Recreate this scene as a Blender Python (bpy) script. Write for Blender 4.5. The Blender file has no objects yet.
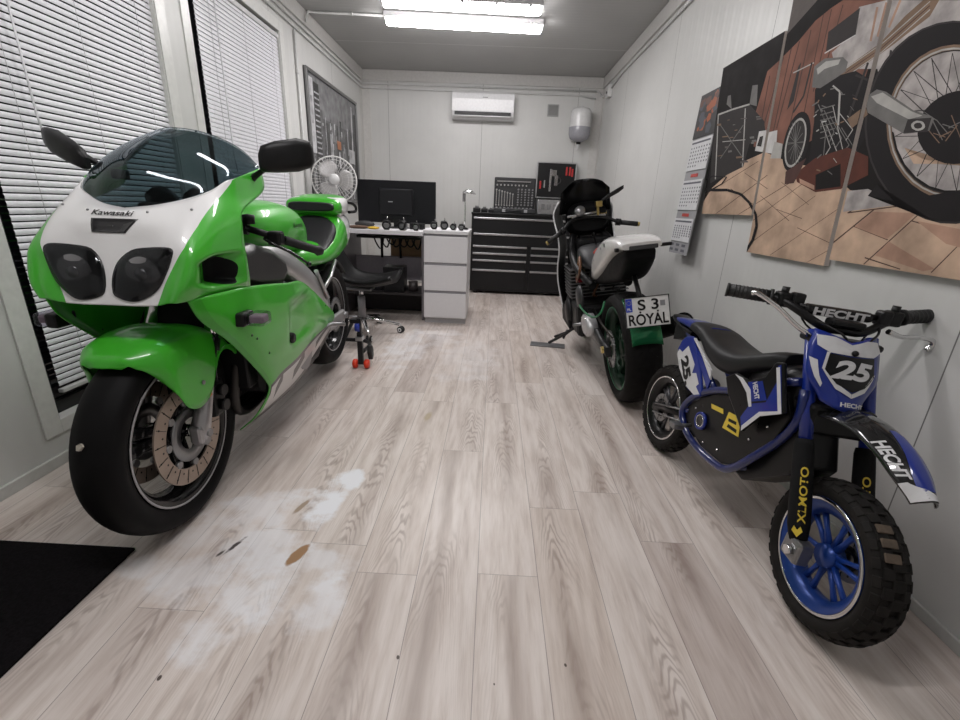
import bpy, bmesh, math, random
from math import sin, cos, pi, radians as R
from mathutils import Vector, Matrix, Euler
from mathutils.bvhtree import BVHTree
random.seed(7)
SC = bpy.context.scene
COL = SC.collection

# ------------------------------------------------------------------ camera, world, lights, exposure
ROOM_W, ROOM_L, ROOM_H, ROOM_B = 2.889, 6.068, 2.5, -1.6
cam_d = bpy.data.cameras.new('camera'); cam = bpy.data.objects.new('camera', cam_d); COL.objects.link(cam)
cam_d.sensor_width = 36.0; cam_d.lens = 446.24 / 960 * 36.0; cam_d.clip_start = 0.05; cam_d.clip_end = 60
_p, _y, _r = 0.33253, -0.01763, 0.04140
_f = Vector((sin(_y)*cos(_p), cos(_y)*cos(_p), -sin(_p))); _rt = Vector((cos(_y), -sin(_y), 0)); _up = _rt.cross(_f)
_r2 = _rt*cos(_r) + _up*sin(_r); _u2 = -_rt*sin(_r) + _up*cos(_r)
cam.matrix_world = Matrix(((_r2.x, _u2.x, -_f.x, 1.660), (_r2.y, _u2.y, -_f.y, 0.0), (_r2.z, _u2.z, -_f.z, 1.026), (0, 0, 0, 1)))
SC.camera = cam
w = bpy.data.worlds.new('world'); SC.world = w; w.use_nodes = True
w.node_tree.nodes['Background'].inputs[0].default_value = (0.012, 0.014, 0.02, 1)
w.node_tree.nodes['Background'].inputs[1].default_value = 1.0
LAMP_EMIT = 37.0
SC.view_settings.view_transform = 'Standard'; SC.view_settings.look = 'None'
SC.view_settings.exposure = 0.0; SC.view_settings.gamma = 1.0; SC.view_settings.use_curve_mapping = False

# ------------------------------------------------------------------ helpers
class NT:
    def __init__(s, name):
        s.m = bpy.data.materials.new(name); s.m.use_nodes = True; s.t = s.m.node_tree; s.n = s.t.nodes; s.l = s.t.links
        s.b = s.n['Principled BSDF']
    def new(s, typ, **kw):
        x = s.n.new(typ)
        for k, v in kw.items(): setattr(x, k, v)
        return x
    def link(s, a, b): s.l.new(a, b)
    def val(s, x, i, v):
        if hasattr(v, 'is_output'): s.l.new(v, x.inputs[i])
        else: x.inputs[i].default_value = v
    def math(s, op, a, b=0.0, c=0.0):
        x = s.new('ShaderNodeMath', operation=op); s.val(x, 0, a); s.val(x, 1, b); s.val(x, 2, c); return x.outputs[0]
    def mix(s, f, a, b):
        x = s.new('ShaderNodeMix', data_type='RGBA'); s.val(x, 0, f); s.val(x, 6, a); s.val(x, 7, b); return x.outputs[2]
    def co(s, kind='Object'): return s.new('ShaderNodeTexCoord').outputs[kind]
    def sep(s, v):
        x = s.new('ShaderNodeSeparateXYZ'); s.link(v, x.inputs[0]); return x.outputs
    def comb(s, a, b, c):
        x = s.new('ShaderNodeCombineXYZ'); s.val(x, 0, a); s.val(x, 1, b); s.val(x, 2, c); return x.outputs[0]
    def noise(s, v, scale, detail=3, rough=.5):
        x = s.new('ShaderNodeTexNoise'); s.link(v, x.inputs['Vector']); x.inputs['Scale'].default_value = scale
        x.inputs['Detail'].default_value = detail; x.inputs['Roughness'].default_value = rough; return x.outputs[0]
    def white(s, v, dim='1D'):
        x = s.new('ShaderNodeTexWhiteNoise', noise_dimensions=dim)
        s.link(v, x.inputs['W' if dim == '1D' else 'Vector']); return x.outputs[0]
    def ramp(s, f, stops):
        x = s.new('ShaderNodeValToRGB'); s.val(x, 0, f); e = x.color_ramp.elements
        while len(e) < len(stops): e.new(0.5)
        for i, (p, c) in enumerate(stops):
            e[i].position = p; e[i].color = c if len(c) == 4 else (*c, 1)
        return x.outputs[0]
    def mr(s, v, a, b, c=0.0, d=1.0):
        x = s.new('ShaderNodeMapRange'); x.clamp = True
        for i, q in enumerate((v, a, b, c, d)): s.val(x, i, q)
        return x.outputs[0]
    def bump(s, h, strength=.2, dist=.01):
        x = s.new('ShaderNodeBump'); x.inputs['Strength'].default_value = strength; x.inputs['Distance'].default_value = dist
        s.link(h, x.inputs['Height']); s.link(x.outputs[0], s.b.inputs['Normal'])
    def set(s, **kw):
        for k, v in kw.items():
            k = k.replace('_', ' ').title().replace('Ior', 'IOR')
            k = {'Base Color': 'Base Color', 'Specular': 'Specular IOR Level', 'Coat': 'Coat Weight', 'Transmission': 'Transmission Weight'}.get(k, k)
            s.val(s.b, k, v)
        return s

def c4(c): return (c[0], c[1], c[2], 1.0)
def srgb(r, g, b):
    f = lambda u: (u/255/12.92) if u/255 <= .04045 else ((u/255+.055)/1.055)**2.4
    return (f(r), f(g), f(b), 1.0)
MATS = {}
def mat(name, col, rough=.5, metal=0.0, spec=.5, coat=0.0, grain=0.04, gscale=40.0, bump=0.0):
    """procedural material: base colour broken up by a little noise, same for roughness"""
    if name in MATS: return MATS[name]
    n = NT(name); col = c4(col)
    nz = n.noise(n.co(), gscale, 4)
    dark = tuple(c*(1-grain*1.6) for c in col[:3]) + (1,); lite = tuple(min(1, c*(1+grain)) for c in col[:3]) + (1,)
    n.set(base_color=n.ramp(nz, [(.3, dark), (.7, lite)]), metallic=metal, specular=spec, coat=coat)
    n.val(n.b, 'Roughness', n.mr(nz, .2, .8, rough*.88, min(1, rough*1.12)))
    if coat: n.b.inputs['Coat Roughness'].default_value = .05
    if bump: n.bump(nz, bump, .002)
    MATS[name] = n.m; return n.m

class MB:
    """mesh builder: collects shapes, links them as one object"""
    def __init__(s): s.bm = bmesh.new(); s.mi = 0
    def _xf(s, vs, M):
        if M is not None: bmesh.ops.transform(s.bm, matrix=M, verts=vs)
    def _tag(s, fs, smooth=False):
        for f in fs: f.material_index = s.mi; f.smooth = smooth
    def box(s, lo, hi, bevel=0.0, M=None, seg=2):
        lo = Vector(lo); hi = Vector(hi)
        r = bmesh.ops.create_cube(s.bm, size=1.0); vs = r['verts']
        for v in vs: v.co = Vector((lo[i] + (v.co[i]+.5)*(hi[i]-lo[i]) for i in range(3)))
        fs = list({f for v in vs for f in v.link_faces})
        if bevel > 0:
            es = list({e for v in vs for e in v.link_edges})
            b = bmesh.ops.bevel(s.bm, geom=es, offset=bevel, segments=seg, affect='EDGES', profile=.5)
            fs = list({f for f in b['faces']} | {f for v in b['verts'] for f in v.link_faces})
            vs = list({v for f in fs for v in f.verts})
        s._tag(fs, False); s._xf(vs, M); return s
    def rings(s, rings, closed=True, caps=True, smooth=True, M=None, loop=False):
        rows = [[s.bm.verts.new(Vector(p)) for p in r] for r in rings]
        fs = []; n = len(rows[0]); m = len(rows)
        for i in range(m if loop else m-1):
            a, b = rows[i], rows[(i+1) % m]
            for j in range(n if closed else n-1):
                k = (j+1) % n
                try: fs.append(s.bm.faces.new((a[j], a[k], b[k], b[j])))
                except ValueError: pass
        cf = []
        if caps and closed and not loop:
            try: cf.append(s.bm.faces.new(rows[0][::-1])); cf.append(s.bm.faces.new(rows[-1]))
            except ValueError: pass
        s._tag(fs, smooth); s._tag(cf, False)
        s._xf([v for r in rows for v in r], M); return s
    def tube(s, path, r, seg=10, caps=True, smooth_path=0, M=None):
        P = [Vector(p) for p in path]
        rad = list(r) if isinstance(r, (list, tuple)) else [r]*len(P)
        if smooth_path:
            rr = [rad[i] if i < len(rad) else rad[-1] for i in range(len(P))]
            P, rad = crv(P, smooth_path), [x[0] for x in crv([Vector((a, 0, 0)) for a in rr], smooth_path)]
        T = []
        for i in range(len(P)):
            t = (P[min(i+1, len(P)-1)] - P[max(i-1, 0)]); T.append(t.normalized() if t.length > 1e-9 else Vector((0, 0, 1)))
        u = T[0].orthogonal().normalized(); out = []
        for i in range(len(P)):
            u = (u - T[i]*u.dot(T[i])).normalized(); v = T[i].cross(u)
            out.append([P[i] + (u*cos(2*pi*k/seg) + v*sin(2*pi*k/seg))*rad[i] for k in range(seg)])
        return s.rings(out, True, caps, True, M)
    def cyl(s, a, b, r, r2=None, seg=16, M=None): return s.tube([a, b], [r, r if r2 is None else r2], seg, True, 0, M)
    def lathe(s, prof, axis=(0, 1, 0), origin=(0, 0, 0), seg=32, loop=False, caps=False, a0=0, a1=2*pi, M=None, smooth=True):
        """prof: (radius, height along axis)"""
        ax = Vector(axis).normalized(); u = ax.orthogonal().normalized(); v = ax.cross(u); o = Vector(origin)
        full = abs(a1-a0-2*pi) < 1e-6; ns = seg if full else seg+1
        out = []
        for k in range(ns):
            a = a0 + (a1-a0)*k/seg; d = u*cos(a) + v*sin(a)
            out.append([o + d*r + ax*h for r, h in prof])
        return s.rings(out, loop, False, smooth, M, loop=full)
    def poly(s, pts, d=(0, 0, 0), M=None, smooth=False):
        """closed outline extruded by vector d (capped both sides); flat face if d is zero"""
        d = Vector(d); a = [s.bm.verts.new(Vector(p)) for p in pts]; fs = []
        fs.append(s.bm.faces.new(a))
        vs = list(a)
        if d.length > 0:
            b = [s.bm.verts.new(v.co + d) for v in a]; vs += b
            fs.append(s.bm.faces.new(b[::-1])); n = len(a)
            for i in range(n): fs.append(s.bm.faces.new((a[i], b[i], b[(i+1) % n], a[(i+1) % n])))
        s._tag(fs, smooth); s._xf(vs, M); return s
    def sphere(s, c, r, seg=16, M=None, scale=(1, 1, 1)):
        x = bmesh.ops.create_uvsphere(s.bm, u_segments=seg, v_segments=max(6, seg//2), radius=1.0)
        vs = x['verts']
        for v in vs: v.co = Vector((v.co[i]*r*scale[i] + c[i] for i in range(3)))
        s._tag(list({f for v in vs for f in v.link_faces}), True); s._xf(vs, M); return s
    def grid(s, G, M=None, uv=True, smooth=True):
        rows = [[s.bm.verts.new(Vector(p)) for p in r] for r in G]; m, n = len(rows), len(rows[0])
        L = s.bm.loops.layers.uv.verify()
        for i in range(m-1):
            for j in range(n-1):
                q = ((i, j), (i, j+1), (i+1, j+1), (i+1, j))
                vs = [rows[a][b] for a, b in q]
                if len(set(v.co.to_tuple(6) for v in vs)) < 3: continue
                f = s.bm.faces.new(vs); f.material_index = s.mi; f.smooth = smooth
                for lp, (a, b) in zip(f.loops, q): lp[L].uv = (b/(n-1), a/(m-1))
        s._xf([v for r in rows for v in r], M); return s
    def use(s, i): s.mi = i; return s
    def build(s, name, mats, parent=None, bev=0, solid=0.0, sub=0, recalc=True, loc=None):
        if recalc: bmesh.ops.recalc_face_normals(s.bm, faces=s.bm.faces[:])
        me = bpy.data.meshes.new(name); s.bm.to_mesh(me); s.bm.free()
        for m in (mats if isinstance(mats, (list, tuple)) else [mats]): me.materials.append(m)
        o = bpy.data.objects.new(name, me); COL.objects.link(o)
        if parent is not None: o.parent = parent
        if loc is not None: o.location = loc
        if solid: md = o.modifiers.new('solidify', 'SOLIDIFY'); md.thickness = solid; md.offset = -1
        if sub: md = o.modifiers.new('subsurf', 'SUBSURF'); md.levels = md.render_levels = sub
        if bev: md = o.modifiers.new('bevel', 'BEVEL'); md.width = bev; md.segments = 2; md.limit_method = 'ANGLE'
        return o

def crv(P, k):
    """Catmull-Rom through the points, k steps per span"""
    out = []; n = len(P)
    for i in range(n-1):
        a, b, c, d = P[max(i-1, 0)], P[i], P[i+1], P[min(i+2, n-1)]
        if i == 0: a = b*2 - c
        if i == n-2: d = c*2 - b
        for t in [j/k for j in range(k)]:
            out.append(.5*((2*b) + (c-a)*t + (2*a-5*b+4*c-d)*t*t + (3*b-a-3*c+d)*t*t*t))
    out.append(P[-1].copy() if hasattr(P[-1], 'copy') else P[-1]); return out
def surf(G, ku, kv):
    """refine a control grid both ways"""
    rows = [crv([Vector(p) for p in r], ku) for r in G]
    cols = [crv([rows[i][j] for i in range(len(rows))], kv) for j in range(len(rows[0]))]
    return [[cols[j][i] for j in range(len(cols))] for i in range(len(cols[0]))]
def mirr(G): return [[Vector((p[0], -p[1], p[2])) for p in r] for r in G]
def empty(name, loc=(0, 0, 0), rot=(0, 0, 0)):
    o = bpy.data.objects.new(name, None); COL.objects.link(o); o.location = loc; o.rotation_euler = rot; o.empty_display_size = .1; return o
def tag(o, label=None, cat=None, group=None, kind=None):
    for k, v in (('label', label), ('category', cat), ('group', group), ('kind', kind)):
        if v: o[k] = v
    return o
def struct(o): o['kind'] = 'structure'; return o
def copy_tree(o, parent=None):
    c = o.copy(); COL.objects.link(c); c.parent = parent
    for ch in list(o.children): copy_tree(ch, c)
    return c
def text_mesh(s, size, extrude=.0006, bold=0.0, shear=0.0, space=1.0):
    """lettering as mesh data centred at 0 in the XY plane"""
    cu = bpy.data.curves.new('t', 'FONT'); cu.body = s; cu.size = size; cu.extrude = extrude; cu.offset = bold; cu.shear = shear
    cu.align_x = 'CENTER'; cu.align_y = 'CENTER'; cu.space_character = space
    o = bpy.data.objects.new('t', cu); COL.objects.link(o)
    dg = bpy.context.evaluated_depsgraph_get(); me = bpy.data.meshes.new_from_object(o.evaluated_get(dg))
    bpy.data.objects.remove(o); bpy.data.curves.remove(cu); return me
def lettering(name, s, size, M, m, parent, fit=None, onto=None, lift=.0015, direction=None, **kw):
    """put lettering at matrix M; fit = (width, height); onto = BVH to drape on along direction"""
    me = text_mesh(s, size, **kw)
    xs = [v.co.x for v in me.vertices]; ys = [v.co.y for v in me.vertices]
    if fit:
        sx = fit[0]/(max(xs)-min(xs)); sy = fit[1]/(max(ys)-min(ys)); cx = (max(xs)+min(xs))/2; cy = (max(ys)+min(ys))/2
        for v in me.vertices: v.co.x = (v.co.x-cx)*sx; v.co.y = (v.co.y-cy)*sy
    me.transform(M)
    if onto:
        d = Vector(direction)
        for v in me.vertices:
            h = onto.ray_cast(v.co - d*.5, d, 1.5)
            if h[0] is not None: v.co = h[0] - d*lift
    me.materials.clear(); me.materials.append(m); me.name = name
    o = bpy.data.objects.new(name, me); COL.objects.link(o); o.parent = parent; return o
def frame_of(o, x, y, n):
    """matrix with local X along x, Y along y, Z along n"""
    x, y, n = Vector(x).normalized(), Vector(y).normalized(), Vector(n).normalized()
    return Matrix(((x.x, y.x, n.x, o[0]), (x.y, y.y, n.y, o[1]), (x.z, y.z, n.z, o[2]), (0, 0, 0, 1)))
def bvh_of(o):
    bm = bmesh.new(); bm.from_mesh(o.data); t = BVHTree.FromBMesh(bm); bm.free(); return t

# ------------------------------------------------------------------ setting materials
def wall_mat(name, axis, joint0, pitch, col=(0.60, 0.60, 0.585)):
    n = NT(name); co = n.sep(n.co()); a = co[axis]
    t = n.math('FRACT', n.math('DIVIDE', n.math('SUBTRACT', a, joint0), pitch))
    j = n.math('LESS_THAN', n.math('ABSOLUTE', n.math('SUBTRACT', t, .5)), .0016)   # joint line, at joint0 + pitch/2
    fr = n.math('SINE', n.math('MULTIPLY', a, 2*pi/.05)); fl = n.math('SINE', n.math('MULTIPLY', a, 2*pi/.1))
    nz = n.noise(n.co(), 3.0, 4, .6)
    c = n.mix(n.mr(nz, .25, .75), tuple(v*.95 for v in col)+(1,), tuple(min(1, v*1.04) for v in col)+(1,))
    n.set(base_color=n.mix(j, c, (.16, .16, .155, 1)), roughness=.42, specular=.4)
    h = n.math('ADD', n.math('MULTIPLY', fl, .35), n.math('MULTIPLY', fr, .25)); n.bump(n.math('ADD', h, n.math('MULTIPLY', nz, .4)), .22, .003)
    return n.m
M_wallL = wall_mat('wall sheet left', 1, .52, 1.283); M_wallR = wall_mat('wall sheet right', 1, 2.447-1.283/2, 1.283)
M_wallB = wall_mat('wall sheet back', 0, 1.458-.57, 1.14)
def floor_mat():
    n = NT('whitewashed oak vinyl planks'); P = n.co(); x, y, z = n.sep(P)
    W_, L_ = .1768, 1.22
    u = n.math('DIVIDE', n.math('SUBTRACT', x, 1.483), W_); iu = n.math('FLOOR', u); fu = n.math('FRACT', u)
    off = n.white(iu); v = n.math('ADD', n.math('DIVIDE', y, L_), n.math('MULTIPLY', off, 1.0)); iv = n.math('FLOOR', v); fv = n.math('FRACT', v)
    pid = n.comb(iu, iv, 0.0); rnd = n.white(pid, '3D'); rnd2 = n.white(n.comb(iv, iu, 3.3), '3D')
    # grain: stretched along the board, every board shifted
    gx = n.math('ADD', n.math('MULTIPLY', fu, W_), n.math('MULTIPLY', rnd, 7.0)); gy = n.math('ADD', y, n.math('MULTIPLY', rnd2, 9.0))
    g1 = n.noise(n.comb(n.math('MULTIPLY', gx, 13.0), n.math('MULTIPLY', gy, 1.25), rnd), 3.0, 5, .6)
    big = n.noise(n.comb(n.math('MULTIPLY', gx, 5.0), n.math('MULTIPLY', gy, .8), rnd2), 2.2, 3, .5)
    warp = n.noise(n.comb(n.math('MULTIPLY', gx, 9.0), n.math('MULTIPLY', gy, 1.6), rnd2), 1.6, 3, .5)
    ct = n.math('ABSOLUTE', n.math('SUBTRACT', fu, n.mr(rnd2, 0, 1, .3, .7)))                          # cathedral arches
    ring = n.math('SINE', n.math('MULTIPLY', n.math('ADD', n.math('ADD', n.math('MULTIPLY', n.math('POWER', ct, 1.8), 1.7), n.math('MULTIPLY', gy, .75)), n.math('MULTIPLY', warp, .45)), 120.0))
    ringm = n.math('MULTIPLY', n.mr(ring, -.2, 1.0), n.mr(n.noise(n.comb(n.math('MULTIPLY', gx, 4.0), n.math('MULTIPLY', gy, .8), 2.0), 2.4, 3), .46, .60))
    fine = n.noise(n.comb(n.math('MULTIPLY', gx, 110.0), n.math('MULTIPLY', gy, 6.0), rnd), 2.0, 3, .6)
    base = n.ramp(g1, [(.28, (.50, .435, .405)), (.42, (.62, .555, .52)), (.56, (.695, .64, .61)), (.75, (.755, .705, .68))])
    base = n.mix(n.math('MULTIPLY', n.math('MULTIPLY', n.mr(big, .44, .66), n.mr(ct, .02, .30, 1.0, 0.0)), .72), base, (.34, .275, .245, 1))
    base = n.mix(n.math('MULTIPLY', n.math('MULTIPLY', ringm, n.mr(ct, .05, .42, 1.0, .15)), .60), base, (.30, .24, .21, 1))
    base = n.mix(n.math('MULTIPLY', n.mr(fine, .5, .8), .12), base, (.20, .17, .155, 1))
    tint = n.ramp(rnd, [(0, (.80, .76, .74)), (.25, (.95, .93, .91)), (.7, (1, .985, .965)), (1, (.90, .86, .82))])
    mu = n.new('ShaderNodeMix', data_type='RGBA', blend_type='MULTIPLY'); n.val(mu, 0, 1.0); n.val(mu, 6, base); n.val(mu, 7, tint); base = mu.outputs[2]
    seam = n.math('MAXIMUM', n.math('LESS_THAN', fu, .011), n.math('LESS_THAN', fv, .0014))
    base = n.mix(n.math('MULTIPLY', seam, .6), base, (.13, .11, .10, 1))
    # spilled white powder: blobs with ragged edges
    nz = n.noise(P, 9.0, 5, .62); nz2 = n.noise(P, 3.0, 3, .5); tot = None
    for (cx, cy, rx, ry, k) in [(.90, 1.27, .17, .13, .7), (1.10, 1.33, .07, .15, .95), (1.15, 1.47, .05, .07, .9), (.98, 1.08, .16, .13, .72), (.85, .98, .13, .12, .6), (1.05, .93, .11, .15, .7), (1.02, .82, .08, .10, .6), (1.24, .92, .07, .12, .8), (.78, 1.10, .12, .08, .45), (1.2, 1.05, .10, .05, .5), (.70, 1.0, .1, .05, .5), (1.5, 3.0, .25, .5, .25), (1.05, 3.2, .16, .5, .45), (1.25, 3.5, .2, .3, .3)]:
        dx = n.math('DIVIDE', n.math('SUBTRACT', x, cx), rx); dy = n.math('DIVIDE', n.math('SUBTRACT', y, cy), ry)
        d = n.math('ADD', n.math('MULTIPLY', dx, dx), n.math('MULTIPLY', dy, dy))
        m = n.math('MULTIPLY', n.mr(n.math('ADD', d, n.math('MULTIPLY', n.math('SUBTRACT', nz, .5), 5.0)), .1, 1.1, 1.0, 0.0), k)
        tot = m if tot is None else n.math('MAXIMUM', tot, m)
    base = n.mix(n.math('MULTIPLY', tot, n.mr(nz2, .3, .6, .6, 1.15)), base, (.80, .81, .84, 1))
    # worn-through spots and dark specks
    def spot(base, cx, cy, rx, ry, rot, col, soft=.4, rag=.7):
        c, s = cos(rot), sin(rot); ax = n.math('SUBTRACT', x, cx); ay = n.math('SUBTRACT', y, cy)
        px = n.math('ADD', n.math('MULTIPLY', ax, c/rx), n.math('MULTIPLY', ay, s/rx)); py = n.math('ADD', n.math('MULTIPLY', ax, -s/ry), n.math('MULTIPLY', ay, c/ry))
        d = n.math('ADD', n.math('ADD', n.math('MULTIPLY', px, px), n.math('MULTIPLY', py, py)), n.math('MULTIPLY', n.math('SUBTRACT', n.noise(P, 45.0, 3), .5), rag))
        return n.mix(n.mr(d, 1-soft, 1.0, 1, 0), base, col)
    base = spot(base, 1.11, 1.075, .020, .052, -.35, (.34, .20, .105, 1))
    base = spot(base, 1.03, 1.30, .012, .05, -.3, (.36, .28, .21, 1), .6)
    base = spot(base, .905, 1.10, .008, .045, -.35, (.06, .05, .05, 1), .8, 2.2)
    base = spot(base, .88, 1.065, .006, .02, -.35, (.08, .07, .06, 1), .8, 1.5)
    base = spot(base, 1.37, 2.05, .02, .06, -.1, (.46, .38, .27, 1), .7)
    for cx, cy, r in [(1.48, .77, .004), (.96, .69, .005), (1.88, .775, .0035), (1.71, .72, .002)]: base = spot(base, cx, cy, r, r*1.5, .2, (.09, .07, .06, 1), .5)
    n.set(base_color=base, specular=.32); n.val(n.b, 'Roughness', n.mix(tot, (.33, .33, .33, 1), (.7, .7, .7, 1)))
    n.bump(n.math('SUBTRACT', n.math('MULTIPLY', g1, .5), seam), .12, .0015)
    return n.m
def ceil_mat():
    n = NT('ceiling sheet'); x, y, z = n.sep(n.co()); nz = n.noise(n.co(), 2.5, 3)
    f = n.math('FRACT', n.math('DIVIDE', n.math('SUBTRACT', y, 5.10), 1.14)); j = n.math('LESS_THAN', f, .006)
    c = n.mix(n.mr(nz, .3, .7), (.36, .36, .355, 1), (.40, .40, .39, 1))
    n.set(base_color=n.mix(j, c, (.75, .75, .74, 1)), roughness=.33, specular=.5)
    r = n.math('MAXIMUM', n.math('SINE', n.math('MULTIPLY', y, 2*pi/.055)), .55)
    n.bump(r, .35, .004); return n.m
M_white_trim = mat('white painted sheet trim', (.58, .57, .55), .45)
M_upvc = mat('white window plastic', (.66, .66, .64), .35)
M_night = NT('dark window glass').set(base_color=(.004, .004, .006, 1), roughness=.04, specular=.6).m
M_sill = mat('skirting strip plastic', (.55, .55, .53), .4)

def shell():
    struct(MB().box((-.1, ROOM_B, -.12), (ROOM_W+.1, ROOM_L+.1, 0)).build('floor', floor_mat()))
    struct(MB().box((-.1, ROOM_B, ROOM_H), (ROOM_W+.1, ROOM_L+.1, ROOM_H+.1)).build('ceiling', ceil_mat()))
    m = MB(); y0 = ROOM_B
    for a, b in ((1.52, 2.50), (2.77, 3.87)):
        m.box((-.1, y0, 0), (0, a, ROOM_H)); m.box((-.1, a, 0), (0, b, .175)); m.box((-.1, a, 2.19), (0, b, ROOM_H)); y0 = b
    m.box((-.1, y0, 0), (0, ROOM_L, ROOM_H)); struct(m.build('wall_left', M_wallL))
    struct(MB().box((ROOM_W, ROOM_B, 0), (ROOM_W+.1, ROOM_L, ROOM_H)).build('wall_right', M_wallR))
    struct(MB().box((-.1, ROOM_L, 0), (ROOM_W+.1, ROOM_L+.1, ROOM_H)).build('wall_back', M_wallB))
    struct(MB().box((-.1, ROOM_B-.1, 0), (ROOM_W+.1, ROOM_B, ROOM_H)).build('wall_front', M_wallB))
    # angle trims under the ceiling, in the corners, skirting strips
    e = .0015
    struct(MB().box((0, ROOM_B, ROOM_H-.115), (.022, ROOM_L, ROOM_H-e), .004).build('trim_1', M_white_trim))
    struct(MB().box((ROOM_W-.022, ROOM_B, ROOM_H-.115), (ROOM_W, ROOM_L, ROOM_H-e), .004).build('trim_2', M_white_trim))
    struct(MB().box((.022, ROOM_L-.022, ROOM_H-.115), (ROOM_W-.022, ROOM_L, ROOM_H-e), .004).build('trim_3', M_white_trim))
    struct(MB().box((0, ROOM_L-.1, 0), (.004, ROOM_L, ROOM_H-.115)).box((0, ROOM_L-.004, 0), (.1, ROOM_L, ROOM_H-.115)).build('trim_4', M_white_trim))
    struct(MB().box((ROOM_W-.004, ROOM_L-.1, 0), (ROOM_W, ROOM_L, ROOM_H-.115)).box((ROOM_W-.1, ROOM_L-.004, 0), (ROOM_W, ROOM_L, ROOM_H-.115)).build('trim_5', M_white_trim))
    struct(MB().box((0, ROOM_B, 0), (.014, ROOM_L, .045), .003).build('baseboard_left', M_sill))
    struct(MB().box((ROOM_W-.010, ROOM_B, 0), (ROOM_W, ROOM_L, .035), .003).build('baseboard_right', M_sill))
    struct(MB().box((.014, ROOM_L-.014, 0), (ROOM_W-.014, ROOM_L, .045), .003).build('baseboard_back', M_sill))
    for k, (a, b) in enumerate(((1.52, 2.50), (2.77, 3.87))):
        z0, z1 = .175, 2.19
        wn = struct(MB().box((-.075, a, z0), (-.045, a+.05, z1)).box((-.075, b-.05, z0), (-.045, b, z1)).box((-.075, a, z0), (-.045, b, z0+.05)).box((-.075, a, z1-.05), (-.045, b, z1)).build('window_%d' % (k+1), mat('black gasket rubber', (.012, .012, .013), .5)))
        MB().box((-.066, a+.05, z0+.05), (-.060, b-.05, z1-.05)).build('pane', M_night, wn)
        for nm, lo, hi in (('jamb', (-.044, a, z0), (-.001, a+.006, z1)), ('jamb', (-.044, b-.006, z0), (-.001, b, z1))): MB().box(lo, hi).build(nm, mat('black gasket rubber', (.012, .012, .013), .5) if lo[1] < a+.01 else M_upvc, wn)
        fr = MB()
        wdt = .07
        fr.box((0, a-wdt, z0-.055), (.006, a, z1+wdt)).box((0, b, z0-.055), (.006, b+wdt, z1+wdt)).box((0, a, z1), (.006, b, z1+wdt)).box((0, a, z0-.055), (.006, b, z0))
        struct(fr.build('trim_%d' % (6+k), M_upvc, bev=.002))
shell()

# window blinds
M_slat = mat('satin white blind aluminium', (.80, .80, .84), .38, spec=.5)
def blind(a, b, ztop, zbot, tilt, label, w=.0125):
    t = empty('window_blind', (-.018, (a+b)/2, ztop)); tag(t, label, 'window blind')
    L = (b-a)/2; m = MB(); z = -.035; c, s = cos(tilt), sin(tilt)
    while z > zbot-ztop+.03:
        pr = [(-w, -.0012), (-w/2, .0005), (0, .0011), (w/2, .0005), (w, -.0012)]
        G = [[(u*c - v*s, yy, z + u*s + v*c) for u, v in pr] for yy in (-L, 0, L)]
        m.grid(G); z -= .0239
    m.build('slats', M_slat, t, recalc=False)
    MB().box((-.013, -L, -.028), (.013, L, 0), .003).build('head_rail', mat('blind rail', (.6, .6, .6), .4), t)
    MB().box((-.011, -L, zbot-ztop), (.011, L, zbot-ztop+.016), .003).build('bottom_rail', mat('blind rail', (.6, .6, .6), .4), t)
    for yy in (-L+.12, 0, L-.12):
        MB().tube([(.0135, yy, -.02), (.0135, yy, zbot-ztop)], .0009, 5).build('ladder_cord', mat('grey cord', (.45, .45, .47), .8), t)
    MB().tube([(.022, -L+.17, -.02), (.024, -L+.172, -.9), (.03, -L+.18, -1.0)], .0035, 8).build('tilt_wand', mat('clear wand', (.75, .75, .78), .2), t)
blind(1.575, 2.4935, 2.175, .262, R(-86), 'white slatted blind on the nearer window behind the green motorcycle, dark gaps between slats', .0095)
blind(2.855, 3.867, 2.170, .262, R(-78), 'white slatted blind on the farther window, beside the framed city picture')

# ------------------------------------------------------------------ ceiling lamps (the light of the room)
def emit(name, col, strength):
    n = NT(name); n.set(base_color=(.8, .8, .8, 1), roughness=.4); n.b.inputs['Emission Color'].default_value = c4(col); n.b.inputs['Emission Strength'].default_value = strength; return n.m
M_emit = emit('lit lamp diffuser', (1.0, .968, .972), LAMP_EMIT)
M_lampbody = mat('lamp housing plastic', (.50, .49, .50), .45)
def lamp(cx, cy, label, rz=0, L=.66):
    t = empty('ceiling_lamp', (cx, cy, ROOM_H), (0, 0, rz)); tag(t, label, 'ceiling lamp', None)
    MB().box((-L, -.066, -.045), (L, .066, -.002), .008).build('housing', M_lampbody, t)
    pr = [(.058*cos(a), -.045 - .044*sin(a)) for a in [pi*k/10 for k in range(11)]]
    rows = []
    for xx, sc in ((-L+.012, .25), (-L+.016, .8), (-L+.03, 1.0), (L-.03, 1.0), (L-.016, .8), (L-.012, .25)):
        rows.append([(xx, py*sc, -.045 + (pz+.045)*sc) for py, pz in pr])
    MB().rings(rows, False, False).build('diffuser', M_emit, t)
    for k in range(5):
        for s in (-1, 1): MB().box((-L+.1+k*(2*L-.2)/4-.012, s*.058-.004, -.058), (-L+.1+k*(2*L-.2)/4+.012, s*.066+.004*s, -.038), .001).build('clip', M_lampbody, t)
    return t
lamp(1.335, 4.42, 'farther of the two visible lit fluorescent ceiling lamps, the one fed by the white conduit', R(3))
lamp(1.345, 4.05, 'nearer of the two visible lit fluorescent ceiling lamps, cut by the top of the picture', R(3), .61)
lamp(1.335, 2.10, 'lit fluorescent ceiling lamp over the middle of the room, above the picture', R(1.2))
lamp(1.335, .62, 'lit fluorescent ceiling lamp nearest the camera, above the picture', R(1.2))

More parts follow.
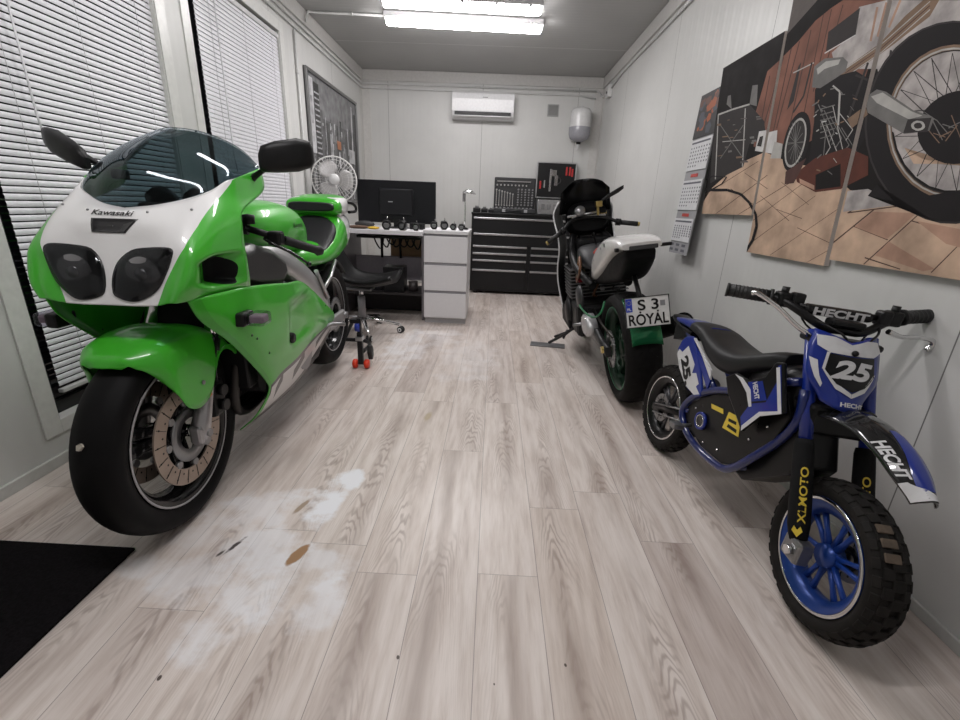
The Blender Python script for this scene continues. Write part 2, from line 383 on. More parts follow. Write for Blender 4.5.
# conduits, junction box
M_cond = mat('white plastic conduit', (.60, .60, .59), .4)
def conduit(paths, label, name='cable_conduit', r=.0095):
    m = MB()
    for p in paths: m.tube(p, r, 8)
    for p in paths:
        for a, b in zip(p, p[1:]):
            a, b = Vector(a), Vector(b); n = int((b-a).length/.55); d = (b-a).normalized()
            for k in range(n): c = a + d*(.3+.55*k); m.cyl(c-d*.008, c+d*.008, r*1.45, seg=8)
    return tag(m.build(name, M_cond), label, 'conduit')
conduit([[(.014, ROOM_B+.02, 2.352), (.014, ROOM_L-.03, 2.352), (.04, ROOM_L-.014, 2.352), (2.80, ROOM_L-.014, 2.352)]], 'upper white conduit running along the left wall and the back wall below the ceiling trim')
conduit([[(.014, ROOM_B+.02, 2.305), (.014, ROOM_L-.03, 2.305), (.04, ROOM_L-.014, 2.305), (2.60, ROOM_L-.014, 2.305), (2.80, ROOM_L-.014, 2.275)]], 'lower white conduit running along the left wall and on behind the air conditioner')
conduit([[(ROOM_W-.014, ROOM_B+.02, 2.345), (ROOM_W-.014, 5.20, 2.345), (ROOM_W-.016, 5.62, 2.30)]], 'white conduit on the right wall, running into the junction box')
conduit([[(.014, 4.128, 2.285), (.014, 4.128, .75)]], 'vertical white conduit on the left wall between the far blind and the framed city picture')
conduit([[(.034, 4.33, 2.40), (.05, 4.36, 2.482), (.10, 4.40, 2.489), (.67, 4.415, 2.489)]], 'short white conduit across the ceiling to the end of the farther lamp')
bx = MB().box((ROOM_W-.05, 5.62, 2.215), (ROOM_W, 5.75, 2.335), .006).build('junction_box', mat('grey-white box plastic', (.62, .62, .61), .4)); tag(bx, 'small square white junction box in the far right upper corner where the conduits meet', 'junction box')
MB().cyl((ROOM_W-.058, 5.66, 2.26), (ROOM_W-.05, 5.66, 2.26), .012).build('gland', mat('black rubber', (.015, .015, .015), .6), bx)
conduit([[(ROOM_W-.03, 5.75, 2.28), (ROOM_W-.03, 5.98, 2.28), (ROOM_W-.06, 6.054, 2.352), (2.80, 6.054, 2.352)]], 'short white conduit bridging the junction box and the back wall')

# ------------------------------------------------------------------ right wall: canvas prints and calendar
ART_COL = [(.012, .010, .010), (.20, .095, .07), (.085, .045, .04), (.40, .37, .36), (.12, .105, .10), (.52, .37, .27), (.085, .05, .04), (.16, .155, .15), (.40, .39, .37), (.10, .035, .025), (.016, .014, .015), (.20, .135, .095), (.55, .54, .53), (.42, .26, .19), (.04, .036, .036)]
ART = [
(1,[(2.36,1.455),(2.314,1.636),(2.245,1.657),(2.132,1.702),(2.038,1.739),(1.901,1.746),(1.818,1.716),(1.693,1.671),(1.701,1.491),(1.73,1.351),(1.924,1.305),(2.318,1.334)]),
(2,[(2.263,1.402),(2.203,1.658),(2.21,1.661),(2.271,1.404)]),
(2,[(2.155,1.386),(2.11,1.687),(2.116,1.69),(2.162,1.388)]),
(2,[(2.064,1.373),(2.049,1.706),(2.055,1.708),(2.071,1.374)]),
(2,[(1.986,1.393),(1.992,1.737),(1.997,1.74),(1.992,1.395)]),
(2,[(2.177,1.354),(2.158,1.682),(2.165,1.684),(2.184,1.355)]),
(2,[(1.957,1.481),(1.951,1.737),(1.956,1.739),(1.963,1.482)]),
(2,[(1.918,1.545),(1.893,1.73),(1.898,1.732),(1.924,1.547)]),
(2,[(2.288,1.368),(2.285,1.611),(2.292,1.614),(2.296,1.37)]),
(3,[(1.901,1.591),(1.805,1.623),(1.811,1.695),(1.693,1.671),(1.411,1.569),(1.265,1.15),(1.563,1.299),(1.661,1.481),(1.858,1.53)]),
(13,[(1.731,1.667),(1.725,1.574),(1.715,1.57),(1.721,1.663)]),
(13,[(1.641,1.653),(1.66,1.591),(1.651,1.586),(1.632,1.648)]),
(13,[(1.696,1.667),(1.699,1.579),(1.69,1.574),(1.686,1.662)]),
(4,[(2.212,1.742),(2.221,1.892),(2.015,1.815),(2.179,1.731)]),
(0,[(2.212,1.742),(2.058,1.796),(2.015,1.815),(1.887,1.767),(1.913,1.75),(2.035,1.731),(2.121,1.691),(2.244,1.653),(2.314,1.636),(2.36,1.455),(2.346,1.415),(3.0,1.413),(3.186,1.936),(2.591,1.758)]),
(14,[(2.088,1.596),(2.074,1.608),(2.073,1.473),(2.108,1.447)]),
(14,[(1.935,1.604),(1.945,1.667),(1.805,1.691),(1.797,1.614)]),
(12,[(1.938,1.598),(1.795,1.611),(1.798,1.614),(1.942,1.602)]),
(5,[(2.746,0.53),(2.828,1.041),(2.68,1.169),(2.419,1.273),(2.215,1.301),(2.002,1.238),(1.771,1.196),(1.651,1.125),(1.425,1.09),(1.231,1.111),(1.14,0.852)]),
(6,[(2.204,0.905),(1.816,1.11),(1.818,1.111),(2.207,0.907)]),
(6,[(2.025,0.871),(1.673,1.07),(1.675,1.071),(2.028,0.872)]),
(6,[(1.788,0.865),(1.669,0.931),(1.671,0.932),(1.79,0.866)]),
(6,[(2.374,1.025),(1.959,1.173),(1.962,1.175),(2.377,1.027)]),
(6,[(2.307,0.963),(1.91,1.154),(1.913,1.155),(2.311,0.964)]),
(6,[(2.619,1.02),(2.159,1.202),(2.163,1.204),(2.624,1.022)]),
(6,[(2.772,1.13),(2.254,1.266),(2.257,1.268),(2.777,1.132)]),
(6,[(2.186,1.118),(1.943,1.016),(1.941,1.018),(2.184,1.119)]),
(6,[(2.05,1.169),(1.845,1.078),(1.843,1.079),(2.048,1.17)]),
(6,[(2.043,1.06),(1.867,1.027),(1.866,1.029),(2.043,1.062)]),
(6,[(1.883,0.992),(1.675,0.946),(1.675,0.948),(1.882,0.994)]),
(6,[(2.469,1.156),(2.229,1.079),(2.227,1.081),(2.466,1.158)]),
(6,[(2.361,1.225),(2.142,1.145),(2.14,1.147),(2.358,1.226)]),
(6,[(1.509,0.894),(1.365,1.051),(1.368,1.053),(1.513,0.896)]),
(6,[(1.274,0.9),(1.211,0.999),(1.213,1.0),(1.277,0.902)]),
(6,[(1.677,0.941),(1.526,1.062),(1.53,1.065),(1.682,0.944)]),
(6,[(1.596,1.009),(1.446,0.975),(1.445,0.978),(1.595,1.013)]),
(6,[(1.635,1.05),(1.442,1.072),(1.443,1.075),(1.637,1.054)]),
(6,[(1.382,1.032),(1.212,0.998),(1.212,1.001),(1.382,1.035)]),
(6,[(1.514,0.914),(1.373,0.896),(1.373,0.899),(1.513,0.918)]),
(6,[(1.503,1.125),(1.637,1.053),(1.634,1.05),(1.5,1.122)]),
(13,[(1.59,1.009),(1.53,1.057),(1.375,1.055),(1.413,1.013),(1.45,0.978)]),
(13,[(1.368,1.034),(1.224,1.016),(1.208,0.971),(1.26,0.979)]),
(13,[(1.476,0.927),(1.44,0.972),(1.269,0.912),(1.3,0.901)]),
(3,[(1.658,1.055),(1.66,1.122),(1.573,1.126),(1.444,1.077)]),
(14,[(2.769,1.494),(2.716,1.545),(2.422,1.528),(2.268,1.433),(2.226,1.361),(2.36,1.351),(2.381,1.254),(2.535,1.226),(2.713,1.194)]),
(8,[(2.732,1.534),(2.576,1.532),(2.585,1.54),(2.742,1.543)]),
(8,[(2.577,1.532),(2.419,1.524),(2.425,1.532),(2.584,1.54)]),
(8,[(2.743,1.54),(2.661,1.213),(2.649,1.212),(2.731,1.538)]),
(8,[(2.46,1.518),(2.394,1.255),(2.384,1.254),(2.45,1.516)]),
(8,[(2.639,1.393),(2.404,1.373),(2.406,1.377),(2.641,1.397)]),
(7,[(2.658,1.573),(2.658,1.611),(2.627,1.609),(2.594,1.539)]),
(7,[(2.422,1.528),(2.424,1.606),(2.376,1.598),(2.354,1.507)]),
(7,[(2.63,1.313),(2.445,1.443),(2.451,1.446),(2.638,1.315)]),
(7,[(2.697,1.482),(2.397,1.291),(2.392,1.293),(2.69,1.483)]),
(12,[(2.3,1.315),(2.294,1.395),(2.234,1.391),(2.221,1.301)]),
(12,[(2.221,1.301),(2.223,1.38),(2.15,1.379),(2.128,1.283)]),
(8,[(2.163,1.27),(2.155,1.335),(2.091,1.319),(2.085,1.263)]),
(14,[(2.29,1.334),(2.279,1.371),(2.252,1.371),(2.253,1.327)]),
(11,[(1.837,1.505),(1.801,1.523),(1.678,1.553),(1.603,1.6),(1.551,1.62),(1.496,1.6),(1.513,1.569),(1.571,1.55),(1.635,1.529),(1.743,1.502),(1.818,1.479)]),
(8,[(1.808,1.517),(1.667,1.549),(1.669,1.551),(1.811,1.52)]),
(8,[(1.666,1.549),(1.581,1.583),(1.584,1.586),(1.669,1.551)]),
(8,[(1.581,1.583),(1.525,1.607),(1.527,1.609),(1.584,1.586)]),
(2,[(1.804,1.504),(1.662,1.537),(1.665,1.539),(1.807,1.506)]),
(2,[(1.662,1.537),(1.577,1.572),(1.58,1.574),(1.665,1.539)]),
(2,[(1.577,1.572),(1.521,1.596),(1.524,1.598),(1.58,1.574)]),
(8,[(1.799,1.49),(1.658,1.525),(1.661,1.527),(1.802,1.493)]),
(8,[(1.658,1.525),(1.573,1.561),(1.576,1.563),(1.661,1.527)]),
(8,[(1.573,1.561),(1.517,1.585),(1.52,1.588),(1.576,1.563)]),
(10,[(1.952,1.487),(1.909,1.511),(1.756,1.499),(1.649,1.438),(1.623,1.317),(1.664,1.237),(1.709,1.148),(1.809,1.131),(1.901,1.157),(1.901,1.26),(1.918,1.377)]),
(7,[(1.917,1.431),(1.844,1.351),(1.84,1.351),(1.912,1.431)]),
(7,[(1.845,1.351),(1.817,1.21),(1.812,1.21),(1.84,1.35)]),
(8,[(1.881,1.374),(1.798,1.273),(1.794,1.273),(1.877,1.374)]),
(8,[(1.798,1.274),(1.814,1.251),(1.809,1.249),(1.794,1.272)]),
(7,[(1.876,1.404),(1.797,1.322),(1.793,1.323),(1.872,1.405)]),
(7,[(1.797,1.323),(1.81,1.29),(1.806,1.288),(1.792,1.321)]),
(8,[(1.842,1.349),(1.752,1.246),(1.748,1.247),(1.838,1.349)]),
(8,[(1.752,1.248),(1.772,1.231),(1.768,1.229),(1.748,1.245)]),
(7,[(1.837,1.379),(1.751,1.295),(1.747,1.296),(1.833,1.379)]),
(7,[(1.751,1.296),(1.77,1.269),(1.765,1.267),(1.747,1.294)]),
(8,[(1.833,1.409),(1.708,1.221),(1.704,1.221),(1.829,1.409)]),
(8,[(1.707,1.223),(1.733,1.212),(1.729,1.209),(1.704,1.22)]),
(7,[(1.8,1.354),(1.707,1.269),(1.704,1.27),(1.796,1.355)]),
(7,[(1.707,1.27),(1.731,1.25),(1.727,1.247),(1.703,1.268)]),
(8,[(1.795,1.383),(1.706,1.315),(1.704,1.317),(1.792,1.384)]),
(8,[(1.707,1.317),(1.728,1.287),(1.724,1.285),(1.703,1.315)]),
(7,[(1.763,1.33),(1.665,1.244),(1.662,1.245),(1.76,1.331)]),
(7,[(1.665,1.245),(1.693,1.23),(1.689,1.228),(1.662,1.243)]),
(7,[(1.895,1.41),(1.82,1.409),(1.823,1.413),(1.898,1.413)]),
(7,[(1.888,1.389),(1.814,1.39),(1.816,1.393),(1.891,1.393)]),
(7,[(1.881,1.369),(1.807,1.37),(1.809,1.374),(1.884,1.373)]),
(7,[(1.874,1.349),(1.8,1.351),(1.802,1.354),(1.876,1.352)]),
(7,[(1.867,1.328),(1.793,1.331),(1.796,1.335),(1.869,1.332)]),
(7,[(1.859,1.308),(1.786,1.312),(1.789,1.315),(1.862,1.311)]),
(8,[(1.858,1.477),(1.814,1.448),(1.809,1.452),(1.853,1.48)]),
(8,[(1.816,1.451),(1.786,1.342),(1.776,1.34),(1.806,1.449)]),
(14,[(1.713,1.512),(1.746,1.35),(1.735,1.346),(1.703,1.508)]),
(14,[(1.628,1.522),(1.615,1.42),(1.607,1.417),(1.619,1.519)]),
(14,[(1.753,1.483),(1.65,1.436),(1.649,1.441),(1.751,1.489)]),
(7,[(1.973,1.499),(1.985,1.57),(1.933,1.582),(1.835,1.56),(1.804,1.537),(1.805,1.51),(1.847,1.5),(1.923,1.485)]),
(8,[(1.968,1.558),(1.923,1.57),(1.845,1.556),(1.851,1.542),(1.921,1.546),(1.954,1.536)]),
(8,[(2.112,1.578),(1.989,1.582),(1.994,1.586),(2.116,1.583)]),
(14,[(2.009,1.59),(2.019,1.481),(2.009,1.477),(1.999,1.586)]),
(14,[(2.019,1.481),(2.066,1.432),(2.056,1.427),(2.009,1.476)]),
(10,[(1.92,1.295),(1.924,1.273),(1.931,1.252),(1.942,1.234),(1.955,1.219),(1.972,1.21),(1.99,1.205),(2.009,1.206),(2.028,1.213),(2.046,1.225),(2.061,1.242),(2.074,1.263),(2.082,1.287),(2.087,1.312),(2.086,1.338),(2.081,1.362),(2.073,1.383),(2.06,1.401),(2.045,1.413),(2.028,1.421),(2.009,1.423),(1.991,1.42),(1.974,1.412),(1.958,1.4),(1.944,1.383),(1.933,1.364),(1.925,1.342),(1.921,1.319)]),
(8,[(1.944,1.297),(1.946,1.278),(1.952,1.261),(1.961,1.246),(1.972,1.234),(1.984,1.226),(1.998,1.222),(2.013,1.223),(2.027,1.228),(2.04,1.238),(2.052,1.252),(2.061,1.269),(2.068,1.288),(2.071,1.309),(2.07,1.329),(2.067,1.349),(2.06,1.367),(2.05,1.381),(2.039,1.392),(2.026,1.399),(2.012,1.402),(1.998,1.4),(1.984,1.393),(1.972,1.383),(1.961,1.37),(1.953,1.354),(1.947,1.336),(1.944,1.317)]),
(14,[(1.953,1.3),(1.956,1.283),(1.961,1.267),(1.968,1.253),(1.977,1.242),(1.988,1.235),(2.0,1.231),(2.012,1.232),(2.024,1.236),(2.035,1.245),(2.045,1.257),(2.052,1.272),(2.058,1.29),(2.06,1.308),(2.06,1.327),(2.057,1.344),(2.051,1.36),(2.043,1.374),(2.033,1.384),(2.022,1.39),(2.01,1.393),(1.998,1.391),(1.987,1.386),(1.977,1.377),(1.968,1.365),(1.961,1.351),(1.956,1.335),(1.953,1.317)]),
(7,[(1.954,1.308),(2.059,1.32),(2.059,1.318),(1.954,1.306)]),
(7,[(1.946,1.277),(2.065,1.351),(2.067,1.35),(1.948,1.276)]),
(7,[(1.947,1.252),(2.063,1.376),(2.066,1.376),(1.95,1.252)]),
(7,[(1.956,1.235),(2.052,1.392),(2.055,1.392),(1.959,1.235)]),
(7,[(1.972,1.23),(2.035,1.396),(2.038,1.396),(1.976,1.23)]),
(7,[(1.994,1.236),(2.013,1.388),(2.016,1.388),(1.997,1.237)]),
(7,[(2.017,1.254),(1.99,1.369),(1.994,1.37),(2.02,1.255)]),
(7,[(2.039,1.281),(1.97,1.342),(1.973,1.344),(2.042,1.282)]),
(7,[(2.056,1.312),(1.956,1.311),(1.957,1.313),(2.057,1.314)]),
(9,[(1.968,1.195),(1.864,1.244),(1.709,1.262),(1.607,1.224),(1.588,1.168),(1.695,1.13),(1.821,1.123),(1.943,1.164)]),
(0,[(1.842,1.184),(1.724,1.213),(1.698,1.138),(1.824,1.131)]),
(13,[(1.933,1.177),(1.836,1.147),(1.83,1.131),(1.924,1.159)]),
(2,[(2.022,1.159),(2.032,1.208),(1.918,1.249),(1.94,1.198),(1.963,1.161)]),
(14,[(1.121,1.221),(1.116,1.186),(1.176,1.211),(1.179,1.237)]),
(14,[(1.116,1.186),(1.116,1.153),(1.177,1.187),(1.176,1.211)]),
(14,[(1.116,1.153),(1.123,1.122),(1.182,1.165),(1.177,1.187)]),
(14,[(1.123,1.122),(1.136,1.094),(1.192,1.145),(1.182,1.165)]),
(14,[(1.136,1.094),(1.155,1.07),(1.207,1.129),(1.192,1.145)]),
(14,[(1.155,1.07),(1.18,1.051),(1.226,1.117),(1.207,1.129)]),
(14,[(1.18,1.051),(1.212,1.037),(1.25,1.108),(1.226,1.117)]),
(14,[(1.212,1.037),(1.25,1.03),(1.277,1.105),(1.25,1.108)]),
(14,[(1.25,1.03),(1.293,1.03),(1.308,1.107),(1.277,1.105)]),
(14,[(1.293,1.03),(1.341,1.039),(1.341,1.115),(1.308,1.107)]),
(14,[(1.341,1.039),(1.392,1.056),(1.376,1.128),(1.341,1.115)]),
(14,[(1.392,1.056),(1.445,1.081),(1.411,1.147),(1.376,1.128)]),
(14,[(1.445,1.081),(1.498,1.116),(1.446,1.171),(1.411,1.147)]),
(14,[(1.498,1.116),(1.548,1.159),(1.478,1.2),(1.446,1.171)]),
(14,[(1.548,1.159),(1.592,1.208),(1.506,1.233),(1.478,1.2)]),
(14,[(1.592,1.208),(1.628,1.261),(1.529,1.268),(1.506,1.233)]),
(14,[(1.628,1.261),(1.654,1.315),(1.545,1.303),(1.529,1.268)]),
(14,[(1.654,1.315),(1.668,1.369),(1.555,1.338),(1.545,1.303)]),
(14,[(1.668,1.369),(1.67,1.419),(1.557,1.371),(1.555,1.338)]),
(14,[(1.67,1.419),(1.66,1.462),(1.551,1.4),(1.557,1.371)]),
(14,[(1.66,1.462),(1.638,1.497),(1.539,1.424),(1.551,1.4)]),
(14,[(1.638,1.497),(1.608,1.523),(1.52,1.443),(1.539,1.424)]),
(14,[(1.608,1.523),(1.57,1.539),(1.496,1.455),(1.52,1.443)]),
(14,[(1.57,1.539),(1.527,1.545),(1.468,1.462),(1.496,1.455)]),
(14,[(1.527,1.545),(1.481,1.543),(1.438,1.462),(1.468,1.462)]),
(14,[(1.481,1.543),(1.434,1.533),(1.406,1.457),(1.438,1.462)]),
(14,[(1.434,1.533),(1.387,1.516),(1.373,1.447),(1.406,1.457)]),
(14,[(1.387,1.516),(1.342,1.494),(1.342,1.433),(1.373,1.447)]),
(14,[(1.342,1.494),(1.299,1.467),(1.311,1.414),(1.342,1.433)]),
(14,[(1.299,1.467),(1.26,1.436),(1.283,1.393),(1.311,1.414)]),
(14,[(1.26,1.436),(1.225,1.403),(1.257,1.37),(1.283,1.393)]),
(14,[(1.225,1.403),(1.194,1.368),(1.234,1.344),(1.257,1.37)]),
(14,[(1.194,1.368),(1.168,1.331),(1.214,1.318),(1.234,1.344)]),
(14,[(1.168,1.331),(1.147,1.294),(1.198,1.291),(1.214,1.318)]),
(14,[(1.147,1.294),(1.131,1.257),(1.187,1.263),(1.198,1.291)]),
(14,[(1.131,1.257),(1.121,1.221),(1.179,1.237),(1.187,1.263)]),
(10,[(1.125,1.222),(1.12,1.188),(1.167,1.207),(1.17,1.234)]),
(10,[(1.12,1.188),(1.121,1.155),(1.168,1.182),(1.167,1.207)]),
(10,[(1.121,1.155),(1.127,1.125),(1.173,1.158),(1.168,1.182)]),
(10,[(1.127,1.125),(1.14,1.097),(1.184,1.138),(1.173,1.158)]),
(10,[(1.14,1.097),(1.159,1.074),(1.199,1.12),(1.184,1.138)]),
(10,[(1.159,1.074),(1.184,1.055),(1.22,1.107),(1.199,1.12)]),
(10,[(1.184,1.055),(1.215,1.042),(1.244,1.098),(1.22,1.107)]),
(10,[(1.215,1.042),(1.252,1.035),(1.273,1.094),(1.244,1.098)]),
(10,[(1.252,1.035),(1.294,1.035),(1.306,1.096),(1.273,1.094)]),
(10,[(1.294,1.035),(1.341,1.044),(1.341,1.103),(1.306,1.096)]),
(10,[(1.341,1.044),(1.391,1.06),(1.378,1.117),(1.341,1.103)]),
(10,[(1.391,1.06),(1.443,1.086),(1.416,1.137),(1.378,1.117)]),
(10,[(1.443,1.086),(1.494,1.12),(1.453,1.163),(1.416,1.137)]),
(10,[(1.494,1.12),(1.542,1.161),(1.487,1.194),(1.453,1.163)]),
(10,[(1.542,1.161),(1.585,1.209),(1.517,1.229),(1.487,1.194)]),
(10,[(1.585,1.209),(1.62,1.261),(1.542,1.266),(1.517,1.229)]),
(10,[(1.62,1.261),(1.645,1.314),(1.56,1.305),(1.542,1.266)]),
(10,[(1.645,1.314),(1.659,1.367),(1.57,1.342),(1.56,1.305)]),
(10,[(1.659,1.367),(1.661,1.415),(1.572,1.378),(1.57,1.342)]),
(10,[(1.661,1.415),(1.651,1.457),(1.566,1.409),(1.572,1.378)]),
(10,[(1.651,1.457),(1.631,1.491),(1.552,1.434),(1.566,1.409)]),
(10,[(1.631,1.491),(1.601,1.517),(1.532,1.454),(1.552,1.434)]),
(10,[(1.601,1.517),(1.564,1.533),(1.506,1.467),(1.532,1.454)]),
(10,[(1.564,1.533),(1.523,1.54),(1.477,1.474),(1.506,1.467)]),
(10,[(1.523,1.54),(1.478,1.538),(1.444,1.474),(1.477,1.474)]),
(10,[(1.478,1.538),(1.432,1.528),(1.41,1.469),(1.444,1.474)]),
(10,[(1.432,1.528),(1.386,1.512),(1.376,1.458),(1.41,1.469)]),
(10,[(1.386,1.512),(1.342,1.49),(1.342,1.442),(1.376,1.458)]),
(10,[(1.342,1.49),(1.3,1.464),(1.309,1.423),(1.342,1.442)]),
(10,[(1.3,1.464),(1.262,1.434),(1.279,1.4),(1.309,1.423)]),
(10,[(1.262,1.434),(1.227,1.401),(1.252,1.375),(1.279,1.4)]),
(10,[(1.227,1.401),(1.197,1.366),(1.228,1.348),(1.252,1.375)]),
(10,[(1.197,1.366),(1.172,1.33),(1.207,1.32),(1.228,1.348)]),
(10,[(1.172,1.33),(1.151,1.294),(1.191,1.291),(1.207,1.32)]),
(10,[(1.151,1.294),(1.135,1.258),(1.178,1.263),(1.191,1.291)]),
(10,[(1.135,1.258),(1.125,1.222),(1.17,1.234),(1.178,1.263)]),
(11,[(1.168,1.234),(1.164,1.206),(1.175,1.211),(1.178,1.237)]),
(11,[(1.164,1.206),(1.165,1.18),(1.176,1.186),(1.175,1.211)]),
(11,[(1.165,1.18),(1.171,1.156),(1.181,1.164),(1.176,1.186)]),
(11,[(1.171,1.156),(1.181,1.134),(1.192,1.144),(1.181,1.164)]),
(11,[(1.181,1.134),(1.197,1.116),(1.206,1.127),(1.192,1.144)]),
(11,[(1.197,1.116),(1.217,1.102),(1.226,1.114),(1.206,1.127)]),
(11,[(1.217,1.102),(1.242,1.093),(1.249,1.106),(1.226,1.114)]),
(11,[(1.242,1.093),(1.272,1.089),(1.277,1.102),(1.249,1.106)]),
(11,[(1.272,1.089),(1.305,1.091),(1.307,1.104),(1.277,1.102)]),
(11,[(1.305,1.091),(1.341,1.098),(1.341,1.112),(1.307,1.104)]),
(11,[(1.341,1.098),(1.378,1.113),(1.376,1.125),(1.341,1.112)]),
(11,[(1.378,1.113),(1.417,1.133),(1.411,1.144),(1.376,1.125)]),
(11,[(1.417,1.133),(1.454,1.159),(1.446,1.169),(1.411,1.144)]),
(11,[(1.454,1.159),(1.49,1.191),(1.478,1.198),(1.446,1.169)]),
(11,[(1.49,1.191),(1.521,1.227),(1.506,1.231),(1.478,1.198)]),
(11,[(1.521,1.227),(1.546,1.265),(1.529,1.267),(1.506,1.231)]),
(11,[(1.546,1.265),(1.564,1.305),(1.546,1.303),(1.529,1.267)]),
(11,[(1.564,1.305),(1.575,1.344),(1.556,1.339),(1.546,1.303)]),
(11,[(1.575,1.344),(1.577,1.38),(1.558,1.372),(1.556,1.339)]),
(11,[(1.577,1.38),(1.57,1.412),(1.552,1.401),(1.558,1.372)]),
(11,[(1.57,1.412),(1.557,1.438),(1.54,1.426),(1.552,1.401)]),
(11,[(1.557,1.438),(1.536,1.459),(1.521,1.445),(1.54,1.426)]),
(11,[(1.536,1.459),(1.51,1.472),(1.497,1.458),(1.521,1.445)]),
(11,[(1.51,1.472),(1.479,1.479),(1.469,1.464),(1.497,1.458)]),
(11,[(1.479,1.479),(1.446,1.479),(1.439,1.465),(1.469,1.464)]),
(11,[(1.446,1.479),(1.411,1.473),(1.407,1.46),(1.439,1.465)]),
(11,[(1.411,1.473),(1.376,1.462),(1.374,1.45),(1.407,1.46)]),
(11,[(1.376,1.462),(1.342,1.446),(1.342,1.435),(1.374,1.45)]),
(11,[(1.342,1.446),(1.309,1.426),(1.311,1.417),(1.342,1.435)]),
(11,[(1.309,1.426),(1.279,1.403),(1.283,1.395),(1.311,1.417)]),
(11,[(1.279,1.403),(1.251,1.377),(1.257,1.371),(1.283,1.395)]),
(11,[(1.251,1.377),(1.226,1.35),(1.234,1.346),(1.257,1.371)]),
(11,[(1.226,1.35),(1.206,1.321),(1.214,1.319),(1.234,1.346)]),
(11,[(1.206,1.321),(1.189,1.292),(1.198,1.291),(1.214,1.319)]),
(11,[(1.189,1.292),(1.176,1.263),(1.186,1.264),(1.198,1.291)]),
(11,[(1.176,1.263),(1.168,1.234),(1.178,1.237),(1.186,1.264)]),
(8,[(1.172,1.235),(1.169,1.208),(1.172,1.21),(1.176,1.236)]),
(8,[(1.169,1.208),(1.17,1.183),(1.173,1.185),(1.172,1.21)]),
(8,[(1.17,1.183),(1.175,1.16),(1.179,1.162),(1.173,1.185)]),
(8,[(1.175,1.16),(1.186,1.139),(1.189,1.142),(1.179,1.162)]),
(8,[(1.186,1.139),(1.201,1.122),(1.204,1.126),(1.189,1.142)]),
(8,[(1.201,1.122),(1.221,1.109),(1.224,1.113),(1.204,1.126)]),
(8,[(1.221,1.109),(1.246,1.1),(1.248,1.104),(1.224,1.113)]),
(8,[(1.246,1.1),(1.274,1.096),(1.276,1.101),(1.248,1.104)]),
(8,[(1.274,1.096),(1.306,1.098),(1.307,1.103),(1.276,1.101)]),
(8,[(1.306,1.098),(1.341,1.106),(1.341,1.11),(1.307,1.103)]),
(8,[(1.341,1.106),(1.378,1.12),(1.377,1.124),(1.341,1.11)]),
(8,[(1.378,1.12),(1.415,1.139),(1.413,1.143),(1.377,1.124)]),
(8,[(1.415,1.139),(1.451,1.165),(1.448,1.168),(1.413,1.143)]),
(8,[(1.451,1.165),(1.485,1.195),(1.481,1.198),(1.448,1.168)]),
(8,[(1.485,1.195),(1.515,1.23),(1.51,1.231),(1.481,1.198)]),
(8,[(1.515,1.23),(1.539,1.267),(1.533,1.267),(1.51,1.231)]),
(8,[(1.539,1.267),(1.557,1.304),(1.55,1.304),(1.533,1.267)]),
(8,[(1.557,1.304),(1.567,1.341),(1.56,1.34),(1.55,1.304)]),
(8,[(1.567,1.341),(1.569,1.376),(1.562,1.373),(1.56,1.34)]),
(8,[(1.569,1.376),(1.563,1.407),(1.556,1.403),(1.562,1.373)]),
(8,[(1.563,1.407),(1.549,1.432),(1.543,1.428),(1.556,1.403)]),
(8,[(1.549,1.432),(1.529,1.452),(1.524,1.447),(1.543,1.428)]),
(8,[(1.529,1.452),(1.504,1.465),(1.5,1.46),(1.524,1.447)]),
(8,[(1.504,1.465),(1.475,1.471),(1.471,1.466),(1.5,1.46)]),
(8,[(1.475,1.471),(1.443,1.472),(1.44,1.467),(1.471,1.466)]),
(8,[(1.443,1.472),(1.409,1.466),(1.407,1.461),(1.44,1.467)]),
(8,[(1.409,1.466),(1.375,1.455),(1.374,1.451),(1.407,1.461)]),
(8,[(1.375,1.455),(1.342,1.44),(1.342,1.436),(1.374,1.451)]),
(8,[(1.342,1.44),(1.31,1.421),(1.311,1.418),(1.342,1.436)]),
(8,[(1.31,1.421),(1.28,1.398),(1.282,1.396),(1.311,1.418)]),
(8,[(1.28,1.398),(1.253,1.374),(1.255,1.372),(1.282,1.396)]),
(8,[(1.253,1.374),(1.229,1.347),(1.232,1.346),(1.255,1.372)]),
(8,[(1.229,1.347),(1.209,1.319),(1.212,1.319),(1.232,1.346)]),
(8,[(1.209,1.319),(1.193,1.291),(1.196,1.291),(1.212,1.319)]),
(8,[(1.193,1.291),(1.18,1.263),(1.184,1.263),(1.196,1.291)]),
(8,[(1.18,1.263),(1.172,1.235),(1.176,1.236),(1.184,1.263)]),
(3,[(1.341,1.281),(1.183,1.238),(1.18,1.201)]),
(3,[(1.341,1.281),(1.18,1.201),(1.187,1.168)]),
(3,[(1.341,1.281),(1.187,1.168),(1.203,1.141)]),
(3,[(1.341,1.281),(1.203,1.141),(1.23,1.122)]),
(3,[(1.341,1.281),(1.23,1.122),(1.266,1.112)]),
(3,[(1.341,1.281),(1.266,1.112),(1.309,1.113)]),
(3,[(1.341,1.281),(1.309,1.113),(1.358,1.126)]),
(3,[(1.341,1.281),(1.358,1.126),(1.409,1.152)]),
(3,[(1.341,1.281),(1.409,1.152),(1.458,1.189)]),
(3,[(1.341,1.281),(1.458,1.189),(1.5,1.235)]),
(3,[(1.341,1.281),(1.5,1.235),(1.531,1.285)]),
(3,[(1.341,1.281),(1.531,1.285),(1.547,1.336)]),
(3,[(1.341,1.281),(1.547,1.336),(1.547,1.382)]),
(3,[(1.341,1.281),(1.547,1.382),(1.532,1.419)]),
(3,[(1.341,1.281),(1.532,1.419),(1.503,1.444)]),
(3,[(1.341,1.281),(1.503,1.444),(1.464,1.455)]),
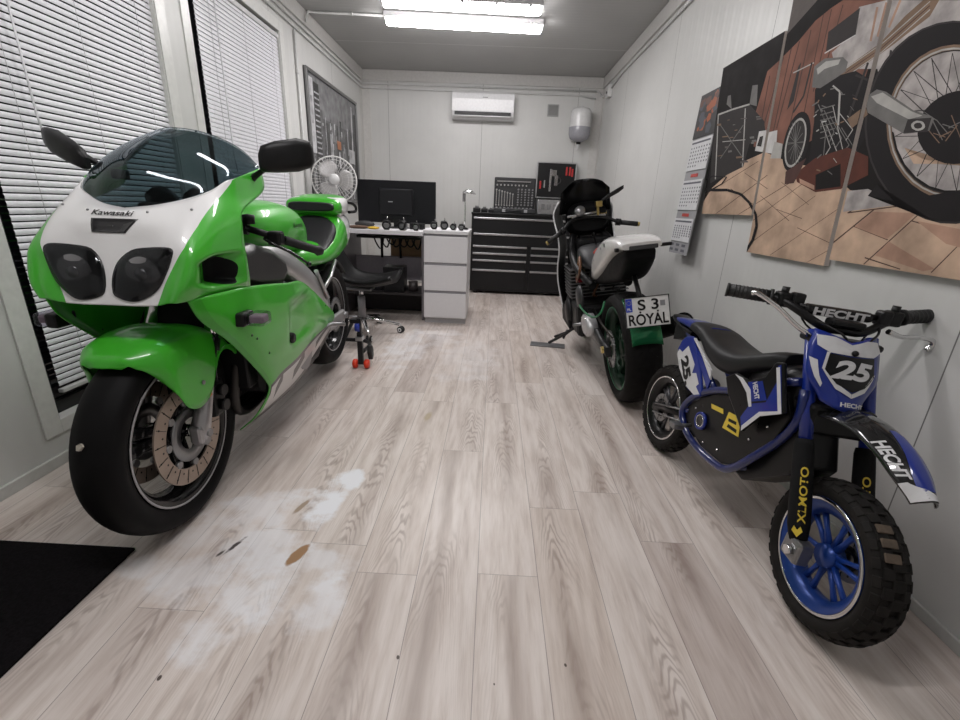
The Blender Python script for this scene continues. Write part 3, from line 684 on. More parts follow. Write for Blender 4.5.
(3,[(1.341,1.281),(1.464,1.455),(1.419,1.454)]),
(3,[(1.341,1.281),(1.419,1.454),(1.372,1.442)]),
(3,[(1.341,1.281),(1.372,1.442),(1.327,1.419)]),
(3,[(1.341,1.281),(1.327,1.419),(1.284,1.39)]),
(3,[(1.341,1.281),(1.284,1.39),(1.248,1.355)]),
(3,[(1.341,1.281),(1.248,1.355),(1.218,1.316)]),
(3,[(1.341,1.281),(1.218,1.316),(1.196,1.277)]),
(3,[(1.341,1.281),(1.196,1.277),(1.183,1.238)]),
(5,[(1.476,1.235),(1.404,1.198),(1.272,1.17),(1.299,1.247),(1.366,1.245),(1.357,1.182),(1.429,1.188)]),
(14,[(1.296,1.289),(1.183,1.235),(1.183,1.236),(1.296,1.29)]),
(14,[(1.286,1.242),(1.182,1.235),(1.183,1.236),(1.286,1.244)]),
(14,[(1.287,1.27),(1.18,1.187),(1.179,1.188),(1.286,1.272)]),
(14,[(1.294,1.231),(1.18,1.186),(1.18,1.188),(1.294,1.233)]),
(14,[(1.285,1.254),(1.195,1.147),(1.194,1.148),(1.283,1.254)]),
(14,[(1.309,1.226),(1.195,1.147),(1.194,1.148),(1.308,1.227)]),
(14,[(1.289,1.24),(1.228,1.12),(1.226,1.121),(1.287,1.24)]),
(14,[(1.328,1.227),(1.228,1.12),(1.226,1.121),(1.327,1.228)]),
(14,[(1.299,1.23),(1.277,1.111),(1.275,1.11),(1.297,1.23)]),
(14,[(1.349,1.234),(1.277,1.11),(1.275,1.111),(1.347,1.234)]),
(14,[(1.315,1.227),(1.339,1.121),(1.337,1.12),(1.313,1.225)]),
(14,[(1.37,1.248),(1.339,1.121),(1.337,1.121),(1.368,1.247)]),
(14,[(1.335,1.229),(1.407,1.154),(1.405,1.152),(1.332,1.228)]),
(14,[(1.388,1.266),(1.408,1.154),(1.405,1.153),(1.385,1.265)]),
(14,[(1.355,1.239),(1.472,1.206),(1.47,1.204),(1.354,1.237)]),
(14,[(1.4,1.286),(1.472,1.206),(1.47,1.205),(1.398,1.284)]),
(14,[(1.375,1.254),(1.522,1.272),(1.521,1.27),(1.374,1.252)]),
(14,[(1.405,1.305),(1.522,1.272),(1.52,1.27),(1.403,1.303)]),
(14,[(1.391,1.272),(1.548,1.34),(1.548,1.338),(1.391,1.27)]),
(14,[(1.401,1.322),(1.549,1.341),(1.548,1.338),(1.4,1.32)]),
(14,[(1.4,1.292),(1.545,1.399),(1.547,1.398),(1.402,1.29)]),
(14,[(1.391,1.332),(1.546,1.4),(1.546,1.398),(1.391,1.331)]),
(14,[(1.403,1.31),(1.516,1.44),(1.518,1.44),(1.405,1.309)]),
(14,[(1.374,1.337),(1.516,1.44),(1.518,1.439),(1.375,1.335)]),
(14,[(1.397,1.324),(1.466,1.458),(1.469,1.458),(1.4,1.325)]),
(14,[(1.354,1.334),(1.467,1.458),(1.469,1.457),(1.356,1.333)]),
(14,[(1.385,1.333),(1.406,1.452),(1.408,1.453),(1.388,1.334)]),
(14,[(1.334,1.325),(1.406,1.453),(1.408,1.453),(1.336,1.325)]),
(14,[(1.368,1.335),(1.343,1.427),(1.346,1.429),(1.37,1.337)]),
(14,[(1.314,1.311),(1.343,1.428),(1.346,1.428),(1.317,1.312)]),
(14,[(1.348,1.331),(1.285,1.388),(1.287,1.39),(1.35,1.333)]),
(14,[(1.299,1.294),(1.285,1.388),(1.287,1.39),(1.301,1.295)]),
(14,[(1.328,1.321),(1.237,1.34),(1.238,1.342),(1.329,1.323)]),
(14,[(1.288,1.276),(1.237,1.34),(1.239,1.341),(1.29,1.277)]),
(14,[(1.31,1.306),(1.202,1.287),(1.203,1.289),(1.311,1.308)]),
(14,[(1.283,1.258),(1.202,1.287),(1.203,1.289),(1.285,1.26)]),
(10,[(1.227,1.284),(1.217,1.265),(1.212,1.247),(1.212,1.23),(1.216,1.214),(1.226,1.2),(1.24,1.188),(1.259,1.181),(1.282,1.177),(1.307,1.177),(1.335,1.182),(1.362,1.192),(1.389,1.206),(1.412,1.224),(1.431,1.244),(1.444,1.266),(1.45,1.288),(1.449,1.309),(1.442,1.327),(1.427,1.341),(1.408,1.351),(1.385,1.356),(1.359,1.356),(1.333,1.352),(1.307,1.344),(1.282,1.332),(1.261,1.318),(1.242,1.301)]),
(7,[(1.442,1.321),(1.397,1.293),(1.396,1.295),(1.441,1.322)]),
(11,[(1.417,1.275),(1.367,1.233),(1.366,1.235),(1.415,1.276)]),
(7,[(1.42,1.307),(1.361,1.24),(1.359,1.241),(1.417,1.308)]),
(11,[(1.394,1.261),(1.354,1.246),(1.354,1.248),(1.394,1.263)]),
(7,[(1.397,1.294),(1.349,1.253),(1.347,1.254),(1.395,1.295)]),
(11,[(1.371,1.248),(1.341,1.258),(1.343,1.261),(1.373,1.251)]),
(7,[(1.375,1.28),(1.336,1.265),(1.336,1.267),(1.374,1.282)]),
(11,[(1.349,1.236),(1.329,1.271),(1.332,1.273),(1.352,1.238)]),
(7,[(1.352,1.267),(1.324,1.277),(1.326,1.279),(1.354,1.27)]),
(11,[(1.357,1.299),(1.298,1.221),(1.296,1.221),(1.355,1.3)]),
(10,[(1.566,1.105),(1.438,1.083),(1.355,1.101),(1.252,1.115),(1.229,1.049),(1.312,1.035),(1.434,1.071),(1.541,1.138)]),
(7,[(1.782,1.193),(1.753,1.179),(1.751,1.181),(1.78,1.195)]),
(11,[(1.887,1.462),(1.898,1.455),(1.892,1.451),(1.881,1.458)]),
(7,[(1.892,1.421),(1.859,1.408),(1.858,1.411),(1.892,1.424)]),
(7,[(1.781,1.437),(1.802,1.441),(1.8,1.437),(1.78,1.434)]),
(7,[(1.78,1.277),(1.768,1.271),(1.766,1.273),(1.779,1.279)]),
(7,[(1.809,1.448),(1.796,1.439),(1.792,1.441),(1.804,1.45)]),
(11,[(1.798,1.349),(1.787,1.34),(1.782,1.342),(1.794,1.351)]),
(7,[(1.878,1.369),(1.853,1.364),(1.853,1.366),(1.878,1.371)]),
(14,[(1.861,1.383),(1.877,1.384),(1.874,1.379),(1.858,1.378)]),
(7,[(1.876,1.363),(1.868,1.341),(1.864,1.34),(1.871,1.362)]),
(11,[(1.842,1.2),(1.819,1.194),(1.818,1.198),(1.841,1.204)]),
(7,[(1.907,1.413),(1.922,1.405),(1.916,1.401),(1.901,1.41)]),
(11,[(1.738,1.414),(1.715,1.405),(1.714,1.407),(1.737,1.417)]),
(7,[(1.898,1.411),(1.879,1.4),(1.876,1.403),(1.894,1.414)]),
(8,[(1.88,1.343),(1.893,1.339),(1.887,1.335),(1.875,1.34)]),
(14,[(1.744,1.425),(1.727,1.418),(1.727,1.421),(1.744,1.428)]),
(11,[(1.756,1.351),(1.773,1.349),(1.77,1.345),(1.753,1.347)]),
(12,[(1.846,1.366),(1.874,1.367),(1.871,1.363),(1.844,1.363)]),
(7,[(1.835,1.255),(1.855,1.244),(1.85,1.24),(1.83,1.251)]),
(14,[(1.887,1.397),(1.874,1.391),(1.872,1.394),(1.886,1.4)]),
(11,[(1.917,1.447),(1.922,1.437),(1.915,1.434),(1.91,1.444)]),
(8,[(1.746,1.363),(1.736,1.357),(1.734,1.358),(1.744,1.365)]),
(12,[(1.785,1.316),(1.773,1.311),(1.772,1.314),(1.784,1.319)]),
(7,[(1.842,1.469),(1.865,1.471),(1.861,1.466),(1.839,1.465)]),
(7,[(1.742,1.392),(1.72,1.375),(1.719,1.376),(1.741,1.393)]),
(7,[(1.787,1.292),(1.792,1.281),(1.788,1.279),(1.782,1.29)]),
(8,[(1.766,1.233),(1.744,1.217),(1.742,1.218),(1.764,1.235)]),
(7,[(1.923,1.441),(1.949,1.434),(1.944,1.43),(1.917,1.436)]),
(8,[(1.912,1.399),(1.927,1.392),(1.922,1.389),(1.907,1.396)]),
(14,[(2.416,1.273),(2.371,1.274),(2.378,1.284),(2.424,1.283)]),
(11,[(2.563,1.403),(2.523,1.399),(2.525,1.403),(2.565,1.407)]),
(4,[(2.598,1.359),(2.556,1.357),(2.561,1.365),(2.602,1.368)]),
(7,[(2.551,1.459),(2.526,1.457),(2.528,1.46),(2.553,1.463)]),
(11,[(2.616,1.491),(2.592,1.489),(2.594,1.492),(2.618,1.494)]),
(14,[(2.567,1.489),(2.512,1.483),(2.519,1.493),(2.573,1.5)]),
(7,[(2.34,1.459),(2.304,1.454),(2.306,1.458),(2.342,1.463)]),
(14,[(2.661,1.397),(2.607,1.395),(2.616,1.407),(2.671,1.409)]),
(11,[(2.667,1.327),(2.614,1.325),(2.616,1.329),(2.669,1.33)]),
(4,[(2.483,1.413),(2.453,1.413),(2.459,1.419),(2.489,1.42)]),
(14,[(2.542,1.295),(2.474,1.297),(2.481,1.305),(2.549,1.304)]),
(4,[(2.329,1.446),(2.287,1.443),(2.293,1.451),(2.335,1.454)]),
(7,[(2.361,1.373),(2.323,1.37),(2.329,1.38),(2.367,1.382)]),
(11,[(2.461,1.298),(2.404,1.295),(2.408,1.303),(2.465,1.307)]),
(4,[(2.385,1.274),(2.348,1.271),(2.352,1.279),(2.388,1.282)]),
(7,[(2.337,1.357),(2.297,1.353),(2.302,1.362),(2.342,1.365)]),
(7,[(2.552,1.333),(2.515,1.333),(2.521,1.342),(2.558,1.343)]),
(4,[(2.392,1.273),(2.339,1.269),(2.342,1.275),(2.395,1.28)]),
(11,[(2.522,1.43),(2.493,1.428),(2.497,1.432),(2.525,1.434)]),
(7,[(2.34,1.348),(2.316,1.347),(2.321,1.356),(2.346,1.358)]),
(4,[(2.41,1.271),(2.386,1.27),(2.391,1.279),(2.416,1.28)]),
(11,[(2.645,1.416),(2.579,1.41),(2.582,1.416),(2.649,1.422)]),
(4,[(2.48,1.475),(2.422,1.467),(2.424,1.471),(2.482,1.479)]),
(11,[(2.726,1.483),(2.679,1.477),(2.685,1.488),(2.732,1.494)]),
(7,[(1.683,1.406),(1.64,1.42),(1.6,1.405),(1.48,1.333),(1.418,1.308),(1.404,1.298),(1.408,1.27),(1.489,1.273),(1.655,1.358)]),
(8,[(1.657,1.404),(1.613,1.406),(1.487,1.332),(1.444,1.313),(1.487,1.311),(1.625,1.379)]),
(14,[(1.491,1.312),(1.413,1.303),(1.414,1.268),(1.494,1.276)]),
(8,[(1.427,1.285),(1.426,1.283),(1.435,1.285),(1.436,1.287)]),
(8,[(1.426,1.283),(1.426,1.281),(1.436,1.284),(1.435,1.285)]),
(8,[(1.426,1.281),(1.427,1.279),(1.436,1.283),(1.436,1.284)]),
(8,[(1.427,1.279),(1.429,1.278),(1.437,1.282),(1.436,1.283)]),
(8,[(1.429,1.278),(1.431,1.276),(1.439,1.281),(1.437,1.282)]),
(8,[(1.431,1.276),(1.434,1.276),(1.44,1.281),(1.439,1.281)]),
(8,[(1.434,1.276),(1.437,1.275),(1.442,1.281),(1.44,1.281)]),
(8,[(1.437,1.275),(1.441,1.275),(1.444,1.281),(1.442,1.281)]),
(8,[(1.441,1.275),(1.445,1.275),(1.447,1.281),(1.444,1.281)]),
(8,[(1.445,1.275),(1.449,1.276),(1.449,1.281),(1.447,1.281)]),
(8,[(1.449,1.276),(1.453,1.277),(1.452,1.282),(1.449,1.281)]),
(8,[(1.453,1.277),(1.457,1.279),(1.454,1.283),(1.452,1.282)]),
(8,[(1.457,1.279),(1.461,1.281),(1.457,1.284),(1.454,1.283)]),
(8,[(1.461,1.281),(1.465,1.283),(1.459,1.285),(1.457,1.284)]),
(8,[(1.465,1.283),(1.468,1.285),(1.46,1.287),(1.459,1.285)]),
(8,[(1.468,1.285),(1.47,1.288),(1.462,1.288),(1.46,1.287)]),
(8,[(1.47,1.288),(1.472,1.29),(1.463,1.29),(1.462,1.288)]),
(8,[(1.472,1.29),(1.473,1.292),(1.464,1.291),(1.463,1.29)]),
(8,[(1.473,1.292),(1.474,1.295),(1.464,1.292),(1.464,1.291)]),
(8,[(1.474,1.295),(1.474,1.297),(1.464,1.294),(1.464,1.292)]),
(8,[(1.474,1.297),(1.472,1.299),(1.463,1.295),(1.464,1.294)]),
(8,[(1.472,1.299),(1.471,1.3),(1.462,1.296),(1.463,1.295)]),
(8,[(1.471,1.3),(1.468,1.302),(1.461,1.296),(1.462,1.296)]),
(8,[(1.468,1.302),(1.465,1.302),(1.459,1.297),(1.461,1.296)]),
(8,[(1.465,1.302),(1.462,1.303),(1.457,1.297),(1.459,1.297)]),
(8,[(1.462,1.303),(1.458,1.303),(1.455,1.297),(1.457,1.297)]),
(8,[(1.458,1.303),(1.454,1.302),(1.452,1.297),(1.455,1.297)]),
(8,[(1.454,1.302),(1.45,1.301),(1.45,1.296),(1.452,1.297)]),
(8,[(1.45,1.301),(1.446,1.3),(1.447,1.296),(1.45,1.296)]),
(8,[(1.446,1.3),(1.442,1.299),(1.445,1.295),(1.447,1.296)]),
(8,[(1.442,1.299),(1.438,1.297),(1.443,1.294),(1.445,1.295)]),
(8,[(1.438,1.297),(1.435,1.295),(1.441,1.292),(1.443,1.294)]),
(8,[(1.435,1.295),(1.432,1.292),(1.439,1.291),(1.441,1.292)]),
(8,[(1.432,1.292),(1.43,1.29),(1.438,1.29),(1.439,1.291)]),
(8,[(1.43,1.29),(1.428,1.288),(1.436,1.288),(1.438,1.29)]),
(8,[(1.428,1.288),(1.427,1.285),(1.436,1.287),(1.436,1.288)]),
(11,[(1.741,1.353),(1.672,1.381),(1.652,1.352),(1.709,1.32)]),
(10,[(2.844,1.162),(2.638,1.15),(2.641,1.164),(2.847,1.176)]),
(10,[(2.638,1.15),(2.493,1.146),(2.497,1.159),(2.642,1.164)]),
(10,[(2.497,1.146),(2.36,1.124),(2.357,1.135),(2.493,1.158)]),
(10,[(2.366,1.126),(2.269,1.084),(2.256,1.092),(2.351,1.134)]),
(10,[(2.272,1.085),(2.203,1.037),(2.186,1.042),(2.254,1.09)]),
(10,[(2.205,1.039),(2.178,0.987),(2.158,0.989),(2.184,1.04)]),
(10,[(2.179,0.989),(2.19,0.926),(2.168,0.924),(2.157,0.987)]),
(10,[(2.19,0.927),(2.238,0.864),(2.216,0.859),(2.169,0.923)]),
(10,[(2.826,1.199),(2.686,1.228),(2.693,1.233),(2.835,1.204)]),
(10,[(2.689,1.228),(2.527,1.214),(2.528,1.218),(2.69,1.233)]),
(10,[(2.533,1.218),(2.575,1.186),(2.565,1.183),(2.523,1.214)]),
(10,[(2.574,1.187),(2.715,1.156),(2.707,1.152),(2.567,1.182)])]

ART_M = [mat('print ink %d' % i, c, .75, spec=.2, grain=.22 if i in (1, 3, 5, 13) else .12, gscale=9 if i in (1, 5, 13) else 20) for i, c in enumerate(ART_COL)]
def clip(poly, y0, y1, z0, z1):
    for ax, lim, sg in ((0, y0, 1), (0, y1, -1), (1, z0, 1), (1, z1, -1)):
        out = []
        for i in range(len(poly)):
            a, b = poly[i-1], poly[i]; ia, ib = sg*(a[ax]-lim) >= 0, sg*(b[ax]-lim) >= 0
            if ia != ib:
                t = (lim-a[ax])/(b[ax]-a[ax]); out.append((a[0]+(b[0]-a[0])*t, a[1]+(b[1]-a[1])*t))
            if ib: out.append(b)
        poly = out
        if len(poly) < 3: return []
    r = []
    for p in poly:
        if not r or (abs(p[0]-r[-1][0])+abs(p[1]-r[-1][1])) > 1e-5: r.append(p)
    if len(r) > 1 and abs(r[0][0]-r[-1][0])+abs(r[0][1]-r[-1][1]) < 1e-5: r.pop()
    return r if len(r) > 2 else []
def canvas(y0, y1, z0, z1, label):
    X = lambda z, d=0: ROOM_W-.022-.045*(z-.9)-d
    m = MB(); m.use(15)
    e = .0
    vs = [[(X(z, d), y, z) for y, z in ((y0, z0), (y1, z0), (y1, z1), (y0, z1))] for d in (-.018, 0)]
    m.rings(vs, True, True, False)
    m.use(0); m.poly([(X(z, .0003), y, z) for y, z in ((y0, z0), (y1, z0), (y1, z1), (y0, z1))])
    for i, (c, pl) in enumerate(ART):
        q = clip(pl, y0, y1, z0, z1)
        if q:
            m.use(c)
            try: m.poly([(X(z, .0005+.0000042*i), y, z) for y, z in q])
            except ValueError: pass
    o = m.build('canvas_print', ART_M+[mat('canvas edge', (.55, .50, .46), .8)], recalc=False)
    tag(o, label, 'wall picture', 'canvas prints of one garage photograph')
    return o
canvas(2.232, 2.760, 1.033, 1.760, 'smallest canvas print, showing a dark shed and workbench, right beside the calendar')
canvas(1.688, 2.212, .868, 1.945, 'tall middle canvas print with grey fuel tank and engine before a wooden wall')
canvas(1.145, 1.668, .893, 2.06, 'canvas print with a big spoked motorcycle wheel and silver exhaust, nearest to the camera')

def calendar():
    X = ROOM_W-.030
    t = empty('wall_calendar', (X, 2.905, 1.69), (0, R(2.6), 0)); tag(t, 'long three-month wall calendar hanging left of the canvas prints', 'calendar')
    w = .142; back = mat('calendar grey card', (.30, .30, .31), .6); pg = mat('calendar paper', (.62, .62, .63), .6); ink = mat('calendar ink', (.10, .10, .12), .6); red = mat('calendar red', (.45, .06, .05), .6)
    MB().box((0, -w, -.90), (.002, w, 0)).build('backing', back, t)
    h = MB(); h.use(0).box((-.004, -w, -.235), (-.0005, w, 0)); h.use(1)
    rnd = random.Random(3)
    for k in range(26):
        yy, zz = rnd.uniform(-.12, .12), rnd.uniform(-.2, -.03); s = rnd.uniform(.01, .035); h.use(1 + k % 3); h.poly([(-.0045-.00002*k, yy+s*cos(a)*1.2, zz+s*sin(a)) for a in [k+i*2*pi/5 for i in range(5)]])
    h.build('header_picture', [mat('header dark', (.02, .018, .02), .4), mat('header ember', (.35, .09, .03), .4), mat('header brown', (.12, .05, .035), .4), mat('header slate', (.06, .07, .09), .4)], t)
    zs = [(-.245, -.415), (-.470, -.640), (-.690, -.825)]
    for i, (a, b) in enumerate(zs):
        p = MB().box((-.006, -w+.004, b), (-.002, w-.004, a)).build('month_page', pg, t)
        m = MB()
        for r in range(6):
            for c in range(8):
                if r == 5 and c > 3: continue
                yy = w-.03-c*.034; zz = a-.045-r*(a-b-.06)/5.5
                m.box((-.0068, yy-.006, zz-.0045), (-.0061, yy+.006, zz+.0045))
        m.build('dates', ink, p)
        MB().box((-.0068, -w+.02, a-.022), (-.0061, w-.02, a-.012)).build('month_heading', ink, p)
        if i < 2: MB().box((-.003, -.05, b-.038), (-.0021, .05, b-.020)).build('advert_strip', red, t)
    m = MB()
    for c in range(3):
        for r in range(2): m.box((-.0012, -w+.05+c*.09, -.885+r*.03), (-.0001, -w+.10+c*.09, -.870+r*.03))
    m.build('footer_logos', ink, t)
calendar()

# ------------------------------------------------------------------ left wall: framed city picture
def city():
    t = empty('framed_picture', (.0, 5.0, 1.54)); tag(t, 'large framed black and white picture of a city skyline with one orange patch', 'picture')
    L, H = .725, .54; g = [mat('city ink %d' % i, (c, c, c*1.03), .25, grain=.25, gscale=12) for i, c in enumerate((.02, .05, .10, .18, .32, .55))]
    MB().box((.002, -L, -H), (.012, L, H)).build('backing', mat('frame back', (.05, .05, .05), .6), t)
    m = MB()
    m.box((.012, -L, -H), (.032, -L+.028, H), .003).box((.012, L-.028, -H), (.032, L, H), .003).box((.012, -L+.028, H-.028), (.032, L-.028, H), .003).box((.012, -L+.028, -H), (.032, L-.028, -H+.028), .003)
    m.build('frame', mat('brushed grey frame', (.22, .22, .22), .35, .7), t)
    p = MB(); k = [0]
    def q(c, y0, y1, z0, z1):
        k[0] += 1; x = .0135+.00001*k[0]; p.use(c).poly([(x, y0, z0), (x, y1, z0), (x, y1, z1), (x, y0, z1)])
    y0, y1, z0, z1 = -L+.028, L-.028, -H+.028, H-.028
    q(2, y0, y1, z0, z1); q(3, y0, y1, .2, z1); rn = random.Random(11)
    for i in range(46):
        c = y0+rn.random()*(y1-y0-.06); w_ = rn.uniform(.03, .10); h = rn.uniform(-.25, .32)*(1-.3*rn.random()); q(rn.choice((0, 1, 1, 2, 3, 4)), c, min(c+w_, y1), z0, h)
    for i in range(130):
        c = y0+rn.random()*(y1-y0-.03); zz = rn.uniform(z0, .15); q(rn.choice((0, 2, 4, 5)), c, c+rn.uniform(.004, .03), zz, zz+rn.uniform(.004, .10))
    q(5, y0+.03, y0+.13, -.12, z1-.03); q(4, y0+.05, y0+.10, .12, .34); q(0, y0+.145, y0+.27, z0, z1-.05)
    for i in range(16): q(4, y0+.15, y0+.265, -.3+i*.045, -.285+i*.045)
    q(0, -.29, -.20, z0, .18); q(3, -.235, -.228, .1, .36); q(5, -.30, -.29, -.1, .22)
    q(1, .02, .14, z0, .1); q(4, .075, .085, .1, .32); q(3, .055, .105, .05, .2)
    q(6, .01, .13, -.02, .06); q(5, .05, .10, -.2, -.04); q(5, .52, .56, -.1, .46); q(5, .40, .62, -.12, .02); q(0, .60, y1, z0, .4); q(4, .35, .39, -.05, .22)
    p.build('print', g+[mat('orange patch', (.40, .14, .05), .3)], t, recalc=False)
city()

# ------------------------------------------------------------------ back of the room
M_blk = mat('matt black plastic', (.0065, .0065, .007), .42, spec=.3)
M_blkg = mat('gloss black plastic', (.010, .010, .011), .16)
M_rub = mat('black rubber', (.008, .008, .008), .65, spec=.25)
M_chrome = mat('chrome', (.70, .70, .70), .12, 1.0, grain=.02)
M_alu = mat('brushed aluminium', (.52, .52, .53), .3, 1.0, grain=.06)
M_steel = mat('dull steel', (.28, .28, .285), .38, .9)
M_wht = mat('white plastic', (.66, .66, .66), .35)
M_lam = mat('white laminate', (.80, .79, .81), .38, grain=.01)
M_blkmetal = mat('black painted steel', (.008, .008, .009), .35, spec=.35)
M_grey = mat('grey plastic', (.22, .22, .225), .5)
M_brass = mat('brass', (.55, .42, .16), .3, 1.0)

def aircon():
    t = empty('air_conditioner', (1.468, ROOM_L, 1.995)); tag(t, 'white split air conditioner high on the back wall, dark outlet slot below', 'air conditioner')
    L = .365; pr = [(0, 0), (-.13, 0), (-.175, .03), (-.195, .075), (-.20, .20), (-.19, .262), (-.165, .275), (0, .275)]
    MB().rings([[(xx, y, z) for y, z in pr] for xx in (-L, L)], True, True, False).build('body', mat('air conditioner white', (.72, .72, .73), .3), t, bev=.008)
    MB().box((-L+.035, -.204, .034), (L-.035, -.150, .068)).build('outlet', M_blk, t)
    MB().box((-L+.04, -.200, .020), (L-.04, -.172, .030), .002, M=Matrix.Rotation(0, 4, 'X')).build('flap', mat('air conditioner white', (.72, .72, .73), .3), t)
    MB().box((-.005, -.203, .215), (.055, -.199, .222)).build('badge', M_grey, t)
    m = MB()
    for xx in (-.15, .15): m.box((xx-.004, -.203, .04), (xx+.004, -.18, .058))
    m.build('louvre', M_wht, t)
aircon()
def vent():
    t = empty('vent_grille', (2.305, ROOM_L, 2.14)); tag(t, 'small square grey vent grille on the back wall beside the paper dispenser', 'vent')
    m = MB()
    for a in (-1, 1): m.box((a*.062-.006, -.012, -.062), (a*.062+.006, 0, .062)).box((-.062, -.012, a*.06-.006), (.062, 0, a*.06+.006))
    m.build('frame', mat('vent grey', (.36, .36, .355), .5), t)
    m = MB(); m.box((-.06, -.003, -.06), (.06, -.001, .06))
    for k in range(9): m.box((-.06, -.009, -.054+k*.0125), (.06, -.003, -.047+k*.0125))
    m.build('mesh', mat('vent mesh grey', (.24, .24, .235), .5), t)
vent()
def dispenser():
    t = empty('paper_dispenser', (2.625, ROOM_L-.13, 1.79)); tag(t, 'round white and grey centrefeed paper dispenser high on the back wall near the right corner', 'paper dispenser')
    MB().lathe([(.0, .37), (.05, .368), (.095, .355), (.118, .325), (.122, .28), (.122, .155)], (0, 0, 1), seg=28).build('cover', mat('dispenser white', (.68, .68, .68), .25), t)
    MB().lathe([(.125, .158), (.127, .15), (.124, .08), (.105, .035), (.06, .012), (.03, .0), (.0, .0)], (0, 0, 1), seg=28).build('lower_shell', mat('dispenser smoke grey', (.33, .33, .36), .25), t)
    MB().box((-.07, .09, .02), (.07, .129, .34)).build('bracket', M_wht, t)
    MB().lathe([(.028, .004), (.026, -.02), (.018, -.022)], (0, 0, 1), seg=16).build('nozzle', M_blk, t)
    MB().rings([[(a, b, -.015) for a, b in ((-.02, -.004), (.018, -.008), (.02, .006), (-.016, .004))], [(a-.006, b, -.05) for a, b in ((-.014, -.004), (.02, -.006), (.018, .004), (-.01, .004))], [(a-.016, b, -.085) for a, b in ((-.010, -.002), (.006, -.004), (.008, .003), (-.006, .002))]]).build('paper_tail', mat('tissue', (.7, .7, .7), .9), t)
    MB().cyl((0, 0, .366), (0, 0, .392), .008).build('knob', M_wht, t)
dispenser()

# tool cabinet -------------------------------------------------
def cabinet():
    X0, X1, Y0, Y1, H = 1.396, 2.80, 5.50, 6.045, .955
    t = empty('tool_cabinet', ((X0+X1)/2, Y0, 0)); tag(t, 'wide low black tool cabinet with long silver drawer pulls against the back wall', 'tool cabinet')
    w = (X1-X0)/2; D = Y1-Y0
    MB().box((-w, .018, .03), (w, D, H-.02), .006).build('body', M_blkmetal, t)
    MB().box((-w-.005, 0, H-.022), (w+.005, D, H), .005).build('top', M_blk, t)
    for sx in (-1, 1):
        for yy in (.06, D-.06): MB().cyl((sx*(w-.07), yy, 0), (sx*(w-.07), yy, .032), .025).build('foot', M_rub, t)
    def drawer(a, b, z0, z1):
        d = MB().box((a, 0, z0), (b, .02, z1), .003).build('drawer', M_blkmetal, t)
        MB().box((a+.004, -.016, z1-.026), (b-.004, 0, z1-.004), .004).build('handle', M_alu, d)
    g = .022; mid = -.005
    drawer(-w+g, w-g, .730, .905); drawer(-w+g, w-g, .590, .725)
    for a, b in ((-w+g, mid-.022), (mid+.022, w-g)):
        drawer(a, b, .505, .584); drawer(a, b, .424, .500); drawer(a, b, .310, .419); drawer(a, b, .06, .303)
cabinet()
TOPZ = .955
def socket_case():
    t = empty('socket_set_case', (1.90, 5.80, TOPZ)); tag(t, 'open black case of chrome sockets and spanners standing on the tool cabinet, lid upright', 'tool case')
    w = .255; g = mat('case dark plastic', (.022, .022, .024), .5)
    MB().box((-w, -.17, .002), (w, .14, .058), .01).build('base_tray', g, t)
    lid = MB().box((-w, .145, .03), (w, .20, .415), .012).build('lid', g, t)
    for sx in (-1, 1):
        h = MB(); h.box((sx*.13-.02, -.178, .012), (sx*.13+.02, -.168, .045), .003); h.build('latch', mat('latch grey', (.35, .35, .36), .4), t)
    MB().tube([(-.07, -.17, .03), (-.07, -.20, .03), (.07, -.20, .03), (.07, -.17, .03)], .008, 8).build('handle', g, t)
    rn = random.Random(5)
    for c in range(7):                                          # spanners in the lid
        xx = -w+.03+c*.034; ln = .17-.008*c
        s = MB(); s.box((xx-.005, .138, .10), (xx+.005, .145, .10+ln), .002); s.cyl((xx, .137, .10+ln), (xx, .145, .10+ln), .011, seg=10); s.cyl((xx, .137, .09), (xx, .145, .09), .010, seg=10); s.build('spanner', M_chrome, lid)
    for r in range(7):
        for c in range(5):
            xx = -w+.30+c*.044; zz = .10+r*.030; rr = .008+.004*rn.random()
            MB().cyl((xx, .125, zz), (xx, .146, zz), rr, seg=10).build('socket', M_steel, lid)
    for c in range(9):
        xx = -w+.035+c*.045
        MB().cyl((xx, .122, .325), (xx, .146, .325), .011, seg=10).build('socket', M_chrome, lid)
    MB().box((-w+.03, .13, .36), (w-.06, .146, .378), .004).build('ratchet', M_chrome, lid)
    for c in range(10):
        MB().cyl((-w+.04+c*.046, -.02, .05), (-w+.04+c*.046, -.02, .068), .014, seg=10).build('socket', M_steel, t)
socket_case()
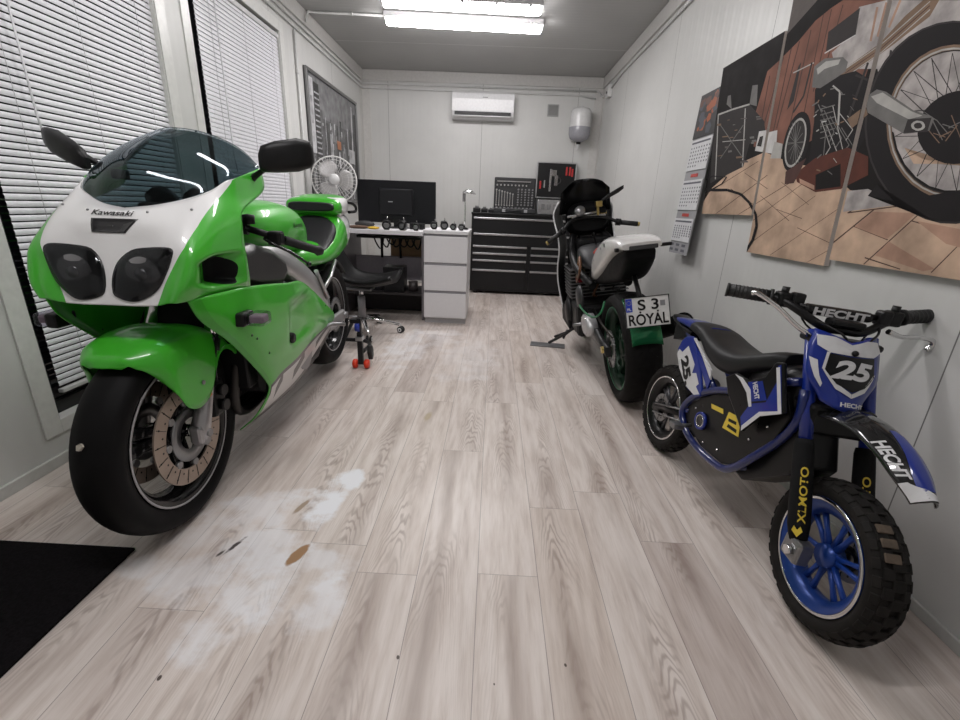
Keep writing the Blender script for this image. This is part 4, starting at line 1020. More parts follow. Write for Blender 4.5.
def alu_case():
    t = empty('aluminium_tool_case', (2.40, 5.80, TOPZ)); tag(t, 'open silver-edged tool case, red-handled tools in its black lid, behind the black windscreen', 'tool case')
    w = .235
    MB().box((-w, -.15, .002), (w, .15, .17), .008).build('base', M_alu, t)
    MB().box((-w+.015, -.13, .168), (w-.015, .13, .173)).build('tray', M_blk, t)
    lid = MB().box((-w, .152, .20), (w, .22, .60), .008).build('lid', M_blk, t)
    m = MB()
    for a in (-1, 1): m.box((a*w-.007, .148, .195), (a*w+.007, .222, .605), .003)
    m.box((-w, .148, .193), (w, .222, .205), .003).box((-w, .148, .595), (w, .222, .608), .003); m.build('edge_frame', M_alu, lid)
    red = mat('red handle plastic', (.50, .03, .03), .35)
    for xx, zz, h in ((-.19, .30, .09), (.12, .46, .10), (.16, .46, .10), (.19, .45, .09)):
        s = MB(); s.box((xx-.011, .138, zz), (xx+.011, .150, zz+h), .004); s.build('plier', red, lid)
    for xx, zz, h, ww in ((-.14, .31, .09, .008), (-.07, .27, .26, .012), (0, .34, .12, .02), (-.03, .45, .07, .03)):
        MB().box((xx-ww, .140, zz), (xx+ww, .149, zz+h), .003).build('tool', M_chrome, lid)
    MB().lathe([(.035, 0), (.045, .008), (.035, .012), (.028, .006)], (0, 1, 0), (.02, .136, .40), 16).build('tool', M_steel, lid)
    for k in range(3): MB().box((-w+.05+k*.07, -.152-.004, .06), (-w+.09+k*.07, -.15, .12), .002).build('latch', M_steel, t)
alu_case()
def cab_clutter():
    rn = random.Random(9)
    for i, (x, y, s, lb) in enumerate(((1.45, 5.62, .09, 'dark gadget at the left end of the tool cabinet top'), (1.54, 5.66, .08, 'second dark gadget on the tool cabinet, left of the open socket case'), (1.62, 5.62, .07, 'low dark gadget touching the open socket case on the cabinet'))):
        t = empty('gadget', (x, y, TOPZ)); tag(t, lb, 'tool')
        MB().box((-s*.5, -s*.6, 0), (s*.5, s*.6, s*.55), .008).build('body', M_blk, t)
        MB().cyl((0, -s*.2, s*.55), (0, -s*.2, s*.8), s*.25).build('knob', M_steel, t)
cab_clutter()

# desk ---------------------------------------------------------
def desk():
    t = empty('desk', (.555, 4.0, 0)); tag(t, 'white desk with grey modesty panel carrying the monitor, left of the drawer unit', 'desk')
    MB().box((-.47, 0, .757), (.495, .72, .793), .003).build('desk_top', M_lam, t)
    gp = mat('grey laminate', (.17, .155, .17), .45)
    MB().box((-.25, .50, .29), (.495, .518, .52)).build('modesty_panel', mat('lilac grey laminate', (.27, .245, .27), .45), t)
    MB().box((-.275, .03, 0), (-.252, .70, .757)).build('side_panel', gp, t)
    MB().box((.477, .03, 0), (.495, .70, .757)).build('side_panel', gp, t)
    k = MB().box((-.12, .10, .715), (.45, .42, .735), .003).build('keyboard_tray', M_blk, t)
    MB().box((-.13, .09, .735), (-.115, .44, .757)).box((.445, .09, .735), (.46, .44, .757)).build('runner', M_steel, k)
    MB().box((-.25, .05, .22), (.476, .48, .24)).box((-.25, .40, 0.0), (.476, .42, .22)).build('lower_shelf', mat('dark brown board', (.025, .021, .022), .6), t)
desk()
def pedestal():
    t = empty('drawer_unit', (1.255, 3.935, 0)); tag(t, 'white three-drawer unit standing under the right end of the desk top line', 'drawer unit')
    w = .188
    MB().box((-w, .02, .045), (w, .52, .775), .002).build('body', M_lam, t)
    MB().box((-w-.008, -.008, .785), (w+.008, .53, .815), .003).build('top', M_lam, t)
    MB().box((-w+.006, .03, 0), (w-.006, .50, .045)).build('plinth', mat('pale grey laminate', (.42, .41, .42), .45), t)
    sh = mat('recessed grip grey', (.30, .29, .31), .5)
    MB().box((-w+.004, .012, .06), (w-.004, .022, .785)).build('grip_recess', sh, t)
    for a, b in ((.055, .275), (.300, .520), (.545, .765)):
        MB().box((-w, 0, a), (w, .018, b), .0015).build('drawer', M_lam, t)
pedestal()
def monitor():
    t = empty('monitor', (.73, 4.45, .793)); tag(t, 'large black monitor seen from behind on the white desk', 'monitor')
    w = .372
    MB().box((-w, 0, .045), (w, .028, .425), .006).build('bezel', mat('monitor black', (.006, .006, .008), .35, spec=.3), t)
    MB().box((-w+.012, .0275, .057), (w-.012, .030, .413)).build('screen', M_blkg, t)
    MB().rings([[(x*a, y, .235+z*b) for x, z in ((-.16, -.12), (.16, -.12), (.16, .12), (-.16, .12))] for y, a, b in ((0, 1, 1), (-.028, .95, .92))]).build('rear_bulge', mat('monitor rear', (.009, .009, .011), .4, spec=.3), t, bev=.006)
    m = MB(); m.tube([(.12, -.030, .345), (.165, -.032, .345), (.165, -.032, .14)], .004, 6); m.build('cable', M_blk, t)
    MB().box((-.072, -.0292, .232), (-.030, -.028, .240)).build('maker_plate', mat('silver print', (.45, .45, .47), .4), t)
    MB().box((-.03, -.01, .008), (.03, .02, .08), .004).build('stand_neck', M_blk, t)
    MB().lathe([(0, 0), (.13, 0), (.13, .006), (.11, .010), (0, .012)], (0, 0, 1), (0, 0, 0), 24).build('stand_foot', M_blk, t)
monitor()
def fan():
    t = empty('desk_fan', (.235, 4.22, .793)); tag(t, 'white desk fan with round wire guard beside the monitor and above the seat hump', 'fan')
    wp = mat('fan white plastic', (.74, .73, .72), .4)
    MB().lathe([(0, 0), (.10, 0), (.10, .012), (.05, .025), (.02, .035), (.014, .36), (0, .36)], (0, 0, 1), seg=24).build('stand', wp, t)
    h = Vector((0, -.02, .40)); ax = Vector((.32, -.94, .05)).normalized()
    M = frame_of(h, Vector((0, 0, 1)).cross(ax)*-1, (0, 0, 1), ax)
    M = Matrix.Translation(h) @ ax.to_track_quat('Z', 'Y').to_matrix().to_4x4()
    MB().lathe([(0, -.14), (.035, -.135), (.045, -.10), (.045, -.03), (0, -.03)], (0, 0, 1), seg=20, M=M).build('motor', wp, t)
    g = MB(); R0 = .19
    g.lathe([(R0+.006*cos(a), .006*sin(a)) for a in [2*pi*k/8 for k in range(8)]], (0, 0, 1), seg=40, loop=True, M=M)
    for s in (1, -1):
        for k in range(36):
            a = 2*pi*k/36; g.tube([(R0*cos(a), R0*sin(a), 0), (R0*.85*cos(a), R0*.85*sin(a), s*.032), (R0*.2*cos(a), R0*.2*sin(a), s*.042)], .0011, 4, M=M)
    for rr in (.07, .12, .16): g.lathe([(rr+.0012*cos(a), .036+.0012*sin(a)) for a in [2*pi*k/4 for k in range(4)]], (0, 0, 1), seg=36, loop=True, M=M)
    g.build('guard', wp, t)
    MB().lathe([(0, .052), (.035, .05), (.045, .04), (.045, .034), (0, .034)], (0, 0, 1), seg=24, M=M).build('guard_badge', mat('fan badge white', (.72, .72, .72), .3), t)
    for k in range(3):
        b = MB(); rows = []
        for i in range(7):
            u = i/6; rr = .03+.13*u; row = []
            for j in range(7):
                v = (j/6-.5)*(.8+.9*sin(pi*min(1, u*1.0))); a = 2*pi*k/3+v; row.append((rr*cos(a), rr*sin(a), .012*v*2))
            rows.append(row)
        b.grid(rows, M=M); b.build('blade', mat('fan blade translucent white', (.50, .49, .49), .25), t, solid=.002)
    MB().cyl((0, 0, -.03), (0, 0, .015), .028, seg=20, M=M).build('hub', wp, t)
fan()
def desk_lamp():
    t = empty('desk_lamp', (1.395, 4.24, .815)); tag(t, 'small chrome lamp on a bent stalk at the right end of the drawer unit top', 'lamp')
    MB().lathe([(0, 0), (.035, 0), (.035, .012), (.012, .02), (0, .02)], (0, 0, 1), seg=16).build('base', M_blk, t)
    MB().tube([(0, 0, .02), (0, 0, .20), (-.01, 0, .27), (-.015, 0, .30)], .006, 8, smooth_path=3).build('stalk', M_chrome, t)
    MB().lathe([(.01, .345), (.03, .34), (.062, .315), (.058, .312), (.02, .33), (0, .335)], (0.1, 0, 1), (0.0, 0, 0), 20).build('head', M_chrome, t)
    MB().cyl((-.012, 0, .24), (-.012, 0, .31), .014).build('joint', M_steel, t)
desk_lamp()
# carburettors on desk and unit
def carb():
    t = empty('carburettor', (0, 0, 0))
    MB().box((-.026, -.022, .006), (.026, .03, .05), .006).build('body', M_steel, t)
    MB().lathe([(.030, -.03), (.034, -.022), (.030, -.004), (.024, -.004), (.022, -.03)], (0, 1, 0), (0, -.004, .036), 18, loop=True).build('intake_ring', M_blk, t)
    MB().lathe([(0, 0), (.028, 0), (.028, .012), (.018, .02), (0, .02)], (0, 0, 1), (0, .004, .05), 16).build('cap', M_blk, t)
    MB().box((-.020, -.016, 0), (.020, .02, .014), .004).build('float_bowl', mat('tarnished alloy', (.26, .22, .15), .45, .8), t)
    MB().cyl((.006, .004, .07), (.006, .004, .092), .0035).build('needle', M_chrome, t)
    return t
c0 = carb(); first = True
for i, (x, y, z, s, lb) in enumerate(((1.14, 4.06, .815, .95, 'leftmost of the four small carburettors in a row on the drawer unit'), (1.225, 4.06, .815, 1.05, 'second from the left of the four small carburettors on the drawer unit, tallest of them'), (1.31, 4.06, .815, .8, 'third from the left of the four small carburettors on the drawer unit'), (1.38, 4.04, .815, .8, 'rightmost of the four small carburettors on the drawer unit'), (.715, 4.08, .793, 1.2, 'left one of the two big round-mouthed carburettors on the desk before the monitor'), (.86, 4.08, .793, 1.2, 'right one of the two big round-mouthed carburettors on the desk before the monitor'), (.97, 4.12, .793, .95, 'small carburettor on the desk just left of the drawer unit'))):
    o = c0 if i == 0 else copy_tree(c0); o.location = (x, y, z); o.scale = (s, s, s); o.rotation_euler = (0, 0, .25*sin(i*2.1)); tag(o, lb, 'carburettor', 'carburettors on the desk and drawer unit')
def clutter():
    def lump(name, lb, cat, x, y, z, s, m, seed):
        rn = random.Random(seed); b = MB()
        rows = []
        for i in range(7):
            a = pi*i/6; rows.append([(s[0]*sin(a)*cos(2*pi*k/12)*(1+.15*rn.random()), s[1]*sin(a)*sin(2*pi*k/12)*(1+.15*rn.random()), s[2]*(1-cos(a))*.5) for k in range(12)])
        b.rings(rows, True, False); o = b.build(name, m, None, loc=(x, y, z)); tag(o, lb, cat)
    lump('work_glove', 'yellow and black work glove lying on the desk, left of the round-mouthed carburettors', 'glove', .60, 4.08, .793, (.05, .05, .025), mat('yellow leather', (.60, .38, .03), .6), 2)
    lump('rag_heap', 'brown rag heap on the left part of the desk under the fan', 'rag', .46, 4.10, .793, (.10, .06, .03), mat('brown rag', (.10, .06, .04), .9), 3)
    lump('cable_coil', 'dark coil of cable behind the brown rag on the desk', 'cable', .48, 4.24, .793, (.09, .05, .065), mat('dark cable', (.03, .03, .03), .6), 4)
    o = MB().box((-.07, 0, .0), (.07, .06, .06), .01).build('camera_bag', M_blk, None, loc=(.95, 4.28, .793)); tag(o, 'small black box on the desk against the right foot of the monitor', 'box')
    # below the desk
    o = MB().box((-.095, 0, 0), (.095, .18, .23), .008).build('black_bin', M_blkmetal, None, loc=(.765, 4.08, .24)); tag(o, 'plain black box standing on the low shelf under the desk', 'box')
    for i, (x, s, c, lb) in enumerate(((.45, .06, (.10, .10, .10), 'grey tin on the shelf below the desk, far left near the chair'), (.60, .055, (.05, .05, .055), 'dark tin next to the grey tin on the shelf below the desk'), (.925, .045, (.06, .05, .05), 'dark round tin right of the black box on the low shelf'))):
        o = MB().cyl((0, 0, 0), (0, 0, s*2), s).build('tin', mat('tin paint %d' % i, c, .4), None, loc=(x, 4.2, .24)); tag(o, lb, 'tin')
    # power strip and cables hanging under the top
    t = empty('cable_bundle', (.72, 4.36, .72)); tag(t, 'black bundle of cables hanging below the desk top', 'cable')
    rn = random.Random(8)
    for k in range(7):
        x = -.2+k*.06; MB().tube([(x, 0, .03), (x+.02, .0, -.04-.05*rn.random()), (x+.07, .01, -.06-.06*rn.random()), (x+.11, 0, .03)], .008, 6, smooth_path=4).build('cable', M_blk, t)
    MB().tube([(-.12, 0, .03), (-.12, 0, -.20)], .014, 6).build('cable', M_blk, t); MB().tube([(.05, 0, .03), (.06, 0, -.20)], .012, 6).build('cable', M_blk, t)
    o = MB().box((0, 0, 0), (.42, .012, .32)).build('cardboard_sheet', mat('cardboard', (.42, .29, .17), .8), None, loc=(.60, 4.735, .40)); tag(o, 'brown cardboard sheet behind the desk, seen under the top', 'cardboard')
    return
clutter()
# office chair -------------------------------------------------
def chair():
    t = empty('swivel_chair', (.62, 3.54, 0)); tag(t, 'black shell swivel chair on a chrome star base, half behind the green motorcycle', 'chair')
    prof = [(-.30, .84), (-.27, .71), (-.22, .57), (-.12, .43), (0, .385), (.12, .385), (.22, .405), (.29, .425)]
    rows = []
    for k in range(9):
        v = k/8*2-1; row = []
        for x, z in prof: wd = .22*(1-.25*max(0, (z-.6)/.3)); row.append((x, v*wd, z+.05*v*v*(1 if z < .6 else .3) + (0 if z < .6 else 0)+ .0))
        rows.append(row)
    MB().grid(surf(rows, 3, 2)).build('seat_shell', M_blk, t, solid=.03)
    MB().cyl((0, 0, .10), (0, 0, .30), .030, seg=18).build('gas_lift_cover', mat('grey lift cover', (.30, .29, .30), .4, .3), t)
    MB().cyl((0, 0, .30), (0, 0, .37), .018, seg=18).build('gas_lift', M_chrome, t)
    MB().box((-.10, -.07, .355), (.10, .07, .38), .01).build('seat_plate', M_steel, t)
    MB().tube([(.02, .05, .36), (.06, .20, .35)], .006, 6).build('tilt_lever', M_steel, t)
    for k in range(5):
        a = R(-66+72*k); c, s = cos(a), sin(a)
        leg = MB().tube([(0, 0, .115), (.10*c, .10*s, .112), (.30*c, .30*s, .072)], [.026, .018, .013], 8).build('leg', M_chrome, t)
        w = MB(); q = Vector((.31*c, .31*s, .028)); d = Vector((-s, c, 0)).lerp(Vector((c, s, 0)), .3).normalized()
        for e in (-.014, .014): w.lathe([(0, -.008), (.022, -.008), (.028, -.004), (.028, .004), (.022, .008), (0, .008)], d, q+d*e, 16)
        cs = w.build('caster', M_rub, leg)
        w = MB()
        for e in (-.0235, .0235): w.lathe([(.008, -.001), (.017, -.001), (.017, .001), (.008, .001)], d, q+d*e, 16, loop=True)
        w.cyl(q+Vector((0, 0, .03)), q+Vector((0, 0, .05)), .005, seg=8); w.build('caster_ring', M_wht, leg)
chair()
o = MB().box((.03, -.15, .0), (.622, 1.060, .009), .003).build('door_mat', mat('black ribbed mat', (.007, .006, .007), .9, spec=.1, grain=.5, gscale=160, bump=.6)); tag(o, 'black rectangular floor mat in the near left corner before the green motorcycle', 'mat')

# ------------------------------------------------------------------ green sport motorcycle
def paint(name, col): 
    n = NT(name); nz = n.noise(n.co(), 6, 2)
    n.set(base_color=n.mix(n.mr(nz, .3, .7), tuple(v*.97 for v in col)+(1,), c4(col)), roughness=.35, specular=.35, coat=.55); n.b.inputs['Coat Roughness'].default_value = .04
    return n
GREEN = (.050, .44, .022); WHITE_P = (.80, .80, .80)
M_green = paint('gloss lime green paint', GREEN).m
M_whitep = paint('gloss white paint', WHITE_P).m
def tinted(name, col, rough=.02):
    n = NT(name); out = n.n['Material Output']; tr = n.new('ShaderNodeBsdfTransparent'); tr.inputs[0].default_value = c4(col)
    gl = n.new('ShaderNodeBsdfGlossy'); gl.inputs['Roughness'].default_value = rough; gl.inputs[0].default_value = (.9, .95, 1, 1)
    lw = n.new('ShaderNodeLayerWeight'); lw.inputs[0].default_value = .5; fr = n.math('ADD', n.math('MULTIPLY', n.math('POWER', lw.outputs['Facing'], 5.0), .7), .035); mx = n.new('ShaderNodeMixShader')
    n.link(fr, mx.inputs[0]); n.link(tr.outputs[0], mx.inputs[1]); n.link(gl.outputs[0], mx.inputs[2]); n.link(mx.outputs[0], out.inputs[0]); return n.m
M_smoke = tinted('smoked screen', (.27, .34, .36)); M_lens = tinted('dark lamp lens', (.42, .42, .43)); M_clear = tinted('clear lamp lens', (.75, .72, .78))
M_seat = mat('black seat leather', (.013, .013, .015), .5, spec=.35, grain=.15, gscale=300, bump=.15)
M_fork = mat('cast alloy fork', (.42, .41, .42), .34, .85)
M_bronze = mat('bronze brake disc', (.36, .29, .24), .38, .6)
M_tyre = mat('tyre rubber', (.0042, .004, .0045), .6, spec=.16, grain=.2, gscale=25)

def tyre_prof(R_, r_, w, round_=1.0):
    h = w/2
    return [(r_, -h*.74), (r_+.010, -h*.86), (r_+(R_-r_)*.35, -h*.99), (r_+(R_-r_)*.60, -h*.98), (R_-(R_-r_)*.20, -h*.83), (R_-(R_-r_)*.06*round_, -h*.48), (R_-.001, -h*.18),
            (R_-.001, h*.18), (R_-(R_-r_)*.06*round_, h*.48), (R_-(R_-r_)*.20, h*.83), (r_+(R_-r_)*.60, h*.98), (r_+(R_-r_)*.35, h*.99), (r_+.010, h*.86), (r_, h*.74)]
def smooth_prof(pr, k=2): return [(v.x, v.y) for v in crv([Vector((a, b, 0)) for a, b in pr], k)]
def wheel(parent, name, c, R_, r_, w, spokes, rim_m, lip_m, tyre_m=None, spoke_w=.02, hub_r=.045, double=False, knobs=None, spoke_m=None, lipw=.004, deep=.30):
    t = MB(); h = w/2
    rp = [(r_-.004, -h*.84), (r_+.004, -h*.80), (r_-.012, -h*.6), (r_-.028, -h*.3), (r_-.030, h*.3), (r_-.012, h*.6), (r_+.004, h*.80), (r_-.004, h*.84), (r_-.022, h*.62), (r_-.036, h*.32), (r_-.038, -h*.32), (r_-.022, -h*.62)]
    t.lathe(rp, (0, 1, 0), c, 48, loop=True)
    t.lathe([(0, -h*.45), (hub_r, -h*.45), (hub_r, h*.45), (0, h*.45)], (0, 1, 0), c, 24)
    rim = t.build(name, rim_m, parent)
    s = MB(); C = Vector(c)
    for k in range(spokes):
        a = 2*pi*k/spokes + .3
        for e in ((-.16, .16) if double else (0,)):
            d0 = Vector((cos(a+e*1.2), 0, sin(a+e*1.2))); d1 = Vector((cos(a+e), 0, sin(a+e))); n = Vector((-sin(a), 0, cos(a)))
            p0, p1 = C + d0*hub_r*.8, C + d1*(r_-.028); yy = h*deep; sw = spoke_w
            s.rings([[p + n*(sw*f)*q + Vector((0, yv*g, 0)) for q, yv in ((-.5, -yy), (-.25, -yy*1.3), (.25, -yy*1.3), (.5, -yy), (.5, yy), (.25, yy*1.3), (-.25, yy*1.3), (-.5, yy))] for p, f, g in ((p0, 1.25, 1.0), ((p0+p1)/2, .8, .7), (p1, 1.2, .8))], True, True, True)
    s.build('spokes', spoke_m or rim_m, rim)
    if lip_m:
        l = MB()
        for sg in (-1, 1): l.lathe([(r_-lipw, sg*h*.845), (r_+lipw*.6, sg*h*.845), (r_+lipw*.6, sg*h*.865), (r_-lipw, sg*h*.865)], (0, 1, 0), c, 64, loop=True)
        l.build('rim_edge', lip_m, rim)
    ty = MB(); ty.lathe(smooth_prof(tyre_prof(R_, r_, w), 2), (0, 1, 0), c, 72)
    if knobs:
        n, kh = knobs
        for k in range(n):
            a = 2*pi*k/n
            for j, (off, ln, tilt) in enumerate(((0, .30, 0), (.42, .24, .35), (-.42, .24, .35), (.80, .20, .8), (-.80, .20, .8))):
                aa = a + (pi/n if j in (1, 2) else 0); d = Vector((cos(aa), 0, sin(aa))); tg = Vector((-sin(aa), 0, cos(aa)))
                rad = R_ - (R_-r_)*(.0, .07, .07, .27, .27)[j]; up = (d*cos(tilt) + Vector((0, (1 if off > 0 else -1 if off < 0 else 0)*sin(tilt), 0))).normalized()
                sd = tg.cross(up).normalized(); p = C + d*rad + Vector((0, off*h, 0)); L2 = 2*pi*R_/n*.30; W2 = h*ln
                M = Matrix(((sd.x, tg.x, up.x, p.x), (sd.y, tg.y, up.y, p.y), (sd.z, tg.z, up.z, p.z), (0, 0, 0, 1)))
                ty.box((-W2, -L2, -kh*.7), (W2, L2, kh*.6), .0015, M=M, seg=1)
    ty.build('tyre', tyre_m or M_tyre, rim)
    return rim
def disc(parent, c, y, ro, ri, m, carrier, holes=24):
    d = MB(); C = Vector(c) + Vector((0, y, 0))
    d.lathe([(ri, -.0025), (ro, -.0025), (ro, .0025), (ri, .0025)], (0, 1, 0), C, 48, loop=True, smooth=False); o = d.build('brake_disc', m, parent)
    k = MB()
    for i in range(holes):
        a = 2*pi*i/holes; rr = ri+(ro-ri)*(.3+.4*(i % 2)); p = C+Vector((cos(a)*rr, 0, sin(a)*rr)); k.cyl(p-Vector((0, .003, 0)), p+Vector((0, .003, 0)), .0032, seg=8)
    for i in range(holes//2):
        a = 2*pi*(i+.5)/(holes/2); k.tube([C+Vector((cos(a)*(ri+.004), -.0029, sin(a)*(ri+.004))), C+Vector((cos(a)*(ro-.004), -.0029, sin(a)*(ro-.004)))], .0012, 4); k.tube([C+Vector((cos(a)*(ri+.004), .0029, sin(a)*(ri+.004))), C+Vector((cos(a)*(ro-.004), .0029, sin(a)*(ro-.004)))], .0012, 4)
    k.build('drillings', M_blk, o)
    k = MB(); sg = 1 if y > 0 else -1; k.lathe([(ri*.45, 0), (ri*.80, .001*sg), (ri*.80, .005*sg), (ri*.45, .004*sg)], (0, 1, 0), C, 32, loop=True)
    for i in range(8):
        a = 2*pi*i/8; p = C+Vector((cos(a)*ri*.92, 0, sin(a)*ri*.92)); k.cyl(p-Vector((0, .005, 0)), p+Vector((0, .005, 0)), ri*.105, seg=10)
    k.build('disc_carrier', carrier, o); return o

def cowl_paint():
    n = paint('lime green and white fairing paint', GREEN); x, y, z = n.sep(n.co()); ay = n.math('ABSOLUTE', n.math('SUBTRACT', y, .006))
    cr = n.ramp(n.mr(z, .70, 1.10), [(0, (.10,)*3), (.1125, (.120,)*3), (.25, (.142,)*3), (.36, (.163,)*3), (.475, (.186,)*3), (.60, (.196,)*3), (.74, (.200,)*3), (.90, (.208,)*3)])
    wm = n.math('LESS_THAN', ay, cr)
    tipm = n.math('MULTIPLY', wm, n.math('GREATER_THAN', x, -.34))
    c = n.mix(tipm, (*GREEN, 1), (*WHITE_P, 1))
    # dark intake mouth on each side
    hx = n.math('MULTIPLY', n.math('LESS_THAN', x, -.014), n.math('GREATER_THAN', x, -.115))
    ex = n.math('DIVIDE', n.math('ADD', x, .060), .046); ez = n.math('DIVIDE', n.math('SUBTRACT', z, n.math('ADD', .817, n.math('MULTIPLY', n.math('ADD', x, .06), .12))), .040)
    el = n.math('ADD', n.math('POWER', n.math('ABSOLUTE', ex), 3.2), n.math('POWER', n.math('ABSOLUTE', ez), 3.2))
    hole = n.math('MULTIPLY', n.math('LESS_THAN', el, 1.0), n.math('MULTIPLY', hx, n.math('GREATER_THAN', ay, .15)))
    c = n.mix(hole, c, (.008, .008, .009, 1)); n.val(n.b, 'Base Color', c); n.val(n.b, 'Coat Weight', n.math('SUBTRACT', 1.0, hole)); n.val(n.b, 'Specular IOR Level', n.mr(hole, 0, 1, .5, .1))
    return n.m
def side_paint():
    n = paint('green lower fairing paint with stripe band', GREEN); u, v, _ = n.sep(n.new('ShaderNodeTexCoord').outputs['UV'])
    edge = n.mr(u, 0, 1, .60, .505); lo = n.mr(u, 0, 1, .90, .70)
    band = n.math('MULTIPLY', n.math('GREATER_THAN', v, edge), n.math('LESS_THAN', v, lo)); below = n.math('GREATER_THAN', v, lo)
    t = n.math('DIVIDE', n.math('SUBTRACT', v, edge), n.math('SUBTRACT', lo, edge))
    ph = n.math('FRACT', n.math('ADD', n.math('MULTIPLY', u, 3.6), n.math('MULTIPLY', t, .8)))
    tri = n.math('ABSOLUTE', n.math('SUBTRACT', ph, .5))
    dia = n.math('LESS_THAN', n.math('ADD', n.math('MULTIPLY', tri, 1.5), n.math('ABSOLUTE', n.math('SUBTRACT', t, .38))), .36)
    top = n.math('LESS_THAN', t, .14)
    bc = n.mix(n.math('MAXIMUM', dia, top), (.60, .59, .59, 1), (.02, .02, .022, 1))
    c = n.mix(band, (*GREEN, 1), bc); c = n.mix(below, c, (.07, .06, .06, 1)); c = n.mix(n.math('LESS_THAN', u, .085), c, (GREEN[0]*.8, GREEN[1]*.8, GREEN[2]*.8, 1)); n.val(n.b, 'Base Color', c); return n.m
def tail_paint():
    n = paint('green and white tail paint', GREEN); x, y, z = n.sep(n.co())
    lim = n.math('ADD', -1.585, n.math('MULTIPLY', n.math('SUBTRACT', z, .80), .45))
    m = n.math('MULTIPLY', n.math('LESS_THAN', x, lim), n.math('MULTIPLY', n.math('GREATER_THAN', z, .795), n.math('GREATER_THAN', n.math('ABSOLUTE', y), .080)))
    m = n.math('MULTIPLY', m, n.math('LESS_THAN', z, 1.038))
    n.val(n.b, 'Base Color', n.mix(m, (*GREEN, 1), (*WHITE_P, 1))); return n.m

COWL = [
 [(0.105,-0.0,0.74),(0.111,0.065,0.741),(0.104,0.12,0.742),(0.107,0.155,0.75),(0.082,0.19,0.753),(-0.162,0.24,0.754)],
 [(0.094,-0.0,0.778),(0.096,0.07,0.778),(0.092,0.125,0.78),(0.1,0.168,0.788),(0.079,0.208,0.791),(-0.14,0.252,0.787)],
 [(0.081,-0.0,0.82),(0.083,0.075,0.824),(0.077,0.13,0.83),(0.08,0.175,0.838),(0.064,0.218,0.84),(-0.131,0.256,0.834)],
 [(0.061,-0.0,0.878),(0.053,0.08,0.888),(0.059,0.14,0.893),(0.058,0.186,0.89),(0.037,0.222,0.882),(-0.135,0.252,0.885)],
 [(0.038,-0.0,0.932),(0.034,0.083,0.94),(0.02,0.143,0.947),(0.001,0.188,0.951),(-0.038,0.222,0.948),(-0.141,0.25,0.94)],
 [(0.014,-0.0,0.967),(-0.003,0.075,0.977),(-0.038,0.133,0.992),(-0.073,0.182,1.013),(-0.121,0.212,1.015),(-0.173,0.243,0.985)],
 [(-0.015,-0.0,0.98),(-0.033,0.07,0.99),(-0.069,0.13,1.007),(-0.11,0.183,1.031),(-0.189,0.213,1.067),(-0.34,0.235,1.047)],
 [(-0.015,0.0,0.981),(-0.034,0.07,0.991),(-0.069,0.13,1.008),(-0.111,0.183,1.034),(-0.19,0.213,1.071),(-0.365,0.222,1.117)]]
SIDE = [
 [(0.082,0.19,0.753),(-0.005,0.222,0.759),(-0.162,0.24,0.754),(-0.437,0.235,0.719),(-0.673,0.22,0.675),(-1.111,0.19,0.449)],
 [(0.045,0.195,0.687),(-0.04,0.232,0.679),(-0.187,0.245,0.664),(-0.42,0.245,0.637),(-0.665,0.23,0.607),(-1.117,0.19,0.437)],
 [(-0.073,0.205,0.583),(-0.137,0.235,0.571),(-0.268,0.24,0.543),(-0.466,0.235,0.525),(-0.693,0.225,0.51),(-1.129,0.188,0.423)],
 [(-0.265,0.195,0.392),(-0.302,0.21,0.406),(-0.372,0.215,0.413),(-0.539,0.212,0.408),(-0.753,0.205,0.417),(-1.132,0.18,0.399)],
 [(-0.323,0.175,0.314),(-0.345,0.185,0.318),(-0.418,0.19,0.323),(-0.59,0.188,0.316),(-0.819,0.18,0.336),(-1.137,0.165,0.363)],
 [(-0.316,0.12,0.217),(-0.38,0.14,0.231),(-0.482,0.14,0.222),(-0.667,0.14,0.216),(-0.925,0.135,0.241),(-1.199,0.13,0.304)],
 [(-0.296,0.06,0.16),(-0.459,0.07,0.15),(-0.595,0.07,0.144),(-0.802,0.07,0.137),(-1.063,0.07,0.168),(-1.334,0.07,0.233)]]
SCRT = [(-0.283,-0.0,1.22),(-0.306,0.045,1.219),(-0.329,0.09,1.21),(-0.366,0.135,1.19),(-0.377,0.175,1.162),(-0.363,0.22,1.121)]
def sstep(a, b, x):
    t = max(0, min(1, (x-a)/(b-a))); return t*t*(3-2*t)

def superring(x, hw, zt, zb, p=2.6, n=28, top=1.0, yc=0):
    zc, hh = (zt+zb)/2, (zt-zb)/2; o = []
    for k in range(n):
        a = 2*pi*k/n; ca, sa = cos(a), sin(a); o.append((x, yc + hw*math.copysign(abs(ca)**(2/p), ca)*(1 if sa < 0 else top), zc + hh*math.copysign(abs(sa)**(2/p), sa)))
    return o
def loft(secs, k=4, p=2.6, n=28):
    """secs: (x, halfwidth, ztop, zbottom) smoothed along x"""
    S = crv([Vector(s) for s in secs], k); return [superring(s[0], max(.004, s[1]), s[2], s[3], p, n) for s in S]

